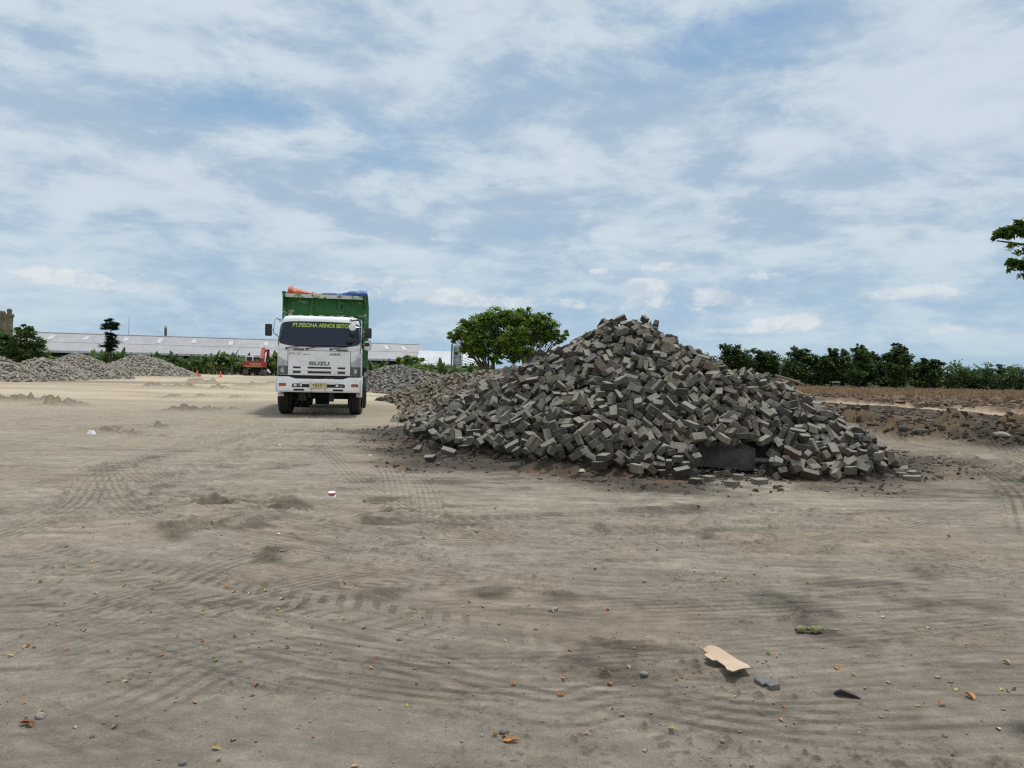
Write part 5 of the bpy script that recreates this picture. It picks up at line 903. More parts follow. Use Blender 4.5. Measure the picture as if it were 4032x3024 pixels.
# ----------------------------------------------------------------- loose stuff on the ground
def scatter(name, n, sampler, smin, smax, tones, seed, label, cat, mt='rubble', flat=.7):
    r = np.random.RandomState(seed); cu = np.array([(a, b, c) for a in (-1, 1) for b in (-1, 1) for c in (-1, 1)], float)
    fo = np.array([(0, 1, 3, 2), (4, 6, 7, 5), (0, 4, 5, 1), (2, 3, 7, 6), (0, 2, 6, 4), (1, 5, 7, 3)])
    P = np.array([sampler(r) for _ in range(n)]); s = (smin + (smax - smin) * r.rand(n, 1, 1) ** 3.5) * .75
    L = cu[None] * (1 + .7 * (r.rand(n, 8, 3) - .5)); L[:, 1::2, :2] *= .45 + .4 * r.rand(n, 1, 1)
    L = L * s * np.array([1.25, .85, flat]) * (.7 + .6 * r.rand(n, 1, 3))
    a = r.uniform(0, 6.28, n); t1 = r.uniform(-.5, .5, n); ca, sa, c1, s1 = np.cos(a), np.sin(a), np.cos(t1), np.sin(t1)
    Y1 = L[..., 1] * c1[:, None] - L[..., 2] * s1[:, None]; Z1 = L[..., 1] * s1[:, None] + L[..., 2] * c1[:, None]
    X = L[..., 0] * ca[:, None] - Y1 * sa[:, None]; Y = L[..., 0] * sa[:, None] + Y1 * ca[:, None]
    Vv = np.stack([X + P[:, None, 0], Y + P[:, None, 1], Z1 + P[:, None, 2] + s[:, :, 0] * flat * .3], -1).reshape(-1, 3)
    Ff = (fo[None] + 8 * np.arange(n)[:, None, None]).reshape(-1, 4)
    cc = np.repeat(np.array(tones)[r.randint(0, len(tones), n)] * (.7 + .6 * r.rand(n, 1)), 8, 0)
    return tag(link(name, np_mesh(name, Vv, Ff, M[mt], cc)), label, cat, None, 'stuff')
def s_near(r):
    y = 2.2 + 9 * r.rand() ** 1.5; x = r.uniform(-1, 1) * (.9 + .72 * y)
    return (x, y, gz(x, y) + .001)
scatter('gravel', 3200, s_near, .002, .0095, [(.22, .2, .17), (.16, .14, .12), (.3, .28, .25), (.11, .1, .09)], 3, 'fine gravel and crumbs scattered over the grey sand in the foreground', 'gravel')
def s_foot(r):
    while True:
        x = r.uniform(-4, 8.5); y = r.uniform(8.8, 18); h = float(heap(np.array(x), np.array(y)))
        if -.95 < h < .15 and r.rand() < math.exp(h * 2.2 - .1): return (x, y, gz(x, y))
scatter('soil_crumbs', 4200, s_foot, .006, .045, [(.085, .073, .058), (.11, .096, .076), (.068, .058, .047), (.13, .105, .08)], 4, 'dark soil crumbs and clods round the foot of the big heap', 'soil', 'soil')
def s_berm(r):
    while True:
        y = r.uniform(12.5, 40); x = r.uniform(6.0, .74 * y + 2)
        lf = np.interp(x, [4.5, 7.5, 9.0, 10.5, 20, 60], [24, 21, 17.6, 15.2, 12.0, 8]); pc = np.interp(y, [20, 27, 31, 36, 41, 60], [19.5, 20.3, 20.5, 19.9, 18.2, 12])
        if y > lf and abs(x - pc) > 2 and r.rand() < .35 + .65 * math.exp(-((y - lf - 1.5) / 2.5) ** 2): return (x, y, gz(x, y) + .01)
scatter('soil_clods', 4200, s_berm, .02, .11, [(.07, .055, .04), (.09, .068, .046), (.055, .045, .034), (.13, .098, .066)], 5, 'dark dug up soil clods in the berm beyond the big heap', 'soil', 'soil', flat=.5)
def s_clod(r):
    y = r.uniform(36, 56); x = r.uniform(20.5 - (y - 36) * .1, .72 * y + 2); return (x, y, gz(x, y) + .03)
scatter('broken_clods', 2200, s_clod, .05, .28, [(.17, .12, .08), (.21, .15, .10), (.11, .078, .052)], 6, 'pale brown broken clods beyond the farm path on the right', 'soil', 'soil', flat=.5)
def stub():
    n = 9000; r = np.random.RandomState(9); y = 52 + 68 * r.rand(n) ** 1.0; x = 9 + (y * .72 - 6) * r.rand(n)
    ok = y > np.interp(x, [8, 14, 26, 60], [85, 80, 60, 52]); x = x[ok]; y = y[ok]; n = len(x)
    h = .10 + .22 * r.rand(n); w = .15 + .4 * r.rand(n); lean = r.uniform(-.12, .12, n)
    Vv = np.stack([np.stack([x - w / 2, y, 0 * x - .03], -1), np.stack([x + w / 2, y + .1 * lean, 0 * x - .03], -1), np.stack([x + lean, y + lean, h], -1)], 1).reshape(-1, 3)
    Ff = np.arange(3 * n).reshape(-1, 3); cc = np.repeat(np.array([(.26, .18, .11), (.33, .24, .15), (.19, .14, .08), (.14, .14, .06)])[r.choice(4, n, p=[.4, .3, .2, .1])], 3, 0)
    return np_mesh('dry_stubble', Vv, Ff, M['leaf'], cc)
tag(link('dry_stubble', stub()), 'dry tan stubble covering the field before the tree row on the right', 'stubble', None, 'stuff')

def s_pile(r):
    while True:
        x = r.uniform(-2.5, 6.8); y = r.uniform(9.8, 15.5); h = float(heap(np.array(x), np.array(y)))
        if h > .02: return (x, y, gz(x, y) + r.uniform(.0, .07))
scatter('block_fragments', 3000, s_pile, .012, .07, [(.10, .092, .08), (.14, .128, .108), (.075, .068, .058), (.17, .155, .13)], 14, 'chips and broken corners of blocks caught between the paving blocks', 'rubble', 'block', .6)
# ----------------------------------------------------------------- small things one could pick up
# dark concrete slab leaning against the foot of the heap
r_ = random.Random(3); bm = bmesh.new(); bmesh.ops.create_cube(bm, size=1)
for v in bm.verts: v.co = Vector((v.co.x * .82, v.co.y * .17, v.co.z * .39))
bmesh.ops.subdivide_edges(bm, edges=bm.edges[:], cuts=9, use_grid_fill=True)
for v in bm.verts:
    e = max(abs(v.co.x) / .40, abs(v.co.z) / .185); k = .03 if e > .99 else .006
    nz_ = float(fbm(np.array(v.co.x * 9 + 5), np.array(v.co.z * 9 + v.co.y * 20), 4, 3) - .5) * 2
    v.co += Vector((math.copysign(1, v.co.x) * -abs(nz_) * k * 1.2 * (abs(v.co.x) > .39), nz_ * .02, -math.copysign(1, v.co.z) * abs(nz_) * k * 1.3 * (abs(v.co.z) > .18)))
    if v.co.x > .22 and v.co.z > .08: v.co.z -= .05 * (v.co.x - .22) / .18
me = bpy.data.meshes.new('concrete_slab'); bm.to_mesh(me); bm.free(); me.materials.append(M['slab'])
tag(link('concrete_slab', me, None, slab_c, (R(-8), R(3.5), R(-3))), 'thick blackened concrete slab on edge at the front foot of the big block heap', 'concrete slab')
b = MB(); b.lathe([(.045, 0), (.045, .25), (.039, .25), (.039, .02)], 20, 0, Matrix.Rotation(R(90), 4, 'Y'), cap=False); b.lathe([(.039, .02), (.0, .02)], 20, 1, Matrix.Rotation(R(90), 4, 'Y'), cap=False)
p = gpt(2966, 1824); o = b.build('plastic_pipe', ['pipe', 'under'], None, 40); o.location = (p.x, p.y + .02, p.z + .05); o.rotation_euler = (0, R(4), R(-12))
tag(o, 'short white plastic pipe stub beside the dark concrete slab', 'pipe')
for k, (a0, a1, w, lab) in enumerate([((3052,1478), (3168,1516), .045, 'long thin stick lying on the right shoulder of the big heap'), ((3075,1500), (3150,1502), .07, 'short grey board on the right shoulder of the big heap'), ((3060,1490), (3130,1497), .03, 'pale short stick beside the board on the heap shoulder')]):
    A = at(*a0, 13.35 + .12 * k); B_ = at(*a1, 13.35 + .12 * k); b = MB(); d = B_ - A
    mid = A.lerp(B_, .5) + Vector((0, 0, .015 * (k == 0)))
    b.tube([A, mid, B_], [w / 2, w / 2.3, w / 3], 6); tag(b.build('wooden_stick', 'wood'), lab, 'stick')
# torn cardboard
pts = [(300,450),(430,449),(560,458),(650,498),(740,550),(820,608),(900,660),(1010,722),(1130,790),(1200,822),(1260,860),(1160,866),(1060,885),(985,920),(920,950),(880,935),(850,912),(800,884),(760,850),(700,805),(655,775),(620,738),(600,722),(520,712),(440,690),(390,668),(360,640),(385,612),(430,604),(405,588),(370,570),(330,532),(262,505),(285,480)]
w0 = [gpt(2700 + x / 4.916, 2450 + y / 4.916) for x, y in pts]; cc = sum(w0, Vector()) / len(w0)
b = MB(); top = []
for p, (x, y) in zip(w0, pts):
    h = .030 + .016 * math.sin((p - cc).length * 9) + (.018 if y < 520 else 0) - (.012 if x > 1000 else 0) + r_.uniform(-.001, .001)
    top.append(Vector((p.x * (1 - h / CAMH), p.y * (1 - h / CAMH), gz(p.x, p.y) * .3 + cc.z * .7 + h)))
cen = sum(top, Vector()) / len(top); cen.z += .002
n = len(top); vs = top + [p - Vector((0, 0, .005)) for p in top]
b.add(vs, [tuple(range(n))], 0); b.add(vs, [tuple(reversed(range(n, 2 * n)))], 1); b.add(vs, [(i, n + i, n + (i + 1) % n, (i + 1) % n) for i in range(n)], 1)
me = bpy.data.meshes.new('x'); o = b.build('cardboard_piece', ['board', 'board_edge']); bm = bmesh.new(); bm.from_mesh(o.data)
bmesh.ops.remove_doubles(bm, verts=bm.verts[:], dist=.0004); bmesh.ops.triangulate(bm, faces=[f for f in bm.faces if len(f.verts) > 4]); bm.to_mesh(o.data); bm.free()
tag(o, 'torn piece of tan cardboard lying on the sand at lower right', 'cardboard')
# crumpled cup
Z = .0; p = gpt(1306, 1958); b = MB(); b.lathe([(.046, 0), (.048, .008), (.046, .018), (.038, .02)], 24, 0); b.lathe([(.036, .02), (.034, .052)], 24, 1, cap=False); b.lathe([(.038, .052), (.040, .056), (.037, .060), (.0, .059)], 24, 0)
o = b.build('paper_cup', ['litter', 'cup_red'], None, 50, p + Vector((0, 0, -.002)), .4); o.rotation_euler = (R(4), 0, 0); tag(o, 'small white and red paper cup upside down on the bare sand', 'paper cup')
# broken grey concrete chunk in two pieces
p = gpt(3022, 2700)
for k, (dx, dy, L_, W_, rz, lab) in enumerate([(-.015, .03, .075, .055, .35, 'larger half of the cracked grey concrete chunk near the cardboard'), (.018, -.026, .038, .05, .25, 'smaller half of the cracked grey concrete chunk near the cardboard')]):
    b = MB(); prof = [(-W_/2, -L_/2), (W_*.42, -L_*.52), (W_/2, -L_*.1), (W_*.45, L_/2), (-W_*.2, L_*.48), (-W_*.55, L_*.2)]
    b.prism([(x, y, -.01) for x, y in prof], (0, 0, .032)); o = b.build('concrete_chunk', 'stone'); bm = bmesh.new(); bm.from_mesh(o.data); bmesh.ops.bevel(bm, geom=bm.edges[:], offset=.003, segments=1, affect='EDGES')
    for v in bm.verts: v.co += Vector((r_.uniform(-1, 1), r_.uniform(-1, 1), r_.uniform(-1, 1))) * .003
    bm.to_mesh(o.data); bm.free(); o.location = (p.x + dx, p.y + dy, p.z + .004); o.rotation_euler = (R(8), R(-10), rz); tag(o, lab, 'concrete chunk')
# curled dry leaf with its stalk
p = gpt(3193, 2492); o = empty('dried_leaf', p, .06, 'curled olive dry leaf with a thin stalk right of the cardboard', 'leaf')
b = MB()
for (cx, L_, rr, ph) in [(-.055, .055, .024, 0), (-.012, .03, .017, 1), (.015, .045, .026, 2), (.05, .03, .020, 3)]:
    rows_ = []
    for i in range(7):
        u = i / 6; x = cx + (u - .5) * L_; r0 = rr * (.45 + .75 * math.sin(math.pi * (.12 + .8 * u))); c_ = .008 * math.sin(ph * 2 + u * 3)
        rows_.append([Vector((x + .006 * math.sin(a * 2 + ph), r0 * math.cos(a) * .9 + c_, .018 + r0 * .75 * math.sin(a))) for a in [math.pi * (-.25 + 1.35 * k / 9) for k in range(10)]])
    vs = [q for rw in rows_ for q in rw]; b.add(vs, [(i * 10 + k, i * 10 + k + 1, (i + 1) * 10 + k + 1, (i + 1) * 10 + k) for i in range(6) for k in range(9)])
b.build('leaf_blade', 'olive_leaf', o, 50); b = MB(); b.tube([(.06, 0, .012), (.10, .004, .016), (.145, .0, .012)], .0016, 6); b.build('stalk', 'dark_leaf', o)
# dark strip and small stones
A = gpt(3278, 2728); B_ = gpt(3392, 2752); b = MB(); b.prism([(A.x, A.y, A.z - .004), (A.x + .03, A.y - .012, A.z + .018), (B_.x - .03, B_.y, B_.z + .014), (B_.x, B_.y - .004, B_.z - .002), (B_.x - .05, B_.y, B_.z - .01)], (.004, .012, .002))
tag(b.build('metal_strip', 'black'), 'narrow dark strip half buried in the sand at lower right', 'metal strip')
def stone(px, py, s, m, lab, cat='stone', sq=(1, .8, .6)):
    if s < .1: s *= .66
    p = gpt(px, py); bm = bmesh.new(); bmesh.ops.create_icosphere(bm, subdivisions=2, radius=1)
    k = rng.random() * 50
    for v in bm.verts:
        f = .75 + .55 * float(fbm(np.array(v.co.x * 1.3 + k), np.array(v.co.y * 1.3 + v.co.z * 1.7), 5, 2)); v.co = Vector((v.co.x * s * f * sq[0], v.co.y * s * f * sq[1], v.co.z * s * f * sq[2]))
    me = bpy.data.meshes.new('stone'); bm.to_mesh(me); bm.free(); me.materials.append(M[m])
    return tag(link('stone', me, None, p + Vector((0, 0, s * .22)), (0, 0, rng.uniform(0, 6))), lab, cat)
for px, py, s, m, lab in [(3688,2668,.024,'paleston','pale upright pebble at right among brown crumbs'), (3457,2535,.015,'stone','grey pebble right of the curled dry leaf'), (2497,2700,.016,'stone','dark round pebble left of the torn cardboard'), (2740,2600,.02,'stone','flat grey stone touching the left end of the cardboard'), (2846,2920,.017,'paleston','oval pale pebble at the bottom edge of the sand'), (2538,2958,.016,'paleston','round pale pebble at bottom centre'),
                     (2536,2656,.03,'paleston','flat light stone sunk in the sand left of the cardboard'), (3742,2688,.02,'stone','dark pebble at the lower right'), (1870,2095,.06,'paleston','pale flat rock alone on the sand left of centre'), (2177,2404,.045,'paleston','light flat stone in mid foreground'), (1572,2520,.022,'stone','lumpy grey stone in left middle foreground'), (3880,2460,.022,'paleston','whitish stone at the right side of the yard'),
                     (160,2825,.035,'paleston','light flat stone at lower left beside the dry brown leaves'), (720,3010,.025,'stone','angular grey stone at the bottom edge left of centre'), (1985,2885,.03,'stone','dark stone beside the orange leaves at bottom centre'), (3020,2230,.02,'stone','small dark stone on sand in the middle distance'), (2750,1992,.03,'stone','dark stone in front of the big heap'), (3010,2225,.014,'stone','tiny dark stone beside the small dark stone'),
                     (3720,2900,.02,'stone','dark chip at the lower right corner'), (1495,2793,.012,'paleston','tiny pale pebble in the lower left half'), (1900,2897,.014,'paleston','tiny pale pebble at bottom centre')]:
    stone(px, py, s, m, lab)
p = gpt(3945, 1722); o = stone(3945, 1722, .2, 'paleston', 'long pale wedge of rock in the dark berm at far right', 'rock', (1.3, .6, .35))
o = stone(3625, 1705, .16, 'slab', 'large dark rock at the foot of the berm on the right', 'rock', (1.2, .7, .45))
o = stone(3560, 1693, .13, 'slab', 'smaller dark rock left of the large dark one in the berm', 'rock')
# white litter
def scrap(px, py, w, d, h, lab, m='litter'):
    p = gpt(px, py); b = MB(); k = rng.random() * 9
    prof = [(w * .5 * math.cos(a) * (1 + .25 * math.sin(3 * a + k)), d * .5 * math.sin(a) * (1 + .2 * math.cos(2 * a + k)), 0) for a in [2 * math.pi * i / 11 for i in range(11)]]
    b.add([Vector(q) for q in prof] + [Vector((q[0] * .6, q[1] * .6, h)) for q in prof], [(i, (i + 1) % 11, 11 + (i + 1) % 11, 11 + i) for i in range(11)] + [tuple(range(11, 22))])
    return tag(b.build('litter_scrap', m, None, 40, p, rng.uniform(-.3, .3)), lab, 'litter')
scrap(358, 1710, .16, .1, .07, 'white crumpled plastic scrap on the sand at far left')
scrap(2293, 1856, .085, .06, .03, 'small white plastic scrap in front of the big heap left of the slab')
scrap(1458, 1792, .07, .03, .006, 'flat white chip on the sand right of the truck tracks')
scrap(1100, 1752, .05, .03, .01, 'pale yellow scrap on the sand below the truck')
scrap(1098, 2102 - 350 + 350, .03, .02, .006, 'tiny white chip left of the foreground centre')
scrap(3010, 1733, .05, .04, .02, 'small white and red scrap among blocks above the slab')
for px, py, w, lab in [(3595,1718,.26,'pale wood splinter nearest the berm on the right'), (3550,1765,.5,'long pale splinter on the sand right of the heap'), (3560,1790,.35,'second long splinter just below the first on the right'), (3685,1783,.17,'short pale chip on the sandy bend at right'), (3660,1830,.35,'thin pale splinter on the sandy bend'), (3760,1833,.12,'yellow chip on the sandy bend at right')]:
    scrap(px, py, w, .045, .012, lab, 'wood' if 'yellow' not in lab else 'paleston')

# fallen leaves ---------------------------------------------------
LC = {'O': ('orange', (.46, .20, .05)), 'Y': ('yellow', (.42, .33, .12)), 'P': ('pinkish tan', (.40, .25, .16)), 'B': ('brown', (.17, .075, .02)), 'G': ('yellow green', (.22, .26, .04)), 'T': ('tan', (.32, .20, .09)), 'R': ('red brown', (.26, .045, .012)), 'W': ('pale', (.62, .54, .38))}
for k, (n_, c_) in LC.items(): M['leaf_' + k] = mat(n_.replace(' ', '_') + '_dry_leaf', c_, .6, .3, 40, rand=.2)
LEFT = [(115,928,'O',1.5),(45,968,'Y',1.1),(288,935,'O'),(365,858,'O'),(255,650,'B'),(280,583,'Y'),(178,644,'Y'),(362,411,'O'),(918,385,'O'),(401,560,'O'),(662,676,'T'),(415,698,'W'),(540,658,'G'),(943,646,'G'),(978,669,'O'),(1011,690,'T'),(1080,697,'W'),(1145,684,'Y',1.2),(1215,721,'Y'),(1200,766,'Y'),(1492,648,'Y'),(1333,793,'P'),(1490,804,'O'),(1465,792,'O',.7),(1350,843,'B'),(1573,846,'P',1.2),(1018,881,'P'),(1090,873,'O'),(875,902,'O'),(880,768,'G'),(1240,931,'O'),(1380,915,'P',1.1),(1323,960,'O',.8),(1428,950,'G',.7),(1605,1020,'O'),(1626,978,'R'),(930,988,'G'),(1043,989,'T'),(697,964,'O',.8),(540,1078,'Y'),(1105,1093,'R'),(845,1166,'P',1.2),(105,1170,'O',.7),(175,1210,'Y'),(1090,1137,'B'),(1760,1180,'G',.8),(498,1277,'O',.9),(937,1367,'Y',1.4),(946,1418,'Y',.7),(2180,1316,'O'),(2197,1335,'O',1.5),(2140,1308,'O',.8),(2183,900,'Y',.7),(2143,1020,'Y',.7),(2027,735,'O'),(2088,755,'Y'),(1998,752,'O',.8),(1800,779,'Y',.8),(1780,808,'O',.8),(1897,838,'P'),(1890,893,'P',.8),(1220,512,'P'),(285,492,'Y'),(1832,457,'Y'),(1443,1128,'G',.6),(1352,1316,'O',.6),(1533,1445,'P'),(110,1262,'R',1.5),(130,1268,'B',1.3),(1540,658,'P'),(325,1275,'Y',.6),(593,1027,'P',.6),(248,832,'Y',.6),(2020,790,'Y',.8),(1575,297,'Y',.8),(2140,330,'R',.9)]
RIGHT = [(253,943,'O'),(528,935,'O',.8),(503,1014,'P'),(222,1062,'O',.8),(423,1090,'O',1.5),(207,1135,'O',1.3),(328,1097,'O',.7),(712,1070,'O',.8),(733,1058,'B'),(783,1038,'O',.8),(472,1223,'P'),(690,1280,'Y'),(323,1308,'P'),(965,1142,'Y',.7),(1040,1157,'P',.7),(1175,1186,'O',.8),(1163,1243,'P'),(1595,1230,'P'),(1620,1200,'P',.8),(1522,1104,'P',.7),(1625,1081,'O'),(1403,1020,'O',1.2),(1472,1048,'P'),(1340,930,'P',.8),(1108,959,'G'),(1138,968,'P'),(1100,988,'P',.7),(1750,1182,'P',.9),(1852,1177,'P',1.3),(1975,1145,'O',1.9),(1917,1113,'Y',1.1),(2112,1112,'Y'),(2140,1118,'Y',.8),(2167,1110,'O'),(2135,997,'Y',1.3),(1800,848,'Y',1.1),(921,628,'Y'),(571,646,'Y'),(100,852,'P',1.1),(70,748,'Y'),(1427,645,'Y',.7),(1278,653,'Y',.8),(983,1295,'P',.8),(412,768,'R'),(735,477,'P'),(5,1090,'O'),(10,1338,'O',1.4),(5,1002,'Y',.6),(1005,1022,'O',1.0),(2100,1283,'W',1.2),(1600,798,'W'),(1505,797,'Y',.6),(45,870,'Y',.6),(358,588,'R'),(1885,452,'G',1.2),(175,773,'W',1.3)]
def leaf_mesh1(seed):
    r = random.Random(seed); b = MB(); L_ = .044; W_ = .013 * r.uniform(.85, 1.25); cup = r.uniform(.25, .9); bend = r.uniform(-.35, .5); tw = r.uniform(-.9, .9)
    vs = []
    for i in range(8):
        u = i / 7; x = (u - .5) * L_; w = W_ * math.sin(math.pi * min(1, .04 + u * .95)) ** .75
        for j in range(5):
            v = (j - 2) / 2; z = cup * abs(v) ** 1.6 * w * 1.1 - bend * ((u - .5) * 2) ** 2 * .010; a = tw * (u - .5)
            y = v * w; vs.append(Vector((x, y * math.cos(a) - z * math.sin(a), y * math.sin(a) + z * math.cos(a) + .005)))
    b.add(vs, [(i * 5 + j, (i + 1) * 5 + j, (i + 1) * 5 + j + 1, i * 5 + j + 1) for i in range(7) for j in range(4)])
    b.tube([vs[2], vs[2] + Vector((-.008, .002, .001))], .0006, 4)
    me = b.build('leaf', 'leaf_O', None, 60); d = me.data; bpy.data.objects.remove(me); return d
LM = [leaf_mesh1(i) for i in range(7)]; lmc = {}
for px, py, c, s in [(x / 1.0972, y / 1.0972 + 1700, q[0], (q[1] if len(q) > 1 else 1)) for x, y, *q in LEFT] + [(x / 1.0972 + 2016, y / 1.0972 + 1700, q[0], (q[1] if len(q) > 1 else 1)) for x, y, *q in RIGHT]:
    k = rng.randrange(7)
    if (k, c) not in lmc:
        d = LM[k].copy(); d.materials.clear(); d.materials.append(M['leaf_' + c]); lmc[(k, c)] = d
    p = gpt(px, py + 4); far = 1.0 + .10 * max(0, p.y - 4)
    o = link('fallen_leaf', lmc[(k, c)], None, p + Vector((0, 0, .002)), (rng.uniform(-.35, .35), rng.uniform(-.35, .35), rng.uniform(0, 6.28))); s *= .62 * far; o.scale = (s, s, s)
    hx = 'at far left' if px < 700 else 'left of centre' if px < 1500 else 'near the middle' if px < 2400 else 'near the cardboard' if px < 3150 else 'on the right'
    hy = 'near the bottom edge' if py > 2750 else 'in the foreground' if py > 2450 else 'in the middle of the sand' if py > 2150 else 'well back on the sand'
    tag(o, '%s%s fallen leaf %s, %s' % ('large ' if s > .8 * far else 'tiny ' if s < .5 * far else '', LC[c][0], hx, hy), 'leaf', 'dry leaves fallen on the sand')

# ================================================================= DUMP TRUCK
TX, TY, TR = -5.31, 21.15, R(10.2)
gtr = gz(TX, TY + 1.3)
truck = empty('dump_truck', (TX, TY, gtr + .0), TR, 'white cab dump truck with a chipped green body facing the camera on the sand', 'truck')
def Wc(z): return 1.135 - .0 * z if z < 1.85 else 1.135 - .11 * ((z - 1.85) / .9) ** 1.2
def yf(x, z):
    W_ = Wc(z); r = .17; y = .06 + .035 * (x / W_) ** 2
    if z > 1.86: y += (z - 1.86) * .30
    if z < 1.2: y += (1.2 - z) * .1
    ax = abs(x)
    if ax > W_ - r: y += r - math.sqrt(max(0, r * r - (ax - (W_ - r)) ** 2)) * 1.0
    return y
def outline(z, n=30, inset=0.0, dy=0.0):
    W_ = Wc(min(z, 2.7)) - inset; pts = [(-W_, 1.95 - inset)]
    xs = [-math.cos(math.pi * k / n) for k in range(n + 1)]
    pts += [(W_ * x, yf(x * Wc(min(z, 2.7)) * .9999, z) + dy) for x in xs]
    pts.append((W_, 1.95 - inset)); return pts
b = MB(); rings = []
for z, ins, dy in [(1.13, .0, 0), (1.2, 0, 0), (1.4, 0, 0), (1.6, 0, 0), (1.8, 0, 0), (1.86, 0, 0), (1.95, 0, 0), (2.1, 0, 0), (2.3, 0, 0), (2.5, 0, 0), (2.66, 0, 0), (2.72, .02, .02), (2.765, .06, .07), (2.79, .14, .20), (2.80, .3, .4)]:
    rings.append([Vector((x, y, z)) for x, y in outline(z, 30, ins, dy)])
n = len(rings[0]); b.add([p for r_ in rings for p in r_], [(i * n + k, i * n + (k + 1) % n, (i + 1) * n + (k + 1) % n, (i + 1) * n + k) for i in range(len(rings) - 1) for k in range(n)] + [tuple(range(n)), tuple((len(rings) - 1) * n + k for k in reversed(range(n)))])
cab = b.build('cab', 'white', truck, 38)
def patch(x0, x1, z0, z1, off, name, mt, parent=None, nx=24, nz=8, shape=None, m2=None, smooth=30, inner=-.012):
    b = MB(); g_ = []
    for j in range(nz + 1):
        v = j / nz; row = []
        for i in range(nx + 1):
            u = i / nx; x = x0 + (x1 - x0) * u; z = z0 + (z1 - z0) * v
            if shape: x, z = shape(u, v)
            lim = Wc(z) - .004; x = max(-lim, min(lim, x))
            row.append((x, z))
        g_.append(row)
    vo = [Vector((x * (1 + .004 * (abs(x) > .95)), yf(x, z) - off, z)) for r_ in g_ for x, z in r_]; vi = [Vector((x, yf(x, z) - inner, z)) for r_ in g_ for x, z in r_]
    N_ = len(vo); w = nx + 1
    fs = [(j * w + i, j * w + i + 1, (j + 1) * w + i + 1, (j + 1) * w + i) for j in range(nz) for i in range(nx)]
    b.add(vo + vi, fs)
    per = [i for i in range(w)] + [j * w + nx for j in range(1, nz + 1)] + [nz * w + i for i in range(nx - 1, -1, -1)] + [j * w for j in range(nz - 1, 0, -1)]
    b.f += [(per[k], per[(k + 1) % len(per)], N_ + per[(k + 1) % len(per)], N_ + per[k]) for k in range(len(per))]; b.m += [0] * len(per)
    return b.build(name, mt, parent or truck, smooth)
# windscreen: wraps round, narrower at the top, rounded corners
def ws(u, v):
    s = u * 2 - 1; t = v * 2 - 1
    hw = 1.118 - .035 * v; cx_ = hw * s * (1 - .05 * abs(t) ** 7)
    z = 1.915 + .70 * v + (.06 * (s * s) * (1 - v)) * 1 - .02 * s * s * v
    z += (.035 * abs(s) ** 9) * (1 - v) - .04 * abs(s) ** 9 * v
    return cx_, z
wsc = patch(0, 0, 0, 0, .010, 'windscreen', 'glass', nx=44, nz=14, shape=ws)
b = MB()
# black rubber surround
for s in (-1, 1): pass
per = [ws(u / 30, 0) for u in range(31)] + [ws(1, v / 10) for v in range(1, 11)] + [ws(1 - u / 30, 1) for u in range(1, 31)] + [ws(0, 1 - v / 10) for v in range(1, 10)]
b.tube([Vector((x, yf(x, z) - .008, z)) for x, z in per + per[:1]], .010, 6, cap=False); b.build('windscreen_seal', 'black', wsc, 40)
lt = text('lettering', 'PT.PESONA ARNOS BETON', .158, 'lime', wsc, (.055, yf(0, 2.52) - .018, 2.51), (R(90 - 17), 0, 0), 1.60, .002, .0045, bend=lambda x, y: .035 * (x / 1.1) ** 2)
# front lid panel with grille below, as in the photo
lid = patch(-.83, .83, 1.17, 1.80, .012, 'front_panel', 'white', nx=30, nz=6)
for z0, z1 in ((1.315, 1.365), (1.185, 1.245)):
    for x0, x1 in ((-.70, -.495), (-.31, .32), (.495, .70)):
        patch(x0, x1, z0, z1, .0145, 'grille_slot', 'black', lid, nx=6, nz=1)
patch(-.78, .78, 1.262, 1.302, .022, 'grille_bar', 'white', lid, nx=16, nz=2)
text('badge', 'ISUZU', .135, 'letter_grey', lid, (.0, yf(0, 1.45) - .022, 1.455), (R(90), 0, 0), .54, .004, .004)
text('badge', 'FVZ', .075, 'letter_grey', lid, (-.64, yf(.64, 1.71) - .015, 1.715), (R(90), 0, R(-1)), .36, .002, .0, .35)
text('badge', '34 P', .035, 'letter_grey', lid, (-.355, yf(.35, 1.71) - .016, 1.70), (R(90), 0, 0), .19, .002, .001, .3)
text('badge', '285', .07, 'letter_grey', lid, (.41, yf(.41, 1.71) - .018, 1.715), (R(90), 0, 0), .32, .002, .002, .2)
for x0, x1, z in [(-.83, .83, 1.805), ]: patch(x0, x1, z, z + .008, .011, 'panel_gap', 'black', lid, nx=20, nz=1)
for x in (-.842, .834): patch(x, x + .008, 1.14, 1.80, .008, 'panel_gap', 'black', lid, nx=1, nz=6)
patch(-1.10, 1.10, 1.805, 1.90, .008, 'cowl_panel', 'dirty_white', nx=30, nz=2)
# grab handles on the cowl
for x in (-.555, .60):
    b = MB(); y = yf(x, 1.84); b.tube([(x - .14, y + .01, 1.845), (x - .13, y - .05, 1.845), (x + .13, y - .05, 1.845), (x + .14, y + .01, 1.845)], .017, 8); b.build('grab_handle', 'black', truck, 40)
# wipers
for x0, dx in ((-.88, .74), (-.34, .75), (.30, .85)):
    b = MB(); zz = [(x0, 1.86), (x0 + dx * .25, 1.90), (x0 + dx * .55, 1.935)]
    b.lathe([(.03, -.03), (.028, .02), (0, .022)], 12, 0, Matrix.Translation((x0, yf(x0, 1.86) - .03, 1.86)) @ Matrix.Rotation(R(90), 4, 'X'))
    b.tube([Vector((x, yf(x, z) - .045, z)) for x, z in zz], [.014, .011, .008], 6)
    b.tube([Vector((x, yf(x, z) - .026, z)) for x, z in ((x0 + dx * .08, 1.945), (x0 + dx * .5, 1.965), (x0 + dx, 1.975))], .009, 6); b.build('wiper', 'black', truck, 40)
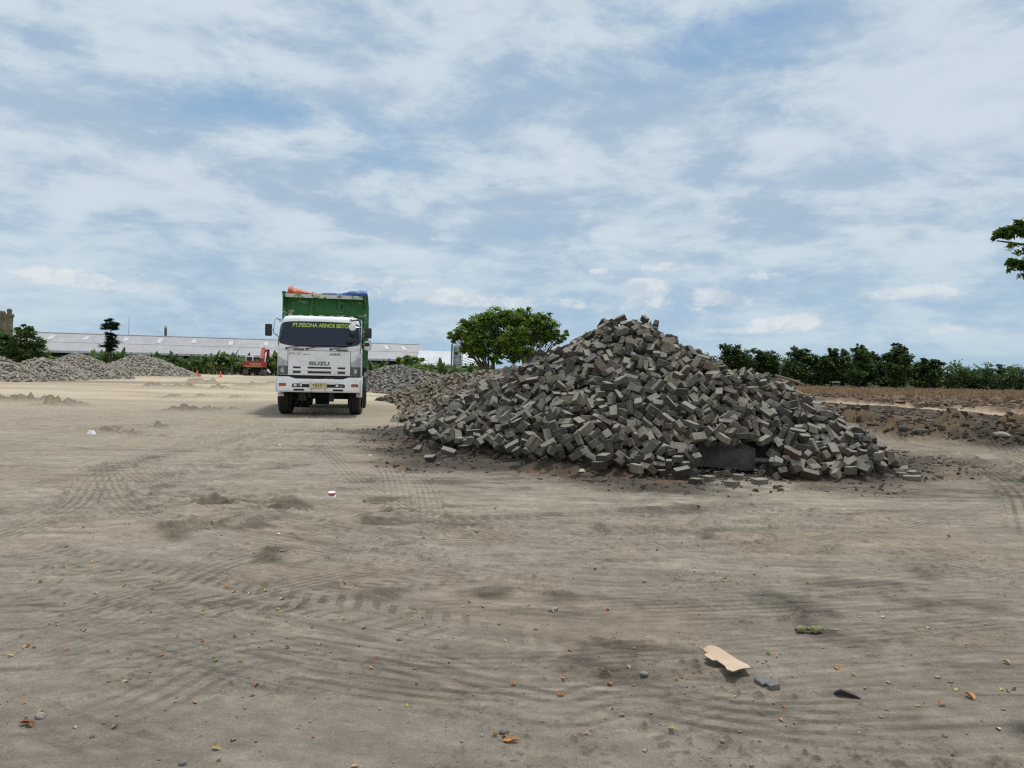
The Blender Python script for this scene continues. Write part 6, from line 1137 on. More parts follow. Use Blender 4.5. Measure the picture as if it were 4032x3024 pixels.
# headlamps: clear upper lens, dark lower housing
for s in (-1, 1):
    def hl(u, v, z0=1.14, z1=1.375):
        x = .845 + (.27) * u; return s * x, z0 + (z1 - z0) * v
    h = patch(0, 0, 0, 0, .012, 'headlamp', 'lensd', nx=10, nz=6, shape=hl)
    def hu(u, v):
        x = .845 + .27 * u; zt = 1.50 + .145 * u; return s * x, 1.385 + (zt - 1.385) * v
    patch(0, 0, 0, 0, .013, 'lens', 'lens', h, nx=10, nz=6, shape=hu)
    for (xx, zz, rr) in ((.96, 1.26, .072), (.965, 1.455, .045)):
        b = MB(); b.lathe([(rr, -.006), (rr * .93, .006), (rr * .6, .0), (0, .004)], 20, 0, Matrix.Translation((s * xx, yf(xx, zz) - .016, zz)) @ Matrix.Rotation(R(90), 4, 'X') @ Matrix.Rotation(s * R(-14), 4, 'Y')); b.build('bulb_reflector', 'lens', h, 40)
    # corner panel below windscreen / door edge
    patch(0, 0, 0, 0, .006, 'corner_trim', 'white', nx=6, nz=6, shape=lambda u, v: (s * (.86 + .255 * u), (1.53 + .15 * u) + (1.79 - 1.53 - .15 * u) * v))
# dark gap under the panel
b = MB(); b.box((0, .42, 1.09), (2.16, .6, .10), 0); b.build('radiator_gap', 'under', truck)
# bumper
def bx_poly(z): return 0
b = MB(); zs = [(.665, .03), (.70, .0), (.97, -.01), (1.03, .03)]
nB = 26; xs = [-1.165 + 2.33 * i / nB for i in range(nB + 1)]
def by(x, o): ax = abs(x); return -.02 + o + .03 * (x / 1.16) ** 2 + (.13 - math.sqrt(max(0, .13 ** 2 - max(0, ax - 1.035) ** 2)))
def ztop(x, z): return z + (.055 * sstep(.62, .82, abs(x)) if z > 1.0 else 0)
vs = [Vector((x, by(x, o), float(ztop(x, z)))) for z, o in zs for x in xs]; w = nB + 1
b.add(vs, [(j * w + i, j * w + i + 1, (j + 1) * w + i + 1, (j + 1) * w + i) for j in range(3) for i in range(nB)])
top = [Vector((x, by(x, .03) + (.16 if abs(x) < 1.1 else .02), float(ztop(x, 1.035)) )) for x in xs]; bot = [Vector((x, by(x, .03) + (.16 if abs(x) < 1.1 else .02), .665)) for x in xs]
b.add(vs[3 * w:] + top, [(i, i + 1, w + i + 1, w + i) for i in range(nB)]); b.add(vs[:w] + bot, [(i, w + i, w + i + 1, i + 1) for i in range(nB)])
for s in (-1, 1): b.box((s * 1.15, .32, .86), (.03, .50, .38), 0, .01)
bump = b.build('front_bumper', 'white', truck, 35)
def onb(x0, x1, z0, z1, name, mt, parent, off=.006, nx=10, sk=0):
    b = MB(); xs_ = [x0 + (x1 - x0) * i / nx for i in range(nx + 1)]
    f = [Vector((x, by(x, -.005) - off, z + sk * (x - x0))) for z in (z0, z1) for x in xs_]; k = [Vector((v.x, v.y + .03, v.z)) for v in f]; w_ = nx + 1
    b.add(f + k, [(i, i + 1, w_ + i + 1, w_ + i) for i in range(nx)] + [(w_ + i, w_ + i + 1, 3 * w_ + i + 1, 3 * w_ + i) for i in range(nx)] + [(i, 2 * w_ + i, 2 * w_ + i + 1, i + 1) for i in range(nx)] + [(0, w_, 3 * w_, 2 * w_), (nx, nx + 2 * w_, nx + 3 * w_, nx + w_)])
    return b.build(name, mt, parent, 35)
onb(-.71, .70, .80, .925, 'bumper_recess', 'under', bump, .002, 20)
for x0, x1 in ((-.68, -.46), (.44, .66)): onb(x0, x1, .815, .905, 'recess_lamp', 'lensd', bump, .006, 4)
for x0, x1 in ((-.66, -.59), (-.50, -.45), (.46, .52)): onb(x0, x1, .825, .89, 'bracket', 'dirty_white', bump, .009, 2)
for x0, x1 in ((-.67, -.39), (.38, .66)): onb(x0, x1, .705, .755, 'step_slot', 'under', bump, .002, 6)
for x in (-.19, .185): onb(x, x + .006, .66, .80, 'panel_gap', 'black', bump, .003, 1)
for x in (-.19, .185): onb(x, x + .006, .93, 1.0, 'panel_gap', 'black', bump, .003, 1)
for s in (-1, 1):
    fl = onb(*((-1.06, -.875) if s < 0 else (.875, 1.06)), .83, .905, 'fog_lamp', 'black', truck, .003, 5); onb(*((-1.045, -.89) if s < 0 else (.89, 1.045)), .84, .895, 'lens', 'orange_lens', fl, .012, 5)
b = MB(); b.box((-.015, -.048, .845), (.47, .012, .155), 0, .004); lp = b.build('license_plate', 'plate', truck)
text('lettering', '610', .105, 'olive', lp, (.0, -.056, .86), (R(90), 0, 0), .19, .001, .001)
text('lettering', 'WD', .05, 'olive', lp, (-.145, -.056, .868), (R(90), 0, 0), .075, .001, .001); text('lettering', 'W', .04, 'olive', lp, (.145, -.056, .868), (R(90), 0, 0), .035, .001, .001)
# white chipped strip along bumper underside at the left, steps, mud flaps
b = MB()
for s in (-1, 1):
    b.box((s * 1.07, .62, .60), (.14, .34, .03), 0, .006); b.box((s * 1.10, .62, .78), (.05, .30, .26), 0, .01)
b.build('step', 'dirty_white', truck)
# doors: side panels (right-hand one in view), window glass, handle
for s in (-1, 1):
    b = MB(); x = s * 1.137
    b.add([(x, .34, 1.16), (x, 1.60, 1.16), (x, 1.60, 1.86), (x - s * .085, 1.56, 2.60), (x - s * .085, .62, 2.60), (x - s * .002, .38, 1.86)], [(0, 1, 2, 3, 4, 5)]); d = b.build('door', 'white', truck)
    b = MB(); x = s * 1.141; b.add([(x - s * .004, .50, 1.92), (x - s * .004, 1.5, 1.92), (x - s * .076, 1.46, 2.52), (x - s * .076, .70, 2.52)], [(0, 1, 2, 3)]); b.build('window', 'glass', d)
    b = MB(); b.box((s * 1.15, 1.42, 1.72), (.02, .16, .04), 0, .008); b.build('handle', 'black', d)
# mirrors
def mirror(name, c, d, mt, r=.03):
    b = MB(); b.box(c, d, 0, r); return b.build(name, mt, truck, 50)
m_ = mirror('mirror', (-1.365, .10, 2.345), (.185, .07, .33), 'black', .03)
b = MB(); b.tube([(-1.06, .25, 2.64), (-1.17, .12, 2.665), (-1.205, .06, 2.60), (-1.225, .05, 2.40), (-1.23, .06, 2.26), (-1.15, .15, 2.21), (-1.11, .2, 2.16), (-1.12, .22, 1.90)], .014, 8); b.tube([(-1.33, .08, 2.345), (-1.22, .06, 2.345)], .012, 6); b.box((-1.08, .25, 2.63), (.05, .05, .08), 0, .01); b.build('mirror_arm', 'chrome', m_, 40)
m_ = mirror('mirror', (1.30, .13, 2.335), (.205, .07, .29), 'black', .03)
b = MB(); b.tube([(1.10, .10, 1.76), (1.105, .02, 1.85), (1.125, -.03, 2.1), (1.13, -.03, 2.40), (1.12, .02, 2.66), (1.06, .20, 2.70)], .017, 8); b.tube([(1.12, -.02, 2.35), (1.28, .10, 2.35)], .012, 6); b.tube([(1.12, -.02, 2.02), (1.25, .10, 2.02)], .013, 6); b.tube([(1.11, .0, 2.48), (.96, -.08, 2.475), (.90, -.09, 2.475)], .011, 6)
b.build('mirror_arm', 'chrome', m_, 40)
m_ = mirror('mirror', (1.30, .15, 1.99), (.20, .06, .27), 'dirty_white', .06); b = MB(); b.box((1.28, .112, 2.02), (.13, .02, .09), 0, .02); b.build('mirror_glass', 'black', m_)
b = MB(); b.lathe([(.0, -.02), (.07, -.015), (.098, .0), (.10, .012), (.085, .03), (0, .04)], 24, 0, Matrix.Translation((.885, -.10, 2.475)) @ Matrix.Rotation(R(82), 4, 'X')); b.build('blind_spot_mirror', 'white', truck, 40)
b = MB(); b.lathe([(.0, -.02), (.085, -.01), (.09, .012), (0, .03)], 24, 0, Matrix.Translation((.805, .03, 2.13)) @ Matrix.Rotation(R(84), 4, 'X')); b.tube([(.86, .03, 2.13), (.97, .06, 2.15), (1.03, .12, 2.45)], .010, 6); b.build('blind_spot_mirror', 'black', truck, 40)
b = MB(); b.tube([(.80, .30, 2.70), (1.05, .28, 2.695)], .022, 8); b.build('roof_grip', 'black', truck, 40)
b = MB(); b.box((1.09, .03, 1.70), (.13, .09, .11), 0, .015); b.build('side_marker', 'dirty_white', truck)
# sun-visor lip on the roof front edge
b = MB()
for k in range(7): b.box((-.84 + .28 * k, .52, 2.79), (.10, .10, .025), 0, .01)
b.build('roof_marker', 'white', truck)
# front wheels, rear wheels
def wheel(x, y, rad_, wid, nm='wheel', dual=False, turn=0):
    e = bpy.data.objects.new(nm, None); C.objects.link(e); e.parent = truck; e.location = (x, y, rad_ - .01); e.rotation_euler = (0, 0, turn)
    prof = [(rad_ * .60, -wid / 2), (rad_ * .80, -wid / 2 - .01), (rad_ * .95, -wid / 2 + .002), (rad_ * .99, -wid / 2 + .03)]
    tread = []
    for k in range(5):
        a = -wid / 2 + .035 + (wid - .07) * k / 5; c_ = -wid / 2 + .035 + (wid - .07) * (k + 1) / 5
        tread += [(rad_, a + .006), (rad_, c_ - .006), (rad_ - .014, c_ - .004), (rad_ - .014, c_ + .004)]
    prof += tread[:-2] + [(q, -z) for q, z in prof[::-1]]
    b = MB(); b.lathe(prof, 48, 0, Matrix.Rotation(R(90), 4, 'Y'), cap=False); b.build('tyre', 'tyre', e, 40)
    b = MB(); b.lathe([(rad_ * .6, -wid * .35), (rad_ * .55, -wid * .3), (rad_ * .3, -wid * .15), (.0, -wid * .15)], 24, 0, Matrix.Rotation(R(90), 4, 'Y'), cap=False); b.lathe([(rad_ * .6, wid * .35), (rad_ * .55, wid * .3), (rad_ * .3, wid * .25), (0, wid * .3)], 24, 0, Matrix.Rotation(R(90), 4, 'Y'), cap=False)
    for k in range(8): a = k * math.pi / 4; b.lathe([(.016, wid * .2), (.016, wid * .36), (0, wid * .37)], 6, 0, Matrix.Rotation(R(90), 4, 'Y') @ Matrix.Translation((rad_ * .33 * math.cos(a), rad_ * .33 * math.sin(a), 0)))
    b.build('rim', 'rim', e, 40)
for s in (-1, 1): wheel(s * .985, 1.32, .50, .31, turn=R(-6))
for y in (5.05, 6.38):
    for s in (-1, 1):
        wheel(s * 1.09, y, .50, .27); wheel(s * .78, y, .50, .27)
b = MB()
for s in (-1, 1):
    b.box((s * .42, 4.1, .92), (.09, 7.2, .26), 0); b.box((s * .985, 1.32, 1.06), (.34, 1.1, .10), 0)
b.box((0, 1.32, .50), (1.6, .13, .13), 0); b.box((0, .62, .84), (.8, .5, .34), 0); b.lathe([(.20, -.35), (.22, 0), (.2, .35)], 16, 0, Matrix.Translation((0, 1.6, .62)))
b.box((0, 1.95, .78), (.7, 1.3, .42), 0); b.box((0, 5.05, .5), (1.8, .16, .16), 0); b.box((0, 6.38, .5), (1.8, .16, .16), 0); b.lathe([(.0, -.2), (.2, -.12), (.23, 0), (.2, .12), (0, .2)], 16, 0, Matrix.Translation((0, 5.05, .5))); b.tube([(0, 2.5, .8), (0, 5.0, .55)], .06, 8)
b.box((-.28, .25, .60), (.10, .06, .16), 0); b.box((.33, .30, .55), (.12, .4, .28), 0); b.box((-.45, .35, .56), (.2, .4, .26), 0)
b.build('chassis', 'under', truck)
for s in (-1, 1):
    b = MB(); b.lathe([(.0, -.5), (.27, -.5), (.29, -.45), (.29, .45), (.27, .5), (0, .5)], 18, 0, Matrix.Translation((s * .88, 3.1, .80)) @ Matrix.Rotation(R(90), 4, 'X')); b.build('fuel_tank', 'rim' if s > 0 else 'under', truck, 40)
b = MB(); b.box((1.12, 2.55, 1.0), (.12, .4, .5), 0, .01); b.build('battery_box', 'black', truck)
# front mudguards
for s in (-1, 1):
    b = MB(); P_ = [(math.cos(a) * .60, math.sin(a) * .60) for a in [math.pi * k / 12 for k in range(13)]]
    vs = [Vector((s * xx, 1.32 + p[0], .52 + p[1])) for xx in (1.0, 1.165) for p in P_]; b.add(vs, [(i, i + 1, 14 + i, 13 + i) for i in range(12)]); b.box((s * 1.15, 1.80, .78), (.03, .12, .5), 0, .005); b.build('mudguard', 'white', truck, 40)

# tipping body -----------------------------------------------------
BX, BY0, BY1, BZ0, BZ1 = 1.195, 2.15, 7.75, 1.28, 3.49
gm = M['green']; nt = gm.node_tree; N = nt.nodes.new; bs = nt.nodes['Principled BSDF']
tc = N('ShaderNodeTexCoord'); n1 = N('ShaderNodeTexNoise'); n1.inputs['Scale'].default_value = 3.6; n1.inputs['Detail'].default_value = 7; n1.inputs['Roughness'].default_value = .55
mp = N('ShaderNodeMapping'); mp.inputs['Scale'].default_value = (.8, 1, 1.7); nt.links.new(tc.outputs['Object'], mp.inputs[0]); nt.links.new(mp.outputs[0], n1.inputs['Vector'])
rp = N('ShaderNodeValToRGB'); rp.color_ramp.elements[0].position = .585; rp.color_ramp.elements[1].position = .60; nt.links.new(n1.outputs['Fac'], rp.inputs['Fac'])
mx = N('ShaderNodeMix'); mx.data_type = 'RGBA'; src = bs.inputs['Base Color'].links[0].from_socket; nt.links.new(rp.outputs['Color'], mx.inputs['Factor']); nt.links.new(src, mx.inputs[6]); mx.inputs[7].default_value = (.33, .36, .28, 1); nt.links.new(mx.outputs[2], bs.inputs['Base Color'])
M['rail'] = mat('worn_white_rail', (.50, .51, .44), .6, .2, 4, col2=(.05, .18, .03), thr=(.50, .56), bump=.1)
b = MB()
b.box((0, BY0 + .03, (BZ0 + BZ1) / 2), (2 * BX, .05, BZ1 - BZ0), 0)
for s in (-1, 1): b.box((s * (BX - .025), (BY0 + BY1) / 2, (BZ0 + BZ1) / 2 + .05), (.05, BY1 - BY0, BZ1 - BZ0 + .1), 0)
b.box((0, BY1, (BZ0 + BZ1) / 2), (2 * BX, .06, BZ1 - BZ0), 0); b.box((0, (BY0 + BY1) / 2, BZ0), (2 * BX, BY1 - BY0, .08), 0)
body = b.build('dump_body', 'green', truck)
for z in (2.30, 2.72, 2.93):
    b = MB(); b.box((0, BY0 - .03, z), (2 * BX - .12, .06, .045), 0, .006); b.build('rib', 'green', body)
for x in (-1.19, -.40, .42, 1.19):
    b = MB(); b.box((x, BY0 - .045, 2.4), (.09, .085, 2.05), 0, .006); b.build('post', 'green', body)
b = MB(); b.box((0, BY0 - .22, BZ1 - .045), (2 * BX - .02, .46, .03), 0, .004); b.build('canopy', 'green', body)
b = MB(); b.box((0, BY0 - .455, BZ1 - .04), (2 * BX - .16, .04, .11), 0, .008); b.build('top_rail', 'rail', body)
for s in (-1, 1):
    b = MB(); x = s * (BX - .03); b.prism([(x, BY0 - .47, BZ1 + .03), (x, BY0 - .47, BZ1 - .12), (x, BY0 - .05, BZ1 - .42), (x, BY0 - .05, BZ1 + .03)], (s * .03, 0, 0)); b.build('gusset', 'green', body)
    b = MB(); b.box((s * (BX - .01), BY0 - .03, BZ1 - .14), (.085, .09, .44), 0, .01); b.build('corner_cap', 'rust', body)
    for k in range(7):
        b = MB(); b.box((s * (BX + .03), BY0 + .35 + k * .85, (BZ0 + BZ1) / 2), (.07, .09, BZ1 - BZ0 - .1), 0, .008); b.build('side_post', 'green', body)
    b = MB(); b.box((s * (BX + .02), (BY0 + BY1) / 2, BZ1 + .07), (.09, BY1 - BY0, .10), 0, .01); b.build('side_rail', 'green', body)
    b = MB(); b.box((s * (BX + .01), (BY0 + BY1) / 2, BZ0 + .02), (.09, BY1 - BY0, .14), 0, .01); b.build('bottom_rail', 'under', body)
# folded tarpaulins tied on top
def tarp(name, x0, x1, mt, label, prof):
    b = MB(); nx = 46; na = 22; r_ = random.Random(len(label)); rows_ = []
    for i in range(nx + 1):
        u = i / nx; x = x0 + (x1 - x0) * u; h = float(np.interp(u, [p[0] for p in prof], [p[1] for p in prof])); row = []
        for k in range(na):
            a = 2 * math.pi * k / na; nz_ = float(fbm(np.array(u * 7 + 3), np.array(a * 1.6), len(label), 3)) - .5
            rr = (1 + .35 * nz_) ; y = .30 * math.cos(a) * rr * (.55 + .45 * min(1, h / .2)); z = max(-.015, h * .55 + h * .55 * math.sin(a) * rr + .02 * nz_)
            row.append(Vector((x + .02 * nz_, BY0 - .20 + y, BZ1 - .03 + z)))
        rows_.append(row)
    vs = [p for r2 in rows_ for p in r2]; b.add(vs, [(i * na + k, i * na + (k + 1) % na, (i + 1) * na + (k + 1) % na, (i + 1) * na + k) for i in range(nx) for k in range(na)] + [tuple(range(na)), tuple(nx * na + k for k in reversed(range(na)))])
    o = b.build(name, mt, None, 80); o.matrix_world = Matrix.Translation(truck.location) @ Matrix.Rotation(TR, 4, 'Z'); tag(o, label, 'tarpaulin'); return o
tarp('tarpaulin', -1.06, -.03, 'ox_orange', 'orange tarpaulin folded on the front rim of the green truck body', [(0, .15), (.05, .27), (.10, .255), (.16, .19), (.3, .17), (.5, .13), (.68, .09), (.72, .06), (.78, .09), (1, .10)])
tarp('tarpaulin', -.06, 1.24, 'ox_blue', 'blue tarpaulin folded on the front rim of the green truck body', [(0, .10), (.15, .11), (.3, .12), (.38, .09), (.40, .07), (.45, .12), (.6, .19), (.8, .21), (.97, .22), (1, .20)])
for x in (-.33, .455):
    b = MB(); pts_ = [(x + .02 * math.cos(a) * (a > 0), BY0 - .20 + .32 * math.cos(a), BZ1 + .0 + .10 * math.sin(a)) for a in [2 * math.pi * k / 20 for k in range(21)]]
    b.tube(pts_, .009, 5, cap=False); b.tube([(x, BY0 - .50, BZ1), (x + .01, BY0 - .49, BZ1 - .20)], .007, 5)
    o = b.build('tie_cord', 'cord', None); o.matrix_world = Matrix.Translation(truck.location) @ Matrix.Rotation(TR, 4, 'Z'); tag(o, 'thin cord tied round the %s tarpaulin on the truck' % ('orange' if x < 0 else 'blue'), 'cord')

# ================================================================= TREES AND PLANTS
def leaves(cent, size, seed, tones, up=.5, elong=1.6, parts=1):
    """cent: (n,3) leaf positions -> folded leaf faces; returns V, F, colours"""
    r = np.random.RandomState(seed); n = len(cent)
    nrm = r.normal(0, 1, (n, 3)); nrm[:, 2] = np.abs(nrm[:, 2]) + up * 2; nrm /= np.linalg.norm(nrm, axis=1, keepdims=True)
    t = r.normal(0, 1, (n, 3)); t -= nrm * (t * nrm).sum(1, keepdims=True); t /= np.linalg.norm(t, axis=1, keepdims=True) + 1e-9
    bt = np.cross(nrm, t); s = size * (.6 + .8 * r.rand(n, 1))
    a = cent - t * s * elong * .5; c = cent + t * s * elong * .5 - nrm * s * .15; b_ = cent + bt * s * .45 + nrm * s * .12; d = cent - bt * s * .45 + nrm * s * .12
    Vv = np.stack([a, b_, c, d], 1).reshape(-1, 3); Ff = np.arange(4 * n).reshape(-1, 4)
    return Vv, Ff, r
def crown_points(blobs, n, r, shell=.55, clump=28, csize=.16):
    """leaf centres grouped into sprays spread through overlapping ellipsoids"""
    vol = np.array([b[3] * b[4] * b[5] for b in blobs]) ** .75; vol /= vol.sum()
    ncl = max(1, n // clump); k = r.choice(len(blobs), ncl, p=vol); B = np.array(blobs)[k]
    d = r.normal(0, 1, (ncl, 3)); d /= np.linalg.norm(d, axis=1, keepdims=True); rad_ = (shell + (1 - shell) * r.rand(ncl, 1)) ** .8 * (.68 + .52 * r.rand(ncl, 1))
    cc_ = B[:, :3] + d * rad_ * B[:, 3:6]
    sz = B[:, 3:6].mean(1, keepdims=True) * csize
    P = np.repeat(cc_, clump, 0) + r.normal(0, 1, (ncl * clump, 3)) * np.repeat(sz, clump, 0) * np.array([1, 1, .6])
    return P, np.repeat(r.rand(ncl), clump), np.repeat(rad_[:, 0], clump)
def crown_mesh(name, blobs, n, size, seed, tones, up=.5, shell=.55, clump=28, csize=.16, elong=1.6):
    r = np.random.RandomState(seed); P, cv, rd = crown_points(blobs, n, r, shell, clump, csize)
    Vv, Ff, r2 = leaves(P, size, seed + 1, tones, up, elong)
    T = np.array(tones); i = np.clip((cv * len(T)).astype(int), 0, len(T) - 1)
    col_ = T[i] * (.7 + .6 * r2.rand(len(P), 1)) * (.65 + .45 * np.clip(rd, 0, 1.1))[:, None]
    return np_mesh(name, Vv, Ff, M['leaf'], np.repeat(col_, 4, 0))
DG = [(.11, .20, .03), (.14, .24, .035), (.07, .145, .025), (.19, .30, .045), (.24, .33, .055)]
DD = [(.03, .065, .022), (.04, .082, .025), (.052, .10, .028), (.07, .125, .03)]
MG = [(.055, .11, .025), (.08, .145, .03), (.042, .085, .022), (.11, .175, .04)]
LG = [(.07, .13, .028), (.09, .15, .035), (.05, .095, .022)]
FARG = [(.045, .08, .042), (.06, .10, .048), (.036, .066, .036), (.085, .12, .05)]
def trunk_mesh(base_r, blobs, seed, n_sub=3, zb=-.1, base=(0, 0), mtn='bark_dark', fork=.35, stems=1, spread=.0):
    r = random.Random(seed); b = MB()
    for s_ in range(stems):
        bx = base[0] + r.uniform(-spread, spread); bl = blobs[s_::stems] or blobs
        zf = min(q[2] for q in bl) * fork
        f = Vector((bx * .8, base[1], zf)); b.tube([(bx, base[1], zb), (bx * .95 + r.uniform(-.03, .03), base[1], zf * .5), f], [base_r * 1.25, base_r, base_r * .85], 8)
        for q in bl:
            c = Vector(q[:3]); mid = f.lerp(c, .5) + Vector((r.uniform(-.1, .1) * q[3], r.uniform(-.1, .1) * q[3], -.08 * q[5])); rr = base_r * .45
            b.tube([f, mid, c], [rr, rr * .7, rr * .35], 6)
            for k in range(n_sub):
                e = c + Vector((r.uniform(-.8, .8) * q[3], r.uniform(-.8, .8) * q[4], r.uniform(-.3, .8) * q[5])); s0 = f.lerp(c, r.uniform(.5, 1))
                b.tube([s0, s0.lerp(e, .5) + Vector((0, 0, -.05 * q[5])), e], [rr * .4, rr * .28, rr * .12], 5)
    return b
def tree(name, loc, blobs, nleaf, lsize, seed, tones, label, group=None, base_r=.14, cat='tree', **kw):
    e = empty(name, loc, 0, label, cat, group)
    ck = {k: kw.pop(k) for k in ('up', 'shell', 'clump', 'csize', 'elong') if k in kw}
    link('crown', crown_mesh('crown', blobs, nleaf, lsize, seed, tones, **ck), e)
    trunk_mesh(base_r, blobs, seed, **kw).build('trunk', 'bark_dark' if kw.get('mtn', 'bark_dark') == 'bark_dark' else 'bark', e, 50)
    return e
def W(px, d): return (px - CX) / F * d
def zh(px, py, d): return at(px, py, d).z
# the bushy tree behind the brown heap --------------------------------
D0 = 36.0; X0 = W(1990, D0); k_ = D0 / F
def bl(px, py, rx, ry, dy=0.0): return (W(px, D0) - X0, dy, zh(px, py, D0), rx * k_, (rx + ry) * .5 * k_, ry * k_)
BL = [bl(1810,1318,38,24), bl(1850,1290,52,38,-.3), bl(1905,1265,55,42,.3), bl(1960,1258,55,40,-.2), bl(2010,1255,55,42), bl(2065,1262,55,46,.3), bl(2120,1280,50,46,-.2), bl(2150,1300,46,48), bl(2188,1322,34,30,.2), bl(2208,1332,20,20), bl(1880,1330,60,38,-.4), bl(1950,1325,60,42,.2), bl(2030,1325,60,44,-.3), bl(2100,1335,50,38,.1), bl(1835,1350,36,20,.3), bl(1945,1375,46,30,-.3), bl(1990,1390,36,26,.3), bl(2070,1385,34,26,-.2), bl(1850,1395,26,14,.4), bl(2185,1352,22,9,.2), bl(1785,1330,26,14), bl(1890,1385,44,26,-.3), bl(1830,1378,36,20), bl(1950,1410,34,22,-.2), bl(2030,1400,40,28,-.3), bl(2075,1385,26,20,.2), bl(2000,1360,70,40,-.5), bl(2140,1338,40,18,-.3), bl(1870,1350,50,30,-.4)]
e = empty('broad_tree', (X0, D0, 0), 0, 'bushy green tree with two trunks behind the brown block heap', 'tree')
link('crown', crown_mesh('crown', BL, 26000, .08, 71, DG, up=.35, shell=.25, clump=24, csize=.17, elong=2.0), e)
# sprigs sticking out of the top outline
SP = []
rs = random.Random(8)
for px, py, rr in [(1765,1318,8),(1772,1330,7),(1823,1264,9),(1880,1240,9),(1912,1236,6),(1955,1224,7),(1995,1226,8),(2035,1226,7),(2047,1220,8),(2073,1216,9),(2080,1226,7),(2120,1238,7),(2158,1240,8),(2163,1256,7),(2177,1282,8),(2222,1308,9),(2228,1322,7),(2205,1345,8),(1818,1286,8),(1790,1300,9),(1782,1345,8),(2196,1372,7),(1800,1402,9),(1792,1392,7),(2130,1250,8),(1842,1268,8),(1930,1240,7)]: SP.append(bl(px, py, rr, rr * 1.1, rs.uniform(-.5, .5)))
link('outer_sprigs', crown_mesh('outer_sprigs', SP, 1700, .07, 75, DG, up=.4, shell=.1, clump=16, csize=.42, elong=2.0), e)
for (bx, sub, br, sd_) in ((1928, [0, 1, 2, 3, 10, 11, 14, 15, 18, 20], .20, 4), (2062, [4, 5, 6, 7, 8, 12, 13, 16, 17, 19], .20, 5)):
    b = MB(); r = random.Random(sd_); o0 = Vector((W(bx, D0) - X0, 0, 0)); f = o0 + Vector((0, 0, 1.35))
    b.tube([o0 + Vector((0, 0, -.2)), o0 + Vector((.04, 0, .7)), f], [br * 1.9, br * 1.5, br * 1.4], 10)
    for q in sub:
        q = BL[q]; c = Vector(q[:3]); o1 = f + Vector((r.uniform(-.2, .2), 0, r.uniform(-.3, .1))); mid = o1.lerp(c, .5) + Vector((r.uniform(-.1, .1), 0, -.12)); b.tube([o1, mid, c], [.055, .035, .02], 6)
        for k in range(7):
            s0 = o1.lerp(c, r.uniform(.35, 1)); e_ = c + Vector((r.uniform(-1, 1) * q[3], r.uniform(-.8, .8) * q[4], r.uniform(-.5, 1) * q[5])); b.tube([s0, s0.lerp(e_, .5) + Vector((0, 0, -.05)), e_], [.018, .012, .006], 5)
    if bx < 2000:
        for k in range(6):   # bare low branches reaching to the left
            t_ = Vector((W(1790 + 14 * k, D0) - X0, r.uniform(-.3, .3), zh(1800, 1425 - 9 * k, D0))); b.tube([o0 + Vector((-.15, 0, 1.1 + .04 * k)), t_.lerp(f, .45) + Vector((0, 0, .08)), t_], [.03, .018, .006], 5)
    b.build('trunk', 'bark', e, 50)
# conifer at left ------------------------------------------------------
D1 = 88.0; e = empty('tall_conifer', (W(433, D1), D1, 0), 0, 'tall thin conifer with two separate tiers above the banana plants', 'tree')
kc = D1 / F
CB = [(x * kc, 0, zh(433, y, D1), w * kc, w * kc * .9, h * kc) for x, y, w, h in [(-2,1262,18,6),(6,1275,26,7),(-4,1283,34,7),(10,1293,24,6),(-22,1296,22,4),(0,1318,22,8),(0,1333,24,9),(2,1348,26,8),(-14,1364,26,7),(8,1362,22,8),(0,1378,20,7),(18,1256,5,4)]]
link('crown', crown_mesh('crown', CB, 2600, .16, 13, [(.016, .036, .024), (.02, .045, .028), (.028, .055, .03)], up=1.2, shell=.2, clump=12, csize=.25, elong=3.2), e)
b = MB(); b.tube([(0, 0, -.2), (.05, 0, 2.5), (0, 0, zh(433, 1262, D1))], [.14, .11, .03], 8); b.build('trunk', 'bark_dark', e, 50)
# dense trees at the left edge ----------------------------------------
D2 = 62.0; k2 = D2 / F
for nm_, cx_, bb, n_, lab, tn in [('dense_tree', 105, [(100,1310,34,28),(75,1345,45,40),(130,1345,42,40),(150,1390,40,40),(110,1400,60,40),(60,1400,50,44),(170,1415,24,26),(103,1290,16,14),(133,1308,12,12)], 5200, 'dense dark green tree behind the low grey heap at far left', MG),
                             ('dense_tree', -10, [(0,1350,50,36),(20,1390,60,44),(-40,1360,60,60),(30,1340,24,24)], 3600, 'dense green tree cut off by the left edge beneath the vine covered pillars', MG)]:
    tree(nm_, (W(cx_, D2), D2 + (0 if cx_ > 0 else 1.0), 0), [(W(x, D2) - W(cx_, D2), 0, zh(x, y, D2), rx * k2, rx * k2, ry * k2) for x, y, rx, ry in bb], n_, .15, 31 + n_, tn, lab, None, .16, n_sub=2, shell=.6, csize=.14)
# overgrown pillars rising behind them
for i, (px, w, py0, lab) in enumerate([(34, 24, 1216, 'slim weathered pillar with a square cap rising above the trees at far left'), (6, 30, 1224, 'broader vine covered pillar beside the slim one at far left')]):
    D = 66 + i; k3 = D / F; e = empty('stone_pillar', (W(px, D), D, 0), 0, lab, 'pillar'); zt = zh(px, py0, D); ww = w * k3
    b = MB(); b.box((0, 0, (zt - .5) / 2), (ww * .8, ww * .8, zt - .5), 0, .03); b.box((0, 0, zt - .55), (ww * 1.0, ww, .25), 0, .04); b.lathe([(ww * .3, zt - .45), (ww * .38, zt - .30), (ww * .42, zt - .12), (ww * .28, zt), (0, zt + .02)], 8)
    b.build('shaft', mat('mossy_stone_%s' % 'ab'[i], (.10, .105, .06), .95, .3, 2, col2=(.19, .17, .12), bump=.5, bscale=5), e, 40)
    link('creeper', crown_mesh('creeper', [(0, 0, z_, ww * .5, ww * .5, .5) for z_ in np.arange(1, zt - .6, .5)], 800 if i else 350, .11, 90 + i, MG + [(.10, .11, .05)], shell=.8), e)
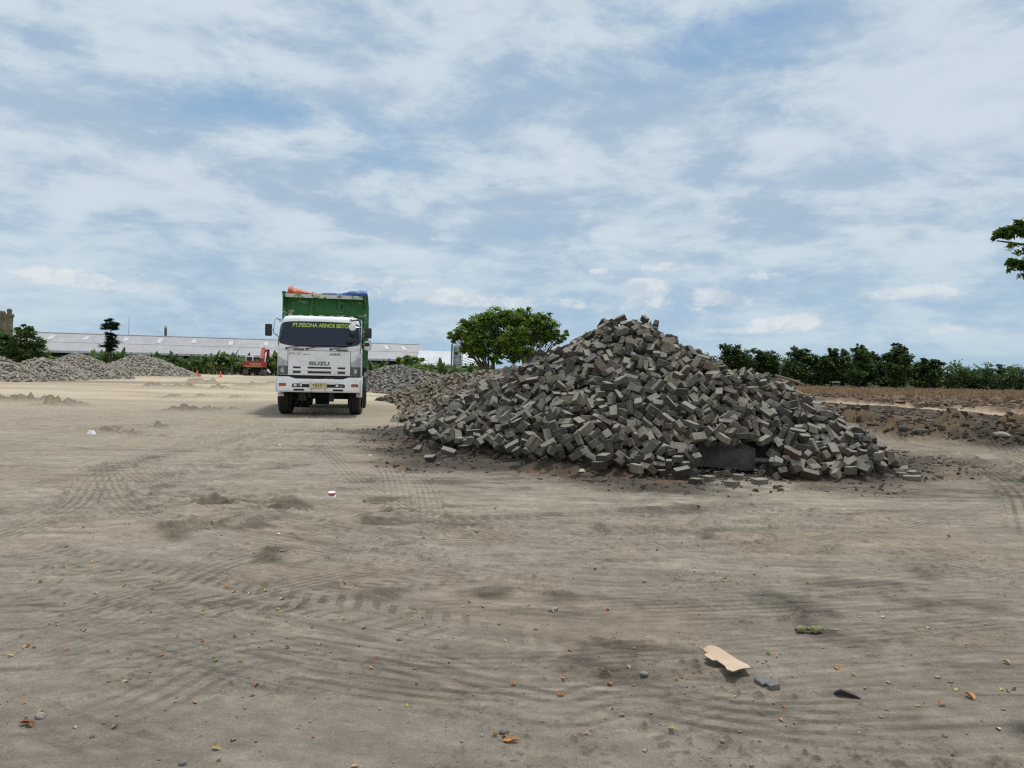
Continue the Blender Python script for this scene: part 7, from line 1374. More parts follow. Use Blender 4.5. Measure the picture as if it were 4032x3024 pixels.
# tree row on the right -----------------------------------------------
D3 = 115.0; k4 = D3 / F
TRW = [(2876,1354,75,'rounded dark tree just right of the heap shoulder in the right tree row',0,DD,1), (3018,1366,54,'small round dark tree with a gap on both sides, second in the right row',0,DD,1), (3131,1371,62,'wide flat topped dark tree right of the small round one',0,DD,1), (3210,1398,44,'lower dark tree between the flat topped and the narrow dark trees',1,DD,1),
       (3276,1378,46,'narrow dark tree left of the wispy topped one in the right row',0,DD,1), (3356,1368,50,'tree with wispy shoots above its top in the right row',2,MG,1), (3430,1376,36,'slim dark tree right of the wispy topped tree',1,DD,1), (3500,1366,46,'dark leafy tree left of the tallest one in the right row',0,DD,1), (3558,1360,44,'tallest tree of the right row with an open knobbly top',2,DD,1),
       (3594,1412,28,'small slim tree standing just right of the tallest one',1,DG,1), (3645,1407,46,'last dark tree at the right end of the tall row',0,DD,1)]
for i, (px, py, w, lab, kind, tn, _) in enumerate(TRW):
    r = random.Random(i + 40); zt = zh(px, py + [0, 8, 0, 6, -4, 0, 10, 0, -4, 0, 6][i], D3) ; zb_ = zh(px, 1495, D3); hh = zt - zb_; bb = []
    w = w * k4 * 1.3
    m_ = 9
    for q in range(m_):
        u = q / (m_ - 1); z = zb_ + hh * (.12 + .72 * u); ww = w * (.95 - .5 * u ** 2.0 if kind != 1 else .8 - .3 * u)
        bb.append((r.uniform(-.5, .5) * ww, r.uniform(-.5, .5) * ww, z, ww * r.uniform(.4, .62), ww * .55, hh * r.uniform(.12, .18)))
    for q in range(8): bb.append((r.uniform(-.85, .85) * w, r.uniform(-.4, .4) * w, zb_ + hh * r.uniform(.25, .85), w * .24, w * .24, hh * .08))
    for q in range(4): bb.append((r.uniform(-.5, .5) * w, 0, zt - hh * r.uniform(.02, .12), w * .15, w * .15, hh * .06))
    if kind == 2: bb += [(r.uniform(-.5, .5) * w, 0, zt + r.uniform(-.02, .04) * hh, .16, .16, .28) for _k in range(5)]
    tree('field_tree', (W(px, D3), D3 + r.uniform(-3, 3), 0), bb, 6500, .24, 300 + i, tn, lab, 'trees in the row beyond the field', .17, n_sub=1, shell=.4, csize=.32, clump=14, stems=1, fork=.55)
for i, (px, py, w, lab) in enumerate([(3172,1392,40,'dark tree filling the gap right of the flat topped tree'), (3245,1402,34,'low dark tree half hidden left of the narrow dark tree'), (3318,1388,40,'dark tree half hidden behind the wispy topped tree'), (3394,1398,36,'dark tree squeezed in before the slim dark tree'), (3466,1390,34,'dark tree half hidden between slim and leafy trees'), (3530,1384,34,'dark tree merging with the left side of the tallest tree'), (2940,1412,36,'low dark tree in the notch between the first two trees'), (3620,1428,30,'low dark tree filling the dip near the end of the row')]):
    D_ = D3 + 9; r = random.Random(i + 70); zt = zh(px, py, D_); w *= D_ / F * 1.2
    tree('field_tree', (W(px, D_), D_, 0), [(r.uniform(-.6, .6) * w, r.uniform(-.5, .5) * w, zt * (.15 + .72 * q / 8), w * r.uniform(.45, .75), w * .6, zt * .13) for q in range(9)], 3600, .25, 700 + i, DD, lab, 'trees in the row beyond the field', .15, n_sub=1, shell=.4, csize=.3, clump=14, fork=.55)
# lower shrubs in front of and beyond the row
SHR = [(2990,1455,60,40,LG,'bright green shrub low in front of the row, just right of the heap'), (3060,1470,50,35,MG,'dark shrub beside the bright one right of the heap'), (3130,1455,62,52,MG,'broad mid green bush under the flat topped tree'), (3220,1485,50,32,LG,'pale green bush before the narrow dark tree'), (3290,1475,58,40,LG,'wide pale green bush left of the white roofed shelter trees'), (3380,1500,45,24,MG,'low bush between two trunks left of the tallest tree'), (3470,1500,60,22,MG,'low green undergrowth bush beneath the tallest tree'), (3540,1502,50,20,LG,'sunny green bush seen between the trunks'), (3610,1505,40,18,MG,'small bush at the foot of the last tall tree')]
for i, (px, py, rx, ry, tn, lab) in enumerate(SHR):
    zt = zh(px, py - ry, D3 + 6); w = rx * k4; r = random.Random(i + 9)
    tree('shrub', (W(px, D3 + 6), D3 + 6, 0), [(r.uniform(-.6, .6) * w, 0, zt * r.uniform(.35, .72), w * .55, w * .5, zt * .3) for _k in range(7)], 1500, .17, 400 + i, tn, lab, 'bushes below the tree row', .06, 'bush', n_sub=1, stems=3, spread=.3, shell=.5)
FARB = [(3715,1450,60,MG), (3780,1462,60,DG), (3830,1475,50,MG), (3880,1462,50,FARG), (3935,1440,55,FARG), (3990,1438,60,FARG), (4050,1432,60,FARG), (4110,1440,60,FARG)]
FL = ['rounded bush right after the tall row ends', 'second low rounded tree right of the tall row', 'lowest bush in the dip of the right treeline', 'pale low tree beside the dip of the right treeline', 'hazy green tree with an open crown near the right edge', 'large hazy green tree second from the right edge', 'hazy green tree at the right edge of the photo', 'hazy tree cut by the right edge']
for i, (px, py, rx, tn) in enumerate(FARB):
    D = 128; kk = D / F; zt = zh(px, py, D); w = rx * kk; r = random.Random(i + 99)
    tree('far_tree', (W(px, D), D + r.uniform(0, 8), 0), [(r.uniform(-.7, .7) * w, 0, zt * r.uniform(.3, .85), w * .42, w * .42, zt * .17) for _k in range(11)], 2200, .22, 500 + i, tn, FL[i], 'low trees at the right end of the treeline', .12, n_sub=1, shell=.5, stems=2, spread=.5)
def hedge(name, pts, n, hgt, size, seed, tones, label, dep=2.5):
    r = np.random.RandomState(seed); t = r.rand(n // 14); A = np.array(pts); s = t * (len(A) - 1); i = np.clip(s.astype(int), 0, len(A) - 2); f = (s - i)[:, None]
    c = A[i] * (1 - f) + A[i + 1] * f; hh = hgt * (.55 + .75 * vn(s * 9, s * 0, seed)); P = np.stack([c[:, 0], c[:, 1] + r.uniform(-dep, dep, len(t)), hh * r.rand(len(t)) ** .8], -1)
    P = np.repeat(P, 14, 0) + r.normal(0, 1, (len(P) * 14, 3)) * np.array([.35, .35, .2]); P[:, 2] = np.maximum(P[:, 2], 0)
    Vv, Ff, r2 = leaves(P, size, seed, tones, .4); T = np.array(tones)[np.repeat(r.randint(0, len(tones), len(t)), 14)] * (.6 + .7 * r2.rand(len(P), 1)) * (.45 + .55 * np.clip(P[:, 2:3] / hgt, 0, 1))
    return tag(link(name, np_mesh(name, Vv, Ff, M['leaf'], np.repeat(T, 4, 0))), label, 'undergrowth', None, 'stuff')
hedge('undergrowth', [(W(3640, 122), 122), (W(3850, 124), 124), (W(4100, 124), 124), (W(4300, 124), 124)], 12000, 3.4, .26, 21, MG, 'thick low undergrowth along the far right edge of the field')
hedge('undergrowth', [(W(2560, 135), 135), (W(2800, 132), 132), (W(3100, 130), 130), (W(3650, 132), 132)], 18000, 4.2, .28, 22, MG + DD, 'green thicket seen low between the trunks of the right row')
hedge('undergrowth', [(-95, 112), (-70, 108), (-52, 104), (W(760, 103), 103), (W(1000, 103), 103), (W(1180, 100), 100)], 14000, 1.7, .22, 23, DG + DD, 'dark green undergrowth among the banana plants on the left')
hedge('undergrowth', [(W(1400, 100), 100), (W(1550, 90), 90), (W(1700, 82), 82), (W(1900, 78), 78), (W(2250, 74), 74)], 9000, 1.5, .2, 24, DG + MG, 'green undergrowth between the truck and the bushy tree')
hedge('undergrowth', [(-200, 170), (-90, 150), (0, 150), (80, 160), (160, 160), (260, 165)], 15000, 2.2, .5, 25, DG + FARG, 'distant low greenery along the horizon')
# banana plants -----------------------------------------------------------
def banana(seed):
    r = random.Random(seed); b = MB(); cols = []; H_ = 1.0 + r.uniform(-.1, .2)
    nl = r.randint(8, 11)
    for k in range(nl):
        az = 2 * math.pi * k / nl + r.uniform(-.3, .3); Lf = r.uniform(1.2, 1.9); w = Lf * .15; rise = r.uniform(.75, 1.45) if k % 3 else r.uniform(1.35, 1.52); n = 8
        d = Vector((math.cos(az), math.sin(az), 0)); sd_ = Vector((-d.y, d.x, 0)); p = Vector((0, 0, H_)); a = rise; vs = []
        for i in range(n + 1):
            u = i / n; ww = w * math.sin(math.pi * min(1, .06 + .9 * u)) ** .6 * (.2 if i == 0 else 1); fold = .5
            vs += [p + sd_ * ww + Vector((0, 0, -ww * fold)), p, p - sd_ * ww + Vector((0, 0, -ww * fold))]
            p = p + (d * math.cos(a) + Vector((0, 0, math.sin(a)))) * Lf / n; a -= r.uniform(.10, .24) if rise < 1.3 else .06
        b.add(vs, [(3 * i + j, 3 * i + j + 1, 3 * i + 4 + j, 3 * i + 3 + j) for i in range(n) for j in (0, 1)])
        c = r.choice([(.07, .13, .03), (.045, .09, .022), (.10, .16, .045), (.035, .07, .02)] + ([(.14, .11, .05)] if r.random() < .2 else [])); cols += [c] * len(vs)
    n0 = len(b.v); me = b.build('leaves', 'leaf', None, 60, colors=np.array(cols)); dl = me.data; bpy.data.objects.remove(me)
    b = MB(); b.tube([(0, 0, -.1), (.02, 0, H_ * .5), (0, 0, H_ + .05)], [.13, .10, .07], 8); me = b.build('stem', mat('banana_stem_%s' % 'abcde'[seed % 5], (.10, .11, .05), .8, .3, 4), None, 50); ds = me.data; bpy.data.objects.remove(me); return dl, ds
BN = [banana(i) for i in range(5)]
def put_banana(px, py_top, d, lab='banana plant with ragged upright leaves in the row before the warehouse'):
    zt = zh(px, py_top, d); s = max(.5, zt / 2.6); dl, ds = BN[rng.randrange(5)]
    e = empty('banana_plant', (W(px, d), d, 0), rng.uniform(0, 6.28), lab, 'banana plant', 'banana plants along the far side of the yard'); link('leaves', dl, e); link('stem', ds, e); e.scale = (s, s, s)
for px, py in [(352,1378),(372,1374),(398,1376),(415,1380),(455,1378),(474,1376),(508,1388)]: put_banana(px, py, 98 + rng.uniform(-3, 3), 'banana plant at the foot of the tall conifer between two heaps')
for px, py in [(615,1386),(628,1392),(662,1392),(683,1388),(706,1400),(730,1402)]: put_banana(px, py, 104 + rng.uniform(-3, 3), 'banana plant behind the round topped heap before the warehouse')
for px, py in [(760,1396),(775,1402),(800,1396),(842,1386),(868,1394),(888,1392),(912,1384),(922,1390),(948,1392),(968,1396)]: put_banana(px, py, 100 + rng.uniform(-3, 3), 'banana plant in the row between the traffic cones and the red excavator')
for px, py in [(1050,1396),(1068,1392),(1086,1388),(1110,1392)]: put_banana(px, py, 103 + rng.uniform(-2, 2), 'banana plant between the red excavator and the truck')
for px, py in [(1458,1428),(1476,1424),(1495,1422),(1515,1418),(1535,1428),(1548,1430)]: put_banana(px, py, 84 + rng.uniform(-3, 3), 'banana plant just right of the truck below the grey roof')
for px, py in [(1600,1436),(1625,1442),(1662,1448),(1690,1444),(1735,1418),(1752,1430),(1780,1436),(1850,1430),(1870,1436),(1885,1440),(1908,1446)]: put_banana(px, py, 72 + rng.uniform(-4, 4), 'banana plant low between the small bush and the bushy tree')
tree('low_bush_tree', (W(1608, 80), 80, 0), [(x * 80 / F, 0, zh(1608, y, 80), rx * 80 / F, rx * 70 / F, ry * 80 / F) for x, y, rx, ry in [(-30,1416,26,9),(0,1409,30,9),(32,1412,26,9),(52,1416,18,7),(-5,1426,40,9),(-45,1422,14,7)]], 2200, .14, 611, DG, 'small flat topped bush below the end of the long grey roof', None, .07, n_sub=1, stems=3, spread=.3, shell=.3)
tree('leafy_bush', (W(875, 99), 99, 0), [(x * 99 / F, 0, zh(875, y, 99), 22 * 99 / F, 20 * 99 / F, 14 * 99 / F) for x, y in [(-14,1412),(4,1402),(18,1414),(0,1430),(-20,1436),(22,1438)]], 1900, .15, 612, DG, 'leafy brownish green bush rising in the banana row left of the excavator', None, .06, 'bush', n_sub=1, stems=3, spread=.3)
tree('leafy_bush', (W(2112, 60), 60, 0), [(0, 0, zh(2105, 1420, 60), .28, .28, .22), (.05, 0, zh(2105, 1432, 60), .3, .3, .3)], 500, .09, 613, MG, 'small green shrub before the dark gabled house', None, .04, 'bush', n_sub=1)
tree('leafy_bush', (W(1092, 100), 100, 0), [(x * 100 / F, 0, zh(1092, y, 100), 14 * 100 / F, 12 * 100 / F, 9 * 100 / F) for x, y in [(0,1386),(8,1396),(-8,1402),(4,1412)]], 700, .15, 614, DG, 'small leafy tree behind the banana plants beside the truck mirror', None, .05, 'bush', n_sub=1)
# branch of the tree standing just outside the frame on the right --------
DN = 12.0
e = empty('near_tree', (9.9, DN + .5, 0), 0, 'leafy twigs of a near tree reaching in at the right edge', 'tree')
b = MB(); b.tube([(0, 0, -.2), (.1, 0, 1.8), (0, 0, 3.6), (.2, .1, 5.2)], [.22, .18, .15, .08], 12)
tips = []
def br(a, c, r0, sub=5, seed=0):
    r = random.Random(seed); a = Vector(a); c = Vector(c); mid = a.lerp(c, .5) + Vector((0, 0, .12)); b.tube([a, mid, c], [r0, r0 * .6, r0 * .2], 6)
    for k in range(sub):
        s0 = a.lerp(c, .45 + .5 * k / sub); t_ = s0 + Vector((-r.uniform(.10, .34), r.uniform(-.25, .25), r.uniform(-.14, .12))); b.tube([s0, t_], [r0 * .18, .003], 4); tips.append((s0, t_))
def loc_(px, py, dy=0): p = at(px, py, DN + dy); return p - Vector((9.9, DN + .5, 0))
br((0, 0, 3.2), loc_(3925, 948), .05, 5, 1); br((0, 0, 3.3), loc_(3985, 900), .04, 5, 2); br((0, 0, 2.9), loc_(3980, 1040), .05, 5, 3);
br((0, 0, 4.2), (.6, .9, 5.6), .06, 6, 4); br((0, 0, 4.6), (1.6, 0, 5.6), .06, 6, 5); br((0, 0, 4.8), (1.1, 1.4, 6.0), .06, 6, 6); br((0, 0, 4.4), (1.2, -1.0, 5.6), .06, 6, 7); br((0, 0, 3.4), (1.8, .4, 4.4), .06, 6, 9)
b.build('trunk', 'bark', e, 50)
P_ = []; r = np.random.RandomState(3)
for s0, t_ in tips:
    for u in np.linspace(.3, 1.05, 9):
        c = np.array(s0.lerp(t_, float(u))); P_ += [c + r.normal(0, .02, 3), c + np.array([-.01, .0, -.03]) + r.normal(0, .022, 3)]
for q, n_ in [((1.5, .2, 5.7, .9, 1.0, .6), 900), ((1.2, 1.2, 6.1, .8, .8, .5), 700), ((1.4, -.9, 5.6, .7, .8, .5), 700), ((1.9, .4, 4.6, .7, .7, .4), 500)]:
    pp, _a, _b = crown_points([q], n_, r, .3, 16, .2); P_ += list(pp)
for q, n_ in [((.6, 0, 4.6, .8, .9, .5), 1100), ((1.2, .3, 5.3, 1.1, 1.0, .7), 1600), ((.9, -.8, 4.9, .9, .8, .6), 1100), ((1.8, 0, 4.9, 1.0, 1.0, .7), 1500), ((2.2, .5, 4.1, .8, .8, .5), 900), ((.9, .5, 5.9, .8, .9, .6), 1100), ((.1, .1, 3.9, .5, .6, .35), 600), ((1.4, -.6, 3.9, .8, .7, .4), 800)]:
    pp, _a, _b = crown_points([q], n_, r, .3, 16, .2); P_ += list(pp)
for px, py, rx, ry, n_ in [(3935,917,14,9,60),(3960,910,18,10,80),(3990,905,18,12,90),(4015,888,14,14,80),(4025,915,16,16,90),(3918,935,10,6,26),(3985,1030,14,7,60),(4010,1040,18,10,90),(4026,1050,10,10,50),(3975,1036,8,5,22),(3965,930,16,6,34)]:
    c = np.array(loc_(px, py)); P_ += list(c + r.normal(0, 1, (n_, 3)) * np.array([rx, rx, ry]) * DN / F * .6)
Vv, Ff, r2 = leaves(np.array(P_), .055, 5, DG, .25, 2.2); T = np.array([(.05, .10, .012), (.08, .14, .015), (.03, .07, .012), (.10, .15, .02)])[r2.randint(0, 4, len(P_))]
link('crown', np_mesh('crown', Vv, Ff, M['leaf'], np.repeat(T, 4, 0)), e)

# ================================================================= BUILDINGS
def roof_mat(name, col, rib, dirt_=.12, sc_=.15):
    m = mat(name, col, .55, dirt_, sc_, spec=.3); nt = m.node_tree; N = nt.nodes.new; b_ = nt.nodes['Principled BSDF']
    w = N('ShaderNodeTexWave'); w.wave_type = 'BANDS'; w.bands_direction = 'X'; w.inputs['Scale'].default_value = rib; w.inputs['Distortion'].default_value = 0; tc = N('ShaderNodeTexCoord'); nt.links.new(tc.outputs['Object'], w.inputs['Vector'])
    n = N('ShaderNodeTexNoise'); n.inputs['Scale'].default_value = .9; n.inputs['Detail'].default_value = 8; mp = N('ShaderNodeMapping'); mp.inputs['Scale'].default_value = (3, .18, 1); nt.links.new(tc.outputs['Object'], mp.inputs[0]); nt.links.new(mp.outputs[0], n.inputs['Vector'])
    mr = N('ShaderNodeMapRange'); nt.links.new(n.outputs['Fac'], mr.inputs['Value']); mr.inputs['From Min'].default_value = .3; mr.inputs['From Max'].default_value = .7; mr.inputs['To Min'].default_value = .9; mr.inputs['To Max'].default_value = 1.1
    m2 = N('ShaderNodeMapRange'); nt.links.new(w.outputs['Fac'], m2.inputs['Value']); m2.inputs['To Min'].default_value = .93; m2.inputs['To Max'].default_value = 1.04
    mm = N('ShaderNodeMath'); mm.operation = 'MULTIPLY'; nt.links.new(mr.outputs[0], mm.inputs[0]); nt.links.new(m2.outputs[0], mm.inputs[1])
    vm = N('ShaderNodeVectorMath'); vm.operation = 'SCALE'; src = b_.inputs['Base Color'].links[0].from_socket; nt.links.new(src, vm.inputs[0]); nt.links.new(mm.outputs[0], vm.inputs['Scale']); nt.links.new(vm.outputs[0], b_.inputs['Base Color']); return m
M['roofA'] = roof_mat('grey_metal_roof', (.33, .325, .33), 1.2); M['roofB'] = roof_mat('pale_metal_roof', (.52, .54, .56), 1.6, .16, .3); M['sky_light'] = mat('translucent_roof_sheet', (.47, .49, .50), .5, .1, 2)
# long warehouse: local x runs along the ridge, eave at y=0, ridge at y=24
Ad = 128.0; Bd = 150.0
A = at(60, 1307, Ad + 16); B_ = at(1652, 1358, Bd + 16); A.z = 0; B_.z = 0; ax = (B_ - A); L_ = ax.length; rz = math.atan2(ax.y, ax.x)
HR = (zh(60, 1307, Ad + 16) + zh(1652, 1358, Bd + 16)) / 2; HE = 2.85; WD = 15.0
wh = empty('warehouse', A, rz, 'long low warehouse with a grey metal roof behind the left heaps and truck', 'warehouse')
b = MB(); x0, x1 = -25.0, L_
zr0 = zh(60, 1307, Ad + 16); zr1 = zh(1652, 1358, Bd + 16)
def zr(x): return zr0 + (zr1 - zr0) * x / L_
b.add([(x0, -WD, HE), (x1, -WD, HE), (x1, 0, zr(x1)), (x0, 0, zr(x0)), (x0, WD, HE), (x1, WD, HE)] + [(x0, -WD, HE - .15), (x1, -WD, HE - .15), (x1, 0, zr(x1) - .15), (x0, 0, zr(x0) - .15), (x0, WD, HE - .15), (x1, WD, HE - .15)],
      [(0, 1, 2, 3), (3, 2, 5, 4), (7, 6, 9, 8), (8, 9, 10, 11), (0, 6, 7, 1), (1, 7, 8, 2), (2, 8, 11, 5)])
rf = b.build('roof', 'roofA', wh)
b = MB(); b.box(((x0 + x1) / 2, -WD + 1.6, HE / 2), (x1 - x0 - 1, .2, HE - .2)); b.build('wall', 'dark_wall', wh)
b = MB(); b.prism([(x1 - .5, -WD + 1, 0), (x1 - .5, WD - 1, 0), (x1 - .5, WD - 1, HE - .1), (x1 - .5, 0, zr(x1) - .3), (x1 - .5, -WD + 1, HE - .1)], (.2, 0, 0)); b.build('gable_wall', 'dark_wall', wh)
b = MB(); b.box(((x0 + x1) / 2, -WD - .03, HE + .02), (x1 - x0, .1, .38)); b.build('fascia', 'roofB', wh)
b = MB(); b.tube([(x0, 0, zr(x0) + .06), (x1, 0, zr(x1) + .06)], .12, 6); b.build('ridge_cap', 'roofA', rf)
b = MB(); b.box(((x0 + x1) / 2, -WD * .5, (HE + zr(L_ / 2)) / 2 + .06), (x1 - x0, .12, .05), rot=(math.atan2(HR - HE, WD), 0, 0)); b.build('sheet_lap', 'sky_light', rf)
def on_roof(px, v0, v1, w, sk=0.0, name='skylight'):
    # find x along the ridge under this photo column
    best = min((abs((wh.matrix_basis @ Vector((x, -WD * .6, 0))).x / (wh.matrix_basis @ Vector((x, -WD * .6, 0))).y - (px - CX) / F), x) for x in np.linspace(x0, x1, 600))[1]
    z = lambda x, v: zr(x) + (HE - zr(x)) * v + .05
    b = MB(); b.add([(best - w / 2, -WD * v0, z(best, v0)), (best + w / 2, -WD * v0, z(best, v0)), (best + w / 2, -WD * v1, z(best, v1)), (best - w / 2, -WD * v1, z(best, v1))], [(0, 1, 2, 3)]); return b.build(name, 'sky_light', rf)
for px in (165, 310, 470, 612, 750, 900, 1045, 1180, 1300, 1460, 1533, 1600): on_roof(px, .14, .40 - .03 * (px % 4), .8)
# wall openings below the eave
for px in (200, 230, 255): pass
tag(wh)
# second and third sheds on the right
def shed(px0, px1, py_ridge, py_eave, d, label, m_, he=None, depth=12):
    a = at(px0, py_ridge, d + depth / 2); c = at(px1, py_ridge + (px1 - px0) * .0227, d + depth / 2); zr_ = a.z; ze = at((px0 + px1) / 2, py_eave, d).z; e = empty('shed', (a.x, d, 0), 0, label, 'shed'); w = c.x - a.x
    b = MB(); b.add([(0, 0, ze), (w, 0, ze), (w, depth / 2, zr_), (0, depth / 2, zr_), (0, depth, ze), (w, depth, ze), (0, 0, ze - .15), (w, 0, ze - .15)], [(0, 1, 2, 3), (3, 2, 5, 4), (0, 6, 7, 1)]); b.build('roof', m_, e)
    b = MB(); b.box((w / 2, depth / 2, ze / 2), (w - .4, depth - .6, ze - .16)); b.prism([(.25, .3, ze - .1), (.25, depth - .3, ze - .1), (.25, depth / 2, zr_ - .15)], (.1, 0, 0)); b.build('wall', 'blue_grey', e); return e, w, ze
e, w, ze = shed(1652, 1905, 1380, 1432, 150, 'pale roofed shed between the long warehouse and the bushy tree', 'roofB')
for k in range(3):
    b = MB(); b.box((1.8 + k * 2.4, .25, ze * .45), (.9, .1, ze * .6)); b.build('doorway', 'dark_wall', e)
b = MB(); b.box((w / 2, -.8, ze - .25), (w, 1.8, .06), rot=(R(8), 0, 0)); b.build('awning', 'sky_light', e)
b = MB(); b.box((2.9, 2.9, (ze + 5.2) / 2 - .3), (.5, .5, .05)); b.build('roof_patch', 'rust', e)
# silo tower
DS = 140.0; e = empty('silo', (W(1800, DS), DS, 0), 0, 'slim teal grey steel silo with a pipe beside the bushy tree', 'silo'); zt = zh(1800, 1352, DS); w = 28 * DS / F
b = MB(); b.lathe([(w / 2, 0), (w / 2, zt - .4), (w * .3, zt), (0, zt)], 14); b.build('tank', mat('silo_sheet', (.36, .42, .44), .5, .15, .6), e, 30)
b = MB(); b.tube([(-w * .85, 0, 0), (-w * .85, 0, zt - .3), (-w * .6, 0, zt + .1), (-w * .1, 0, zt)], .16, 8); b.build('pipe', 'steel_teal', e, 40)
for z in np.linspace(.8, zt - 1, 4):
    b = MB(); b.box((0, 0, z), (w * 1.06, w * 1.06, .12)); b.build('ring', 'steel_teal', e)
for x in (-.55, .62):
    b = MB(); b.box((x * w, -.3, zt / 2 - .2), (.16, .16, zt - .6)); b.build('leg', 'steel_teal', e)
# gabled dark house and rusty tank right of the tree
DH = 66.0; kx = DH / F; e = empty('gabled_house', (W(2118, DH), DH, 0), 0, 'small dark gabled house of blue grey boards right of the bushy tree', 'house'); zr_ = zh(2126, 1376, DH); ze = zh(2126, 1393, DH); hw = 44 * kx
b = MB(); b.prism([(-hw * 1.15, 0, 0), (hw * .8, 0, 0), (hw * .8, 0, ze), (.15, 0, zr_ - .04), (-hw * 1.15, 0, ze - .35)], (0, 5, 0)); b.build('wall', 'blue_grey', e)
b = MB(); b.prism([(-hw * 1.45, -.25, ze - .55), (.15, -.25, zr_ + .05), (.15, -.25, zr_ - .07), (-hw * 1.45, -.25, ze - .67)], (0, 5.6, 0)); b.prism([(hw * 1.0, -.25, ze - .12), (.15, -.25, zr_ + .05), (.15, -.25, zr_ - .07), (hw * 1.0, -.25, ze - .24)], (0, 5.6, 0)); b.build('roof', 'brown_roof', e)
b = MB(); b.box((.1, -.03, (zr_ + ze) / 2 - .25), (.5, .06, .16)); b.build('vent', 'dark_wall', e)
p = Vector((W(2172, 58), 58, 0)); zt = zh(2172, 1379, 58); b = MB(); b.lathe([(.24, 0), (.25, zt - .6), (.27, zt - .58), (.27, zt), (.2, zt + .03), (0, zt + .05)], 14); o = b.build('rusty_tank', 'rust', None, 40, p); tag(o, 'rusty brown upright tank beside the dark gabled house', 'tank')
b = MB(); o = empty('tin_shed', (W(2198, 56), 56, 0), 0, 'scrap of grey blue tin shed between the rusty tank and the big heap', 'shed'); b.prism([(-.35, 0, 0), (.4, 0, 0), (.4, 0, zh(2200, 1412, 56)), (.1, 0, zh(2200, 1393, 56)), (-.35, 0, zh(2200, 1402, 56))], (0, 1.5, 0)); b.build('wall', 'blue_grey', o)
# chimney, mast
D = 172.0; p = Vector((W(649, D), D, 0)); e = empty('chimney_stack', p, 0, 'thin dark chimney with a pale collar rising behind the long grey roof', 'chimney'); zt = zh(649, 1284, D)
b = MB(); b.lathe([(.32, 0), (.27, zt - .7), (.27, zt - .5)], 14); b.build('shaft', mat('sooty_metal', (.10, .085, .075), .7, .4, .5), e, 40); b = MB(); b.lathe([(.36, zt - .5), (.36, zt - .28), (.3, zt - .26), (.3, zt - .05), (.34, zt)], 14); b.build('cap', 'plaster', e, 40)
D = 175.0; zt = zh(504, 1250, D); b = MB(); b.tube([(0, 0, 0), (0, 0, zt * .6), (0, 0, zt)], [.07, .05, .03], 6); o = b.build('radio_mast', 'cord', None, None, (W(504, D), D, 0)); tag(o, 'hair thin radio mast rising behind the warehouse left of the chimney', 'mast')
D = 180.0; zt = zh(820, 1316, D); b = MB(); b.tube([(0, 0, 0), (0, 0, zt)], [.05, .02], 6); o = b.build('radio_mast', 'cord', None, None, (W(820, D), D, 0)); tag(o, 'very short faint mast above the warehouse roof left of the excavator', 'mast')
# white sign board behind the round heap
p = at(637, 1424, 90); b = MB(); b.box((0, 0, .0), (17 * 90 / F, .06, 12 * 90 / F), 0); b.tube([(-.2, .05, -.1), (-.2, .05, -p.z)], .03, 6); b.tube([(.2, .05, -.1), (.2, .05, -p.z)], .03, 6)
tag(b.build('notice_board', 'litter', None, None, p), 'blank white board on posts behind the round topped heap', 'board')
# small things beyond the field at right
D = 113.0; p = Vector((W(3287, D), D, 0)); e = empty('field_shelter', p, 0, 'tiny open shelter with a white roof below the right tree row', 'shelter'); z0 = zh(3287, 1504, D)
b = MB(); b.box((0, 0, z0), (1.15, 1.0, .09), rot=(0, R(-2), 0)); b.build('roof', 'litter', e)
for x in (-.45, .45):
    for y in (-.4, .4): b = MB(); b.tube([(x, y, -.05), (x, y, z0)], .03, 6); b.build('post', 'steel_teal', e)
b = MB(); b.box((0, 0, z0 * .25), (.75, .6, z0 * .4), 0, .03); b.build('bench', 'steel_teal', e)
D = 113.0; b = MB(); b.box((0, 0, .22), (.5, .35, .46), 0, .03); b.box((0, 0, .47), (.54, .39, .05), 0, .01); tag(b.build('utility_box', 'blue_grey', None, None, (W(3426, D), D, 0)), 'pale grey utility box on the field edge under the right trees', 'box')

# ================================================================= EXCAVATOR, CONES, PERSON
DE = 97.0; e = empty('excavator', (W(1006, DE), DE, .0), R(13), 'red tracked excavator with a white cab parked left of the truck', 'excavator')
for s in (-1, 1):
    b = MB(); P_ = []
    for k in range(10): a = math.pi * (.5 + k / 9); P_.append((-1.55 + .36 * math.cos(a), .38 + .36 * math.sin(a)))
    for k in range(10): a = math.pi * (-.5 + k / 9); P_.append((1.55 + .36 * math.cos(a), .38 + .36 * math.sin(a)))
    b.prism([(s * 1.0 - .28, y, z) for y, z in P_], (.56, 0, 0)); tr_ = b.build('track', mat('track_steel_%s' % 'lr'[s > 0], (.10, .085, .07), .85, .4, 6), e)
    b = MB()
    for k in range(16): b.box((s * 1.0, -1.55 + k * 3.1 / 15, .755), (.58, .05, .04)); b.box((s * 1.0, -1.93, .20 + .022 * k), (.58, .03, .008))
    b.build('shoe', 'rim', tr_)
b = MB(); b.box((0, 0, .62), (1.5, 2.2, .42), 0, .04); b.lathe([(.6, .75), (.6, .95)], 16); b.build('undercarriage', 'under', e)
b = MB(); prof = [(-1.34, 1.05), (1.30, 1.05), (1.30, 1.72), (1.22, 1.80), (-1.28, 1.80), (-1.34, 1.74)]
b.prism([(x, -2.15, z) for x, z in prof], (0, .75, 0)); bmb = b.build('counterweight', 'red', e); bm = bmesh.new(); bm.from_mesh(bmb.data); bmesh.ops.bevel(bm, geom=bm.edges[:], offset=.09, segments=3, affect='EDGES'); bm.to_mesh(bmb.data); bm.free()
b = MB(); b.box((-.05, -2.16, 1.19), (2.1, .05, .2), 0, .02); b.build('stripe', 'yellow', bmb)
b = MB()
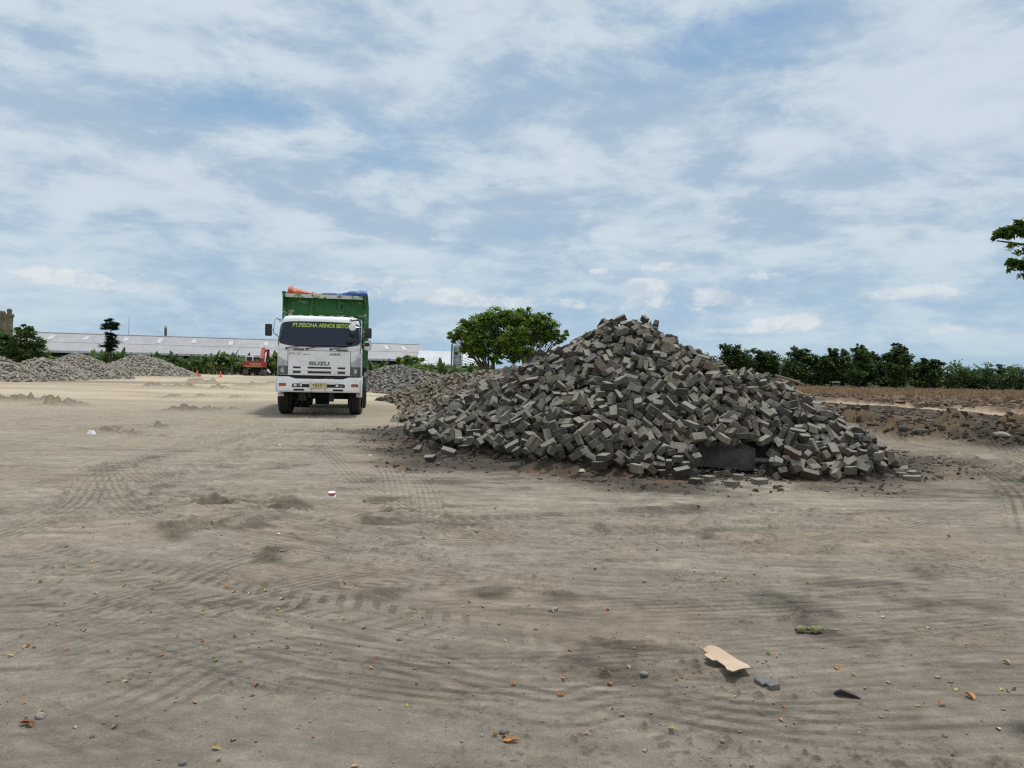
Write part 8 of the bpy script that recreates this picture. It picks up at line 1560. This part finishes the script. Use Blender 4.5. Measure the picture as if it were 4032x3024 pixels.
for k in range(10): b.box((-.48 + k * .13 + rng.uniform(-.02, .02), -2.165, 1.47 + rng.uniform(-.01, .01)), (.07, .02, .09 if k % 3 else .13), 0)
b.build('worn_lettering', 'dirty_white', bmb)
b = MB(); b.box((.15, -.4, 1.42), (2.2, 2.1, .75), 0, .08); b.build('engine_deck', 'red', e)
cb = None; b = MB(); b.box((-.74, .25, 1.95), (.95, 1.5, 1.05), 0, .10); cb = b.build('cab', 'dirty_white', e, 40)
b = MB(); b.box((-.74, -.515, 2.08), (.68, .03, .5), 0, .01); b.build('rear_window', 'glass', cb); b = MB(); b.box((-1.222, .25, 2.08), (.03, 1.0, .55), 0, .01); b.box((-.258, .25, 2.08), (.03, 1.0, .55), 0, .01); b.build('side_window', 'glass', cb)
b = MB(); b.tube([(.55, -.3, 1.8), (.55, -.3, 2.15)], .05, 8); b.build('exhaust', 'rust', e)
b = MB(); b.prism([(.42, .6, 1.5), (.42, 1.1, 1.4), (.42, 2.7, 3.0), (.42, 3.3, 3.30), (.42, 4.4, 2.9), (.42, 4.4, 3.15), (.42, 3.2, 3.62), (.42, 2.2, 3.35), (.42, .7, 2.2)], (.42, 0, 0)); boom = b.build('boom', 'red', e)
b = MB(); b.prism([(.95, 3.9, 3.4), (.95, 4.3, 3.45), (.95, 4.75, 1.2), (.95, 4.55, 1.1)], (.34, 0, 0)); b.tube([(1.0, 4.1, 3.35), (.5, 4.2, 3.0)], .1, 8); b.build('stick', 'red', e)
b = MB(); b.tube([(.98, 1.1, 1.6), (.98, 2.0, 2.95)], .075, 10); b.build('boom_cylinder', 'dirty_white', e, 40)
b = MB(); b.tube([(.63, 2.6, 3.60), (.70, 3.9, 3.72)], .06, 8); b.build('stick_cylinder', 'chrome', e, 40)
b = MB(); b.prism([(.85, 4.3, 1.2), (.85, 4.9, 1.15), (.85, 5.1, .5), (.85, 4.5, .12), (.85, 4.1, .5)], (.75, 0, 0)); b.build('bucket', 'under', e)
# cones
def cone(px, py, d, lab, h=.62):
    e = empty('traffic_cone', (W(px, d), d, 0), 0, lab, 'traffic cone', 'orange traffic cones'); b = MB(); b.box((0, 0, .02), (.34, .34, .04), 0, .01); b.build('base', 'cone', e)
    b = MB(); b.lathe([(.13, .04), (.12, .06), (.035, h), (.025, h + .01)], 16); b.build('body', 'cone', e, 40)
cone(775, 1478, 83, 'orange traffic cone behind its twin at the foot of the round heap', .60); cone(777.5, 1480, 80, 'front orange traffic cone of the close pair beside the round heap', .56); cone(868, 1480, 81, 'single orange traffic cone between the pair and the excavator', .60)
# dark rocks near the cones
for px, py, s, lab in [(748,1466,.35,'low grey rock left of the cone pair under the plants'), (820,1468,.3,'pale rock between the two cone spots'), (885,1472,.42,'dark flat rock just right of the single cone'), (955,1470,.35,'pale low rock left of the excavator'), (1105,1476,.35,'grey low rock between the crouching worker and the truck')]:
    o = stone(px, py, s, 'stone', lab, 'rock', (1.4, .7, .5))
# crouching person
def skin_body(name, verts, edges, radii, mt, parent, sub=2):
    me = bpy.data.meshes.new(name); me.from_pydata(verts, edges, []); o = link(name, me, parent); me.materials.append(M[mt])
    md = o.modifiers.new('skin', 'SKIN'); md.use_smooth_shade = True
    for v, r_ in zip(me.skin_vertices[0].data if me.skin_vertices else [], radii): v.radius = (r_, r_)
    if not me.skin_vertices:
        pass
    s = o.modifiers.new('s', 'SUBSURF'); s.levels = s.render_levels = sub
    return o
def limb_body(parent):
    # closed surface from fused tapered limbs (remeshed into one skin)
    b = MB()
    def cap(pts, rad_, n=12): b.tube(pts, rad_, n); [ball(p, r_) for p, r_ in zip(pts, rad_)]
    def ball(c, r_, sz=1.0): b.lathe([(r_ * math.sin(math.pi * k / 8), -r_ * sz * math.cos(math.pi * k / 8)) for k in range(1, 8)], 12, 0, Matrix.Translation(c))
    cap([(.0, .10, .30), (.0, .0, .48), (.0, -.12, .66)], [.15, .145, .15])               # pelvis to chest, leaning forward
    for s in (-1, 1):
        cap([(s * .09, .10, .27), (s * .17, -.28, .42)], [.085, .06]); cap([(s * .17, -.28, .42), (s * .14, -.06, .08)], [.055, .04]); cap([(s * .14, -.06, .06), (s * .15, -.24, .035)], [.04, .03])
        cap([(s * .17, -.12, .70), (s * .22, -.30, .52)], [.055, .042]); cap([(s * .22, -.30, .52), (s * .10, -.46, .40)], [.040, .028]); ball(Vector((s * .09, -.49, .385)), .035)
        for q in range(4): cap([(s * (.075 + .014 * q), -.50, .385), (s * (.07 + .016 * q), -.545 + .005 * q, .365)], [.009, .008], 6)
        cap([(s * .065, -.48, .39), (s * .045, -.51, .38)], [.010, .008], 6)
    cap([(0, -.16, .76), (0, -.20, .84)], [.055, .055]); ball(Vector((0, -.23, .92)), .095, 1.2); ball(Vector((0, -.325, .905)), .016); [ball(Vector((s * .095, -.22, .915)), .022) for s in (-1, 1)]
    o = b.build('body', 'skin', parent, 180); md = o.modifiers.new('fuse', 'REMESH'); md.mode = 'VOXEL'; md.voxel_size = .012; md.use_smooth_shade = True; return o
pe = empty('person', (W(1062, 97), 96.6, 0), R(-60), 'person in a white shirt crouching on the ground between the excavator and truck', 'person')
limb_body(pe)
def shell(name, segs, mt):
    b = MB()
    for pts, rad_ in segs:
        b.tube(pts, rad_, 12)
        for p, r_ in zip(pts, rad_): b.lathe([(r_ * math.sin(math.pi * k / 8), -r_ * math.cos(math.pi * k / 8)) for k in range(1, 8)], 12, 0, Matrix.Translation(p))
    o = b.build(name, mt, pe, 180); md = o.modifiers.new('fuse', 'REMESH'); md.mode = 'VOXEL'; md.voxel_size = .014; md.use_smooth_shade = True
shell('shirt', [([(0, .06, .38), (0, -.02, .50), (0, -.13, .68)], [.165, .165, .17])] + [([(s * .15, -.12, .70), (s * .205, -.24, .58)], [.075, .06]) for s in (-1, 1)], 'cloth_white')
shell('trousers', [([(0, .12, .29), (0, .07, .36)], [.165, .16])] + [([(s * .09, .10, .27), (s * .17, -.28, .42)], [.10, .075]) for s in (-1, 1)] + [([(s * .17, -.28, .42), (s * .145, -.08, .10)], [.072, .055]) for s in (-1, 1)], 'cloth_dark')
b = MB(); b.lathe([(.10 * math.sin(math.pi * k / 10), .115 * math.cos(math.pi * k / 10)) for k in range(1, 8)], 14, 0, Matrix.Translation((0, -.215, .94)) @ Matrix.Rotation(R(-18), 4, 'X')); b.build('hair', 'hair', pe, 180)
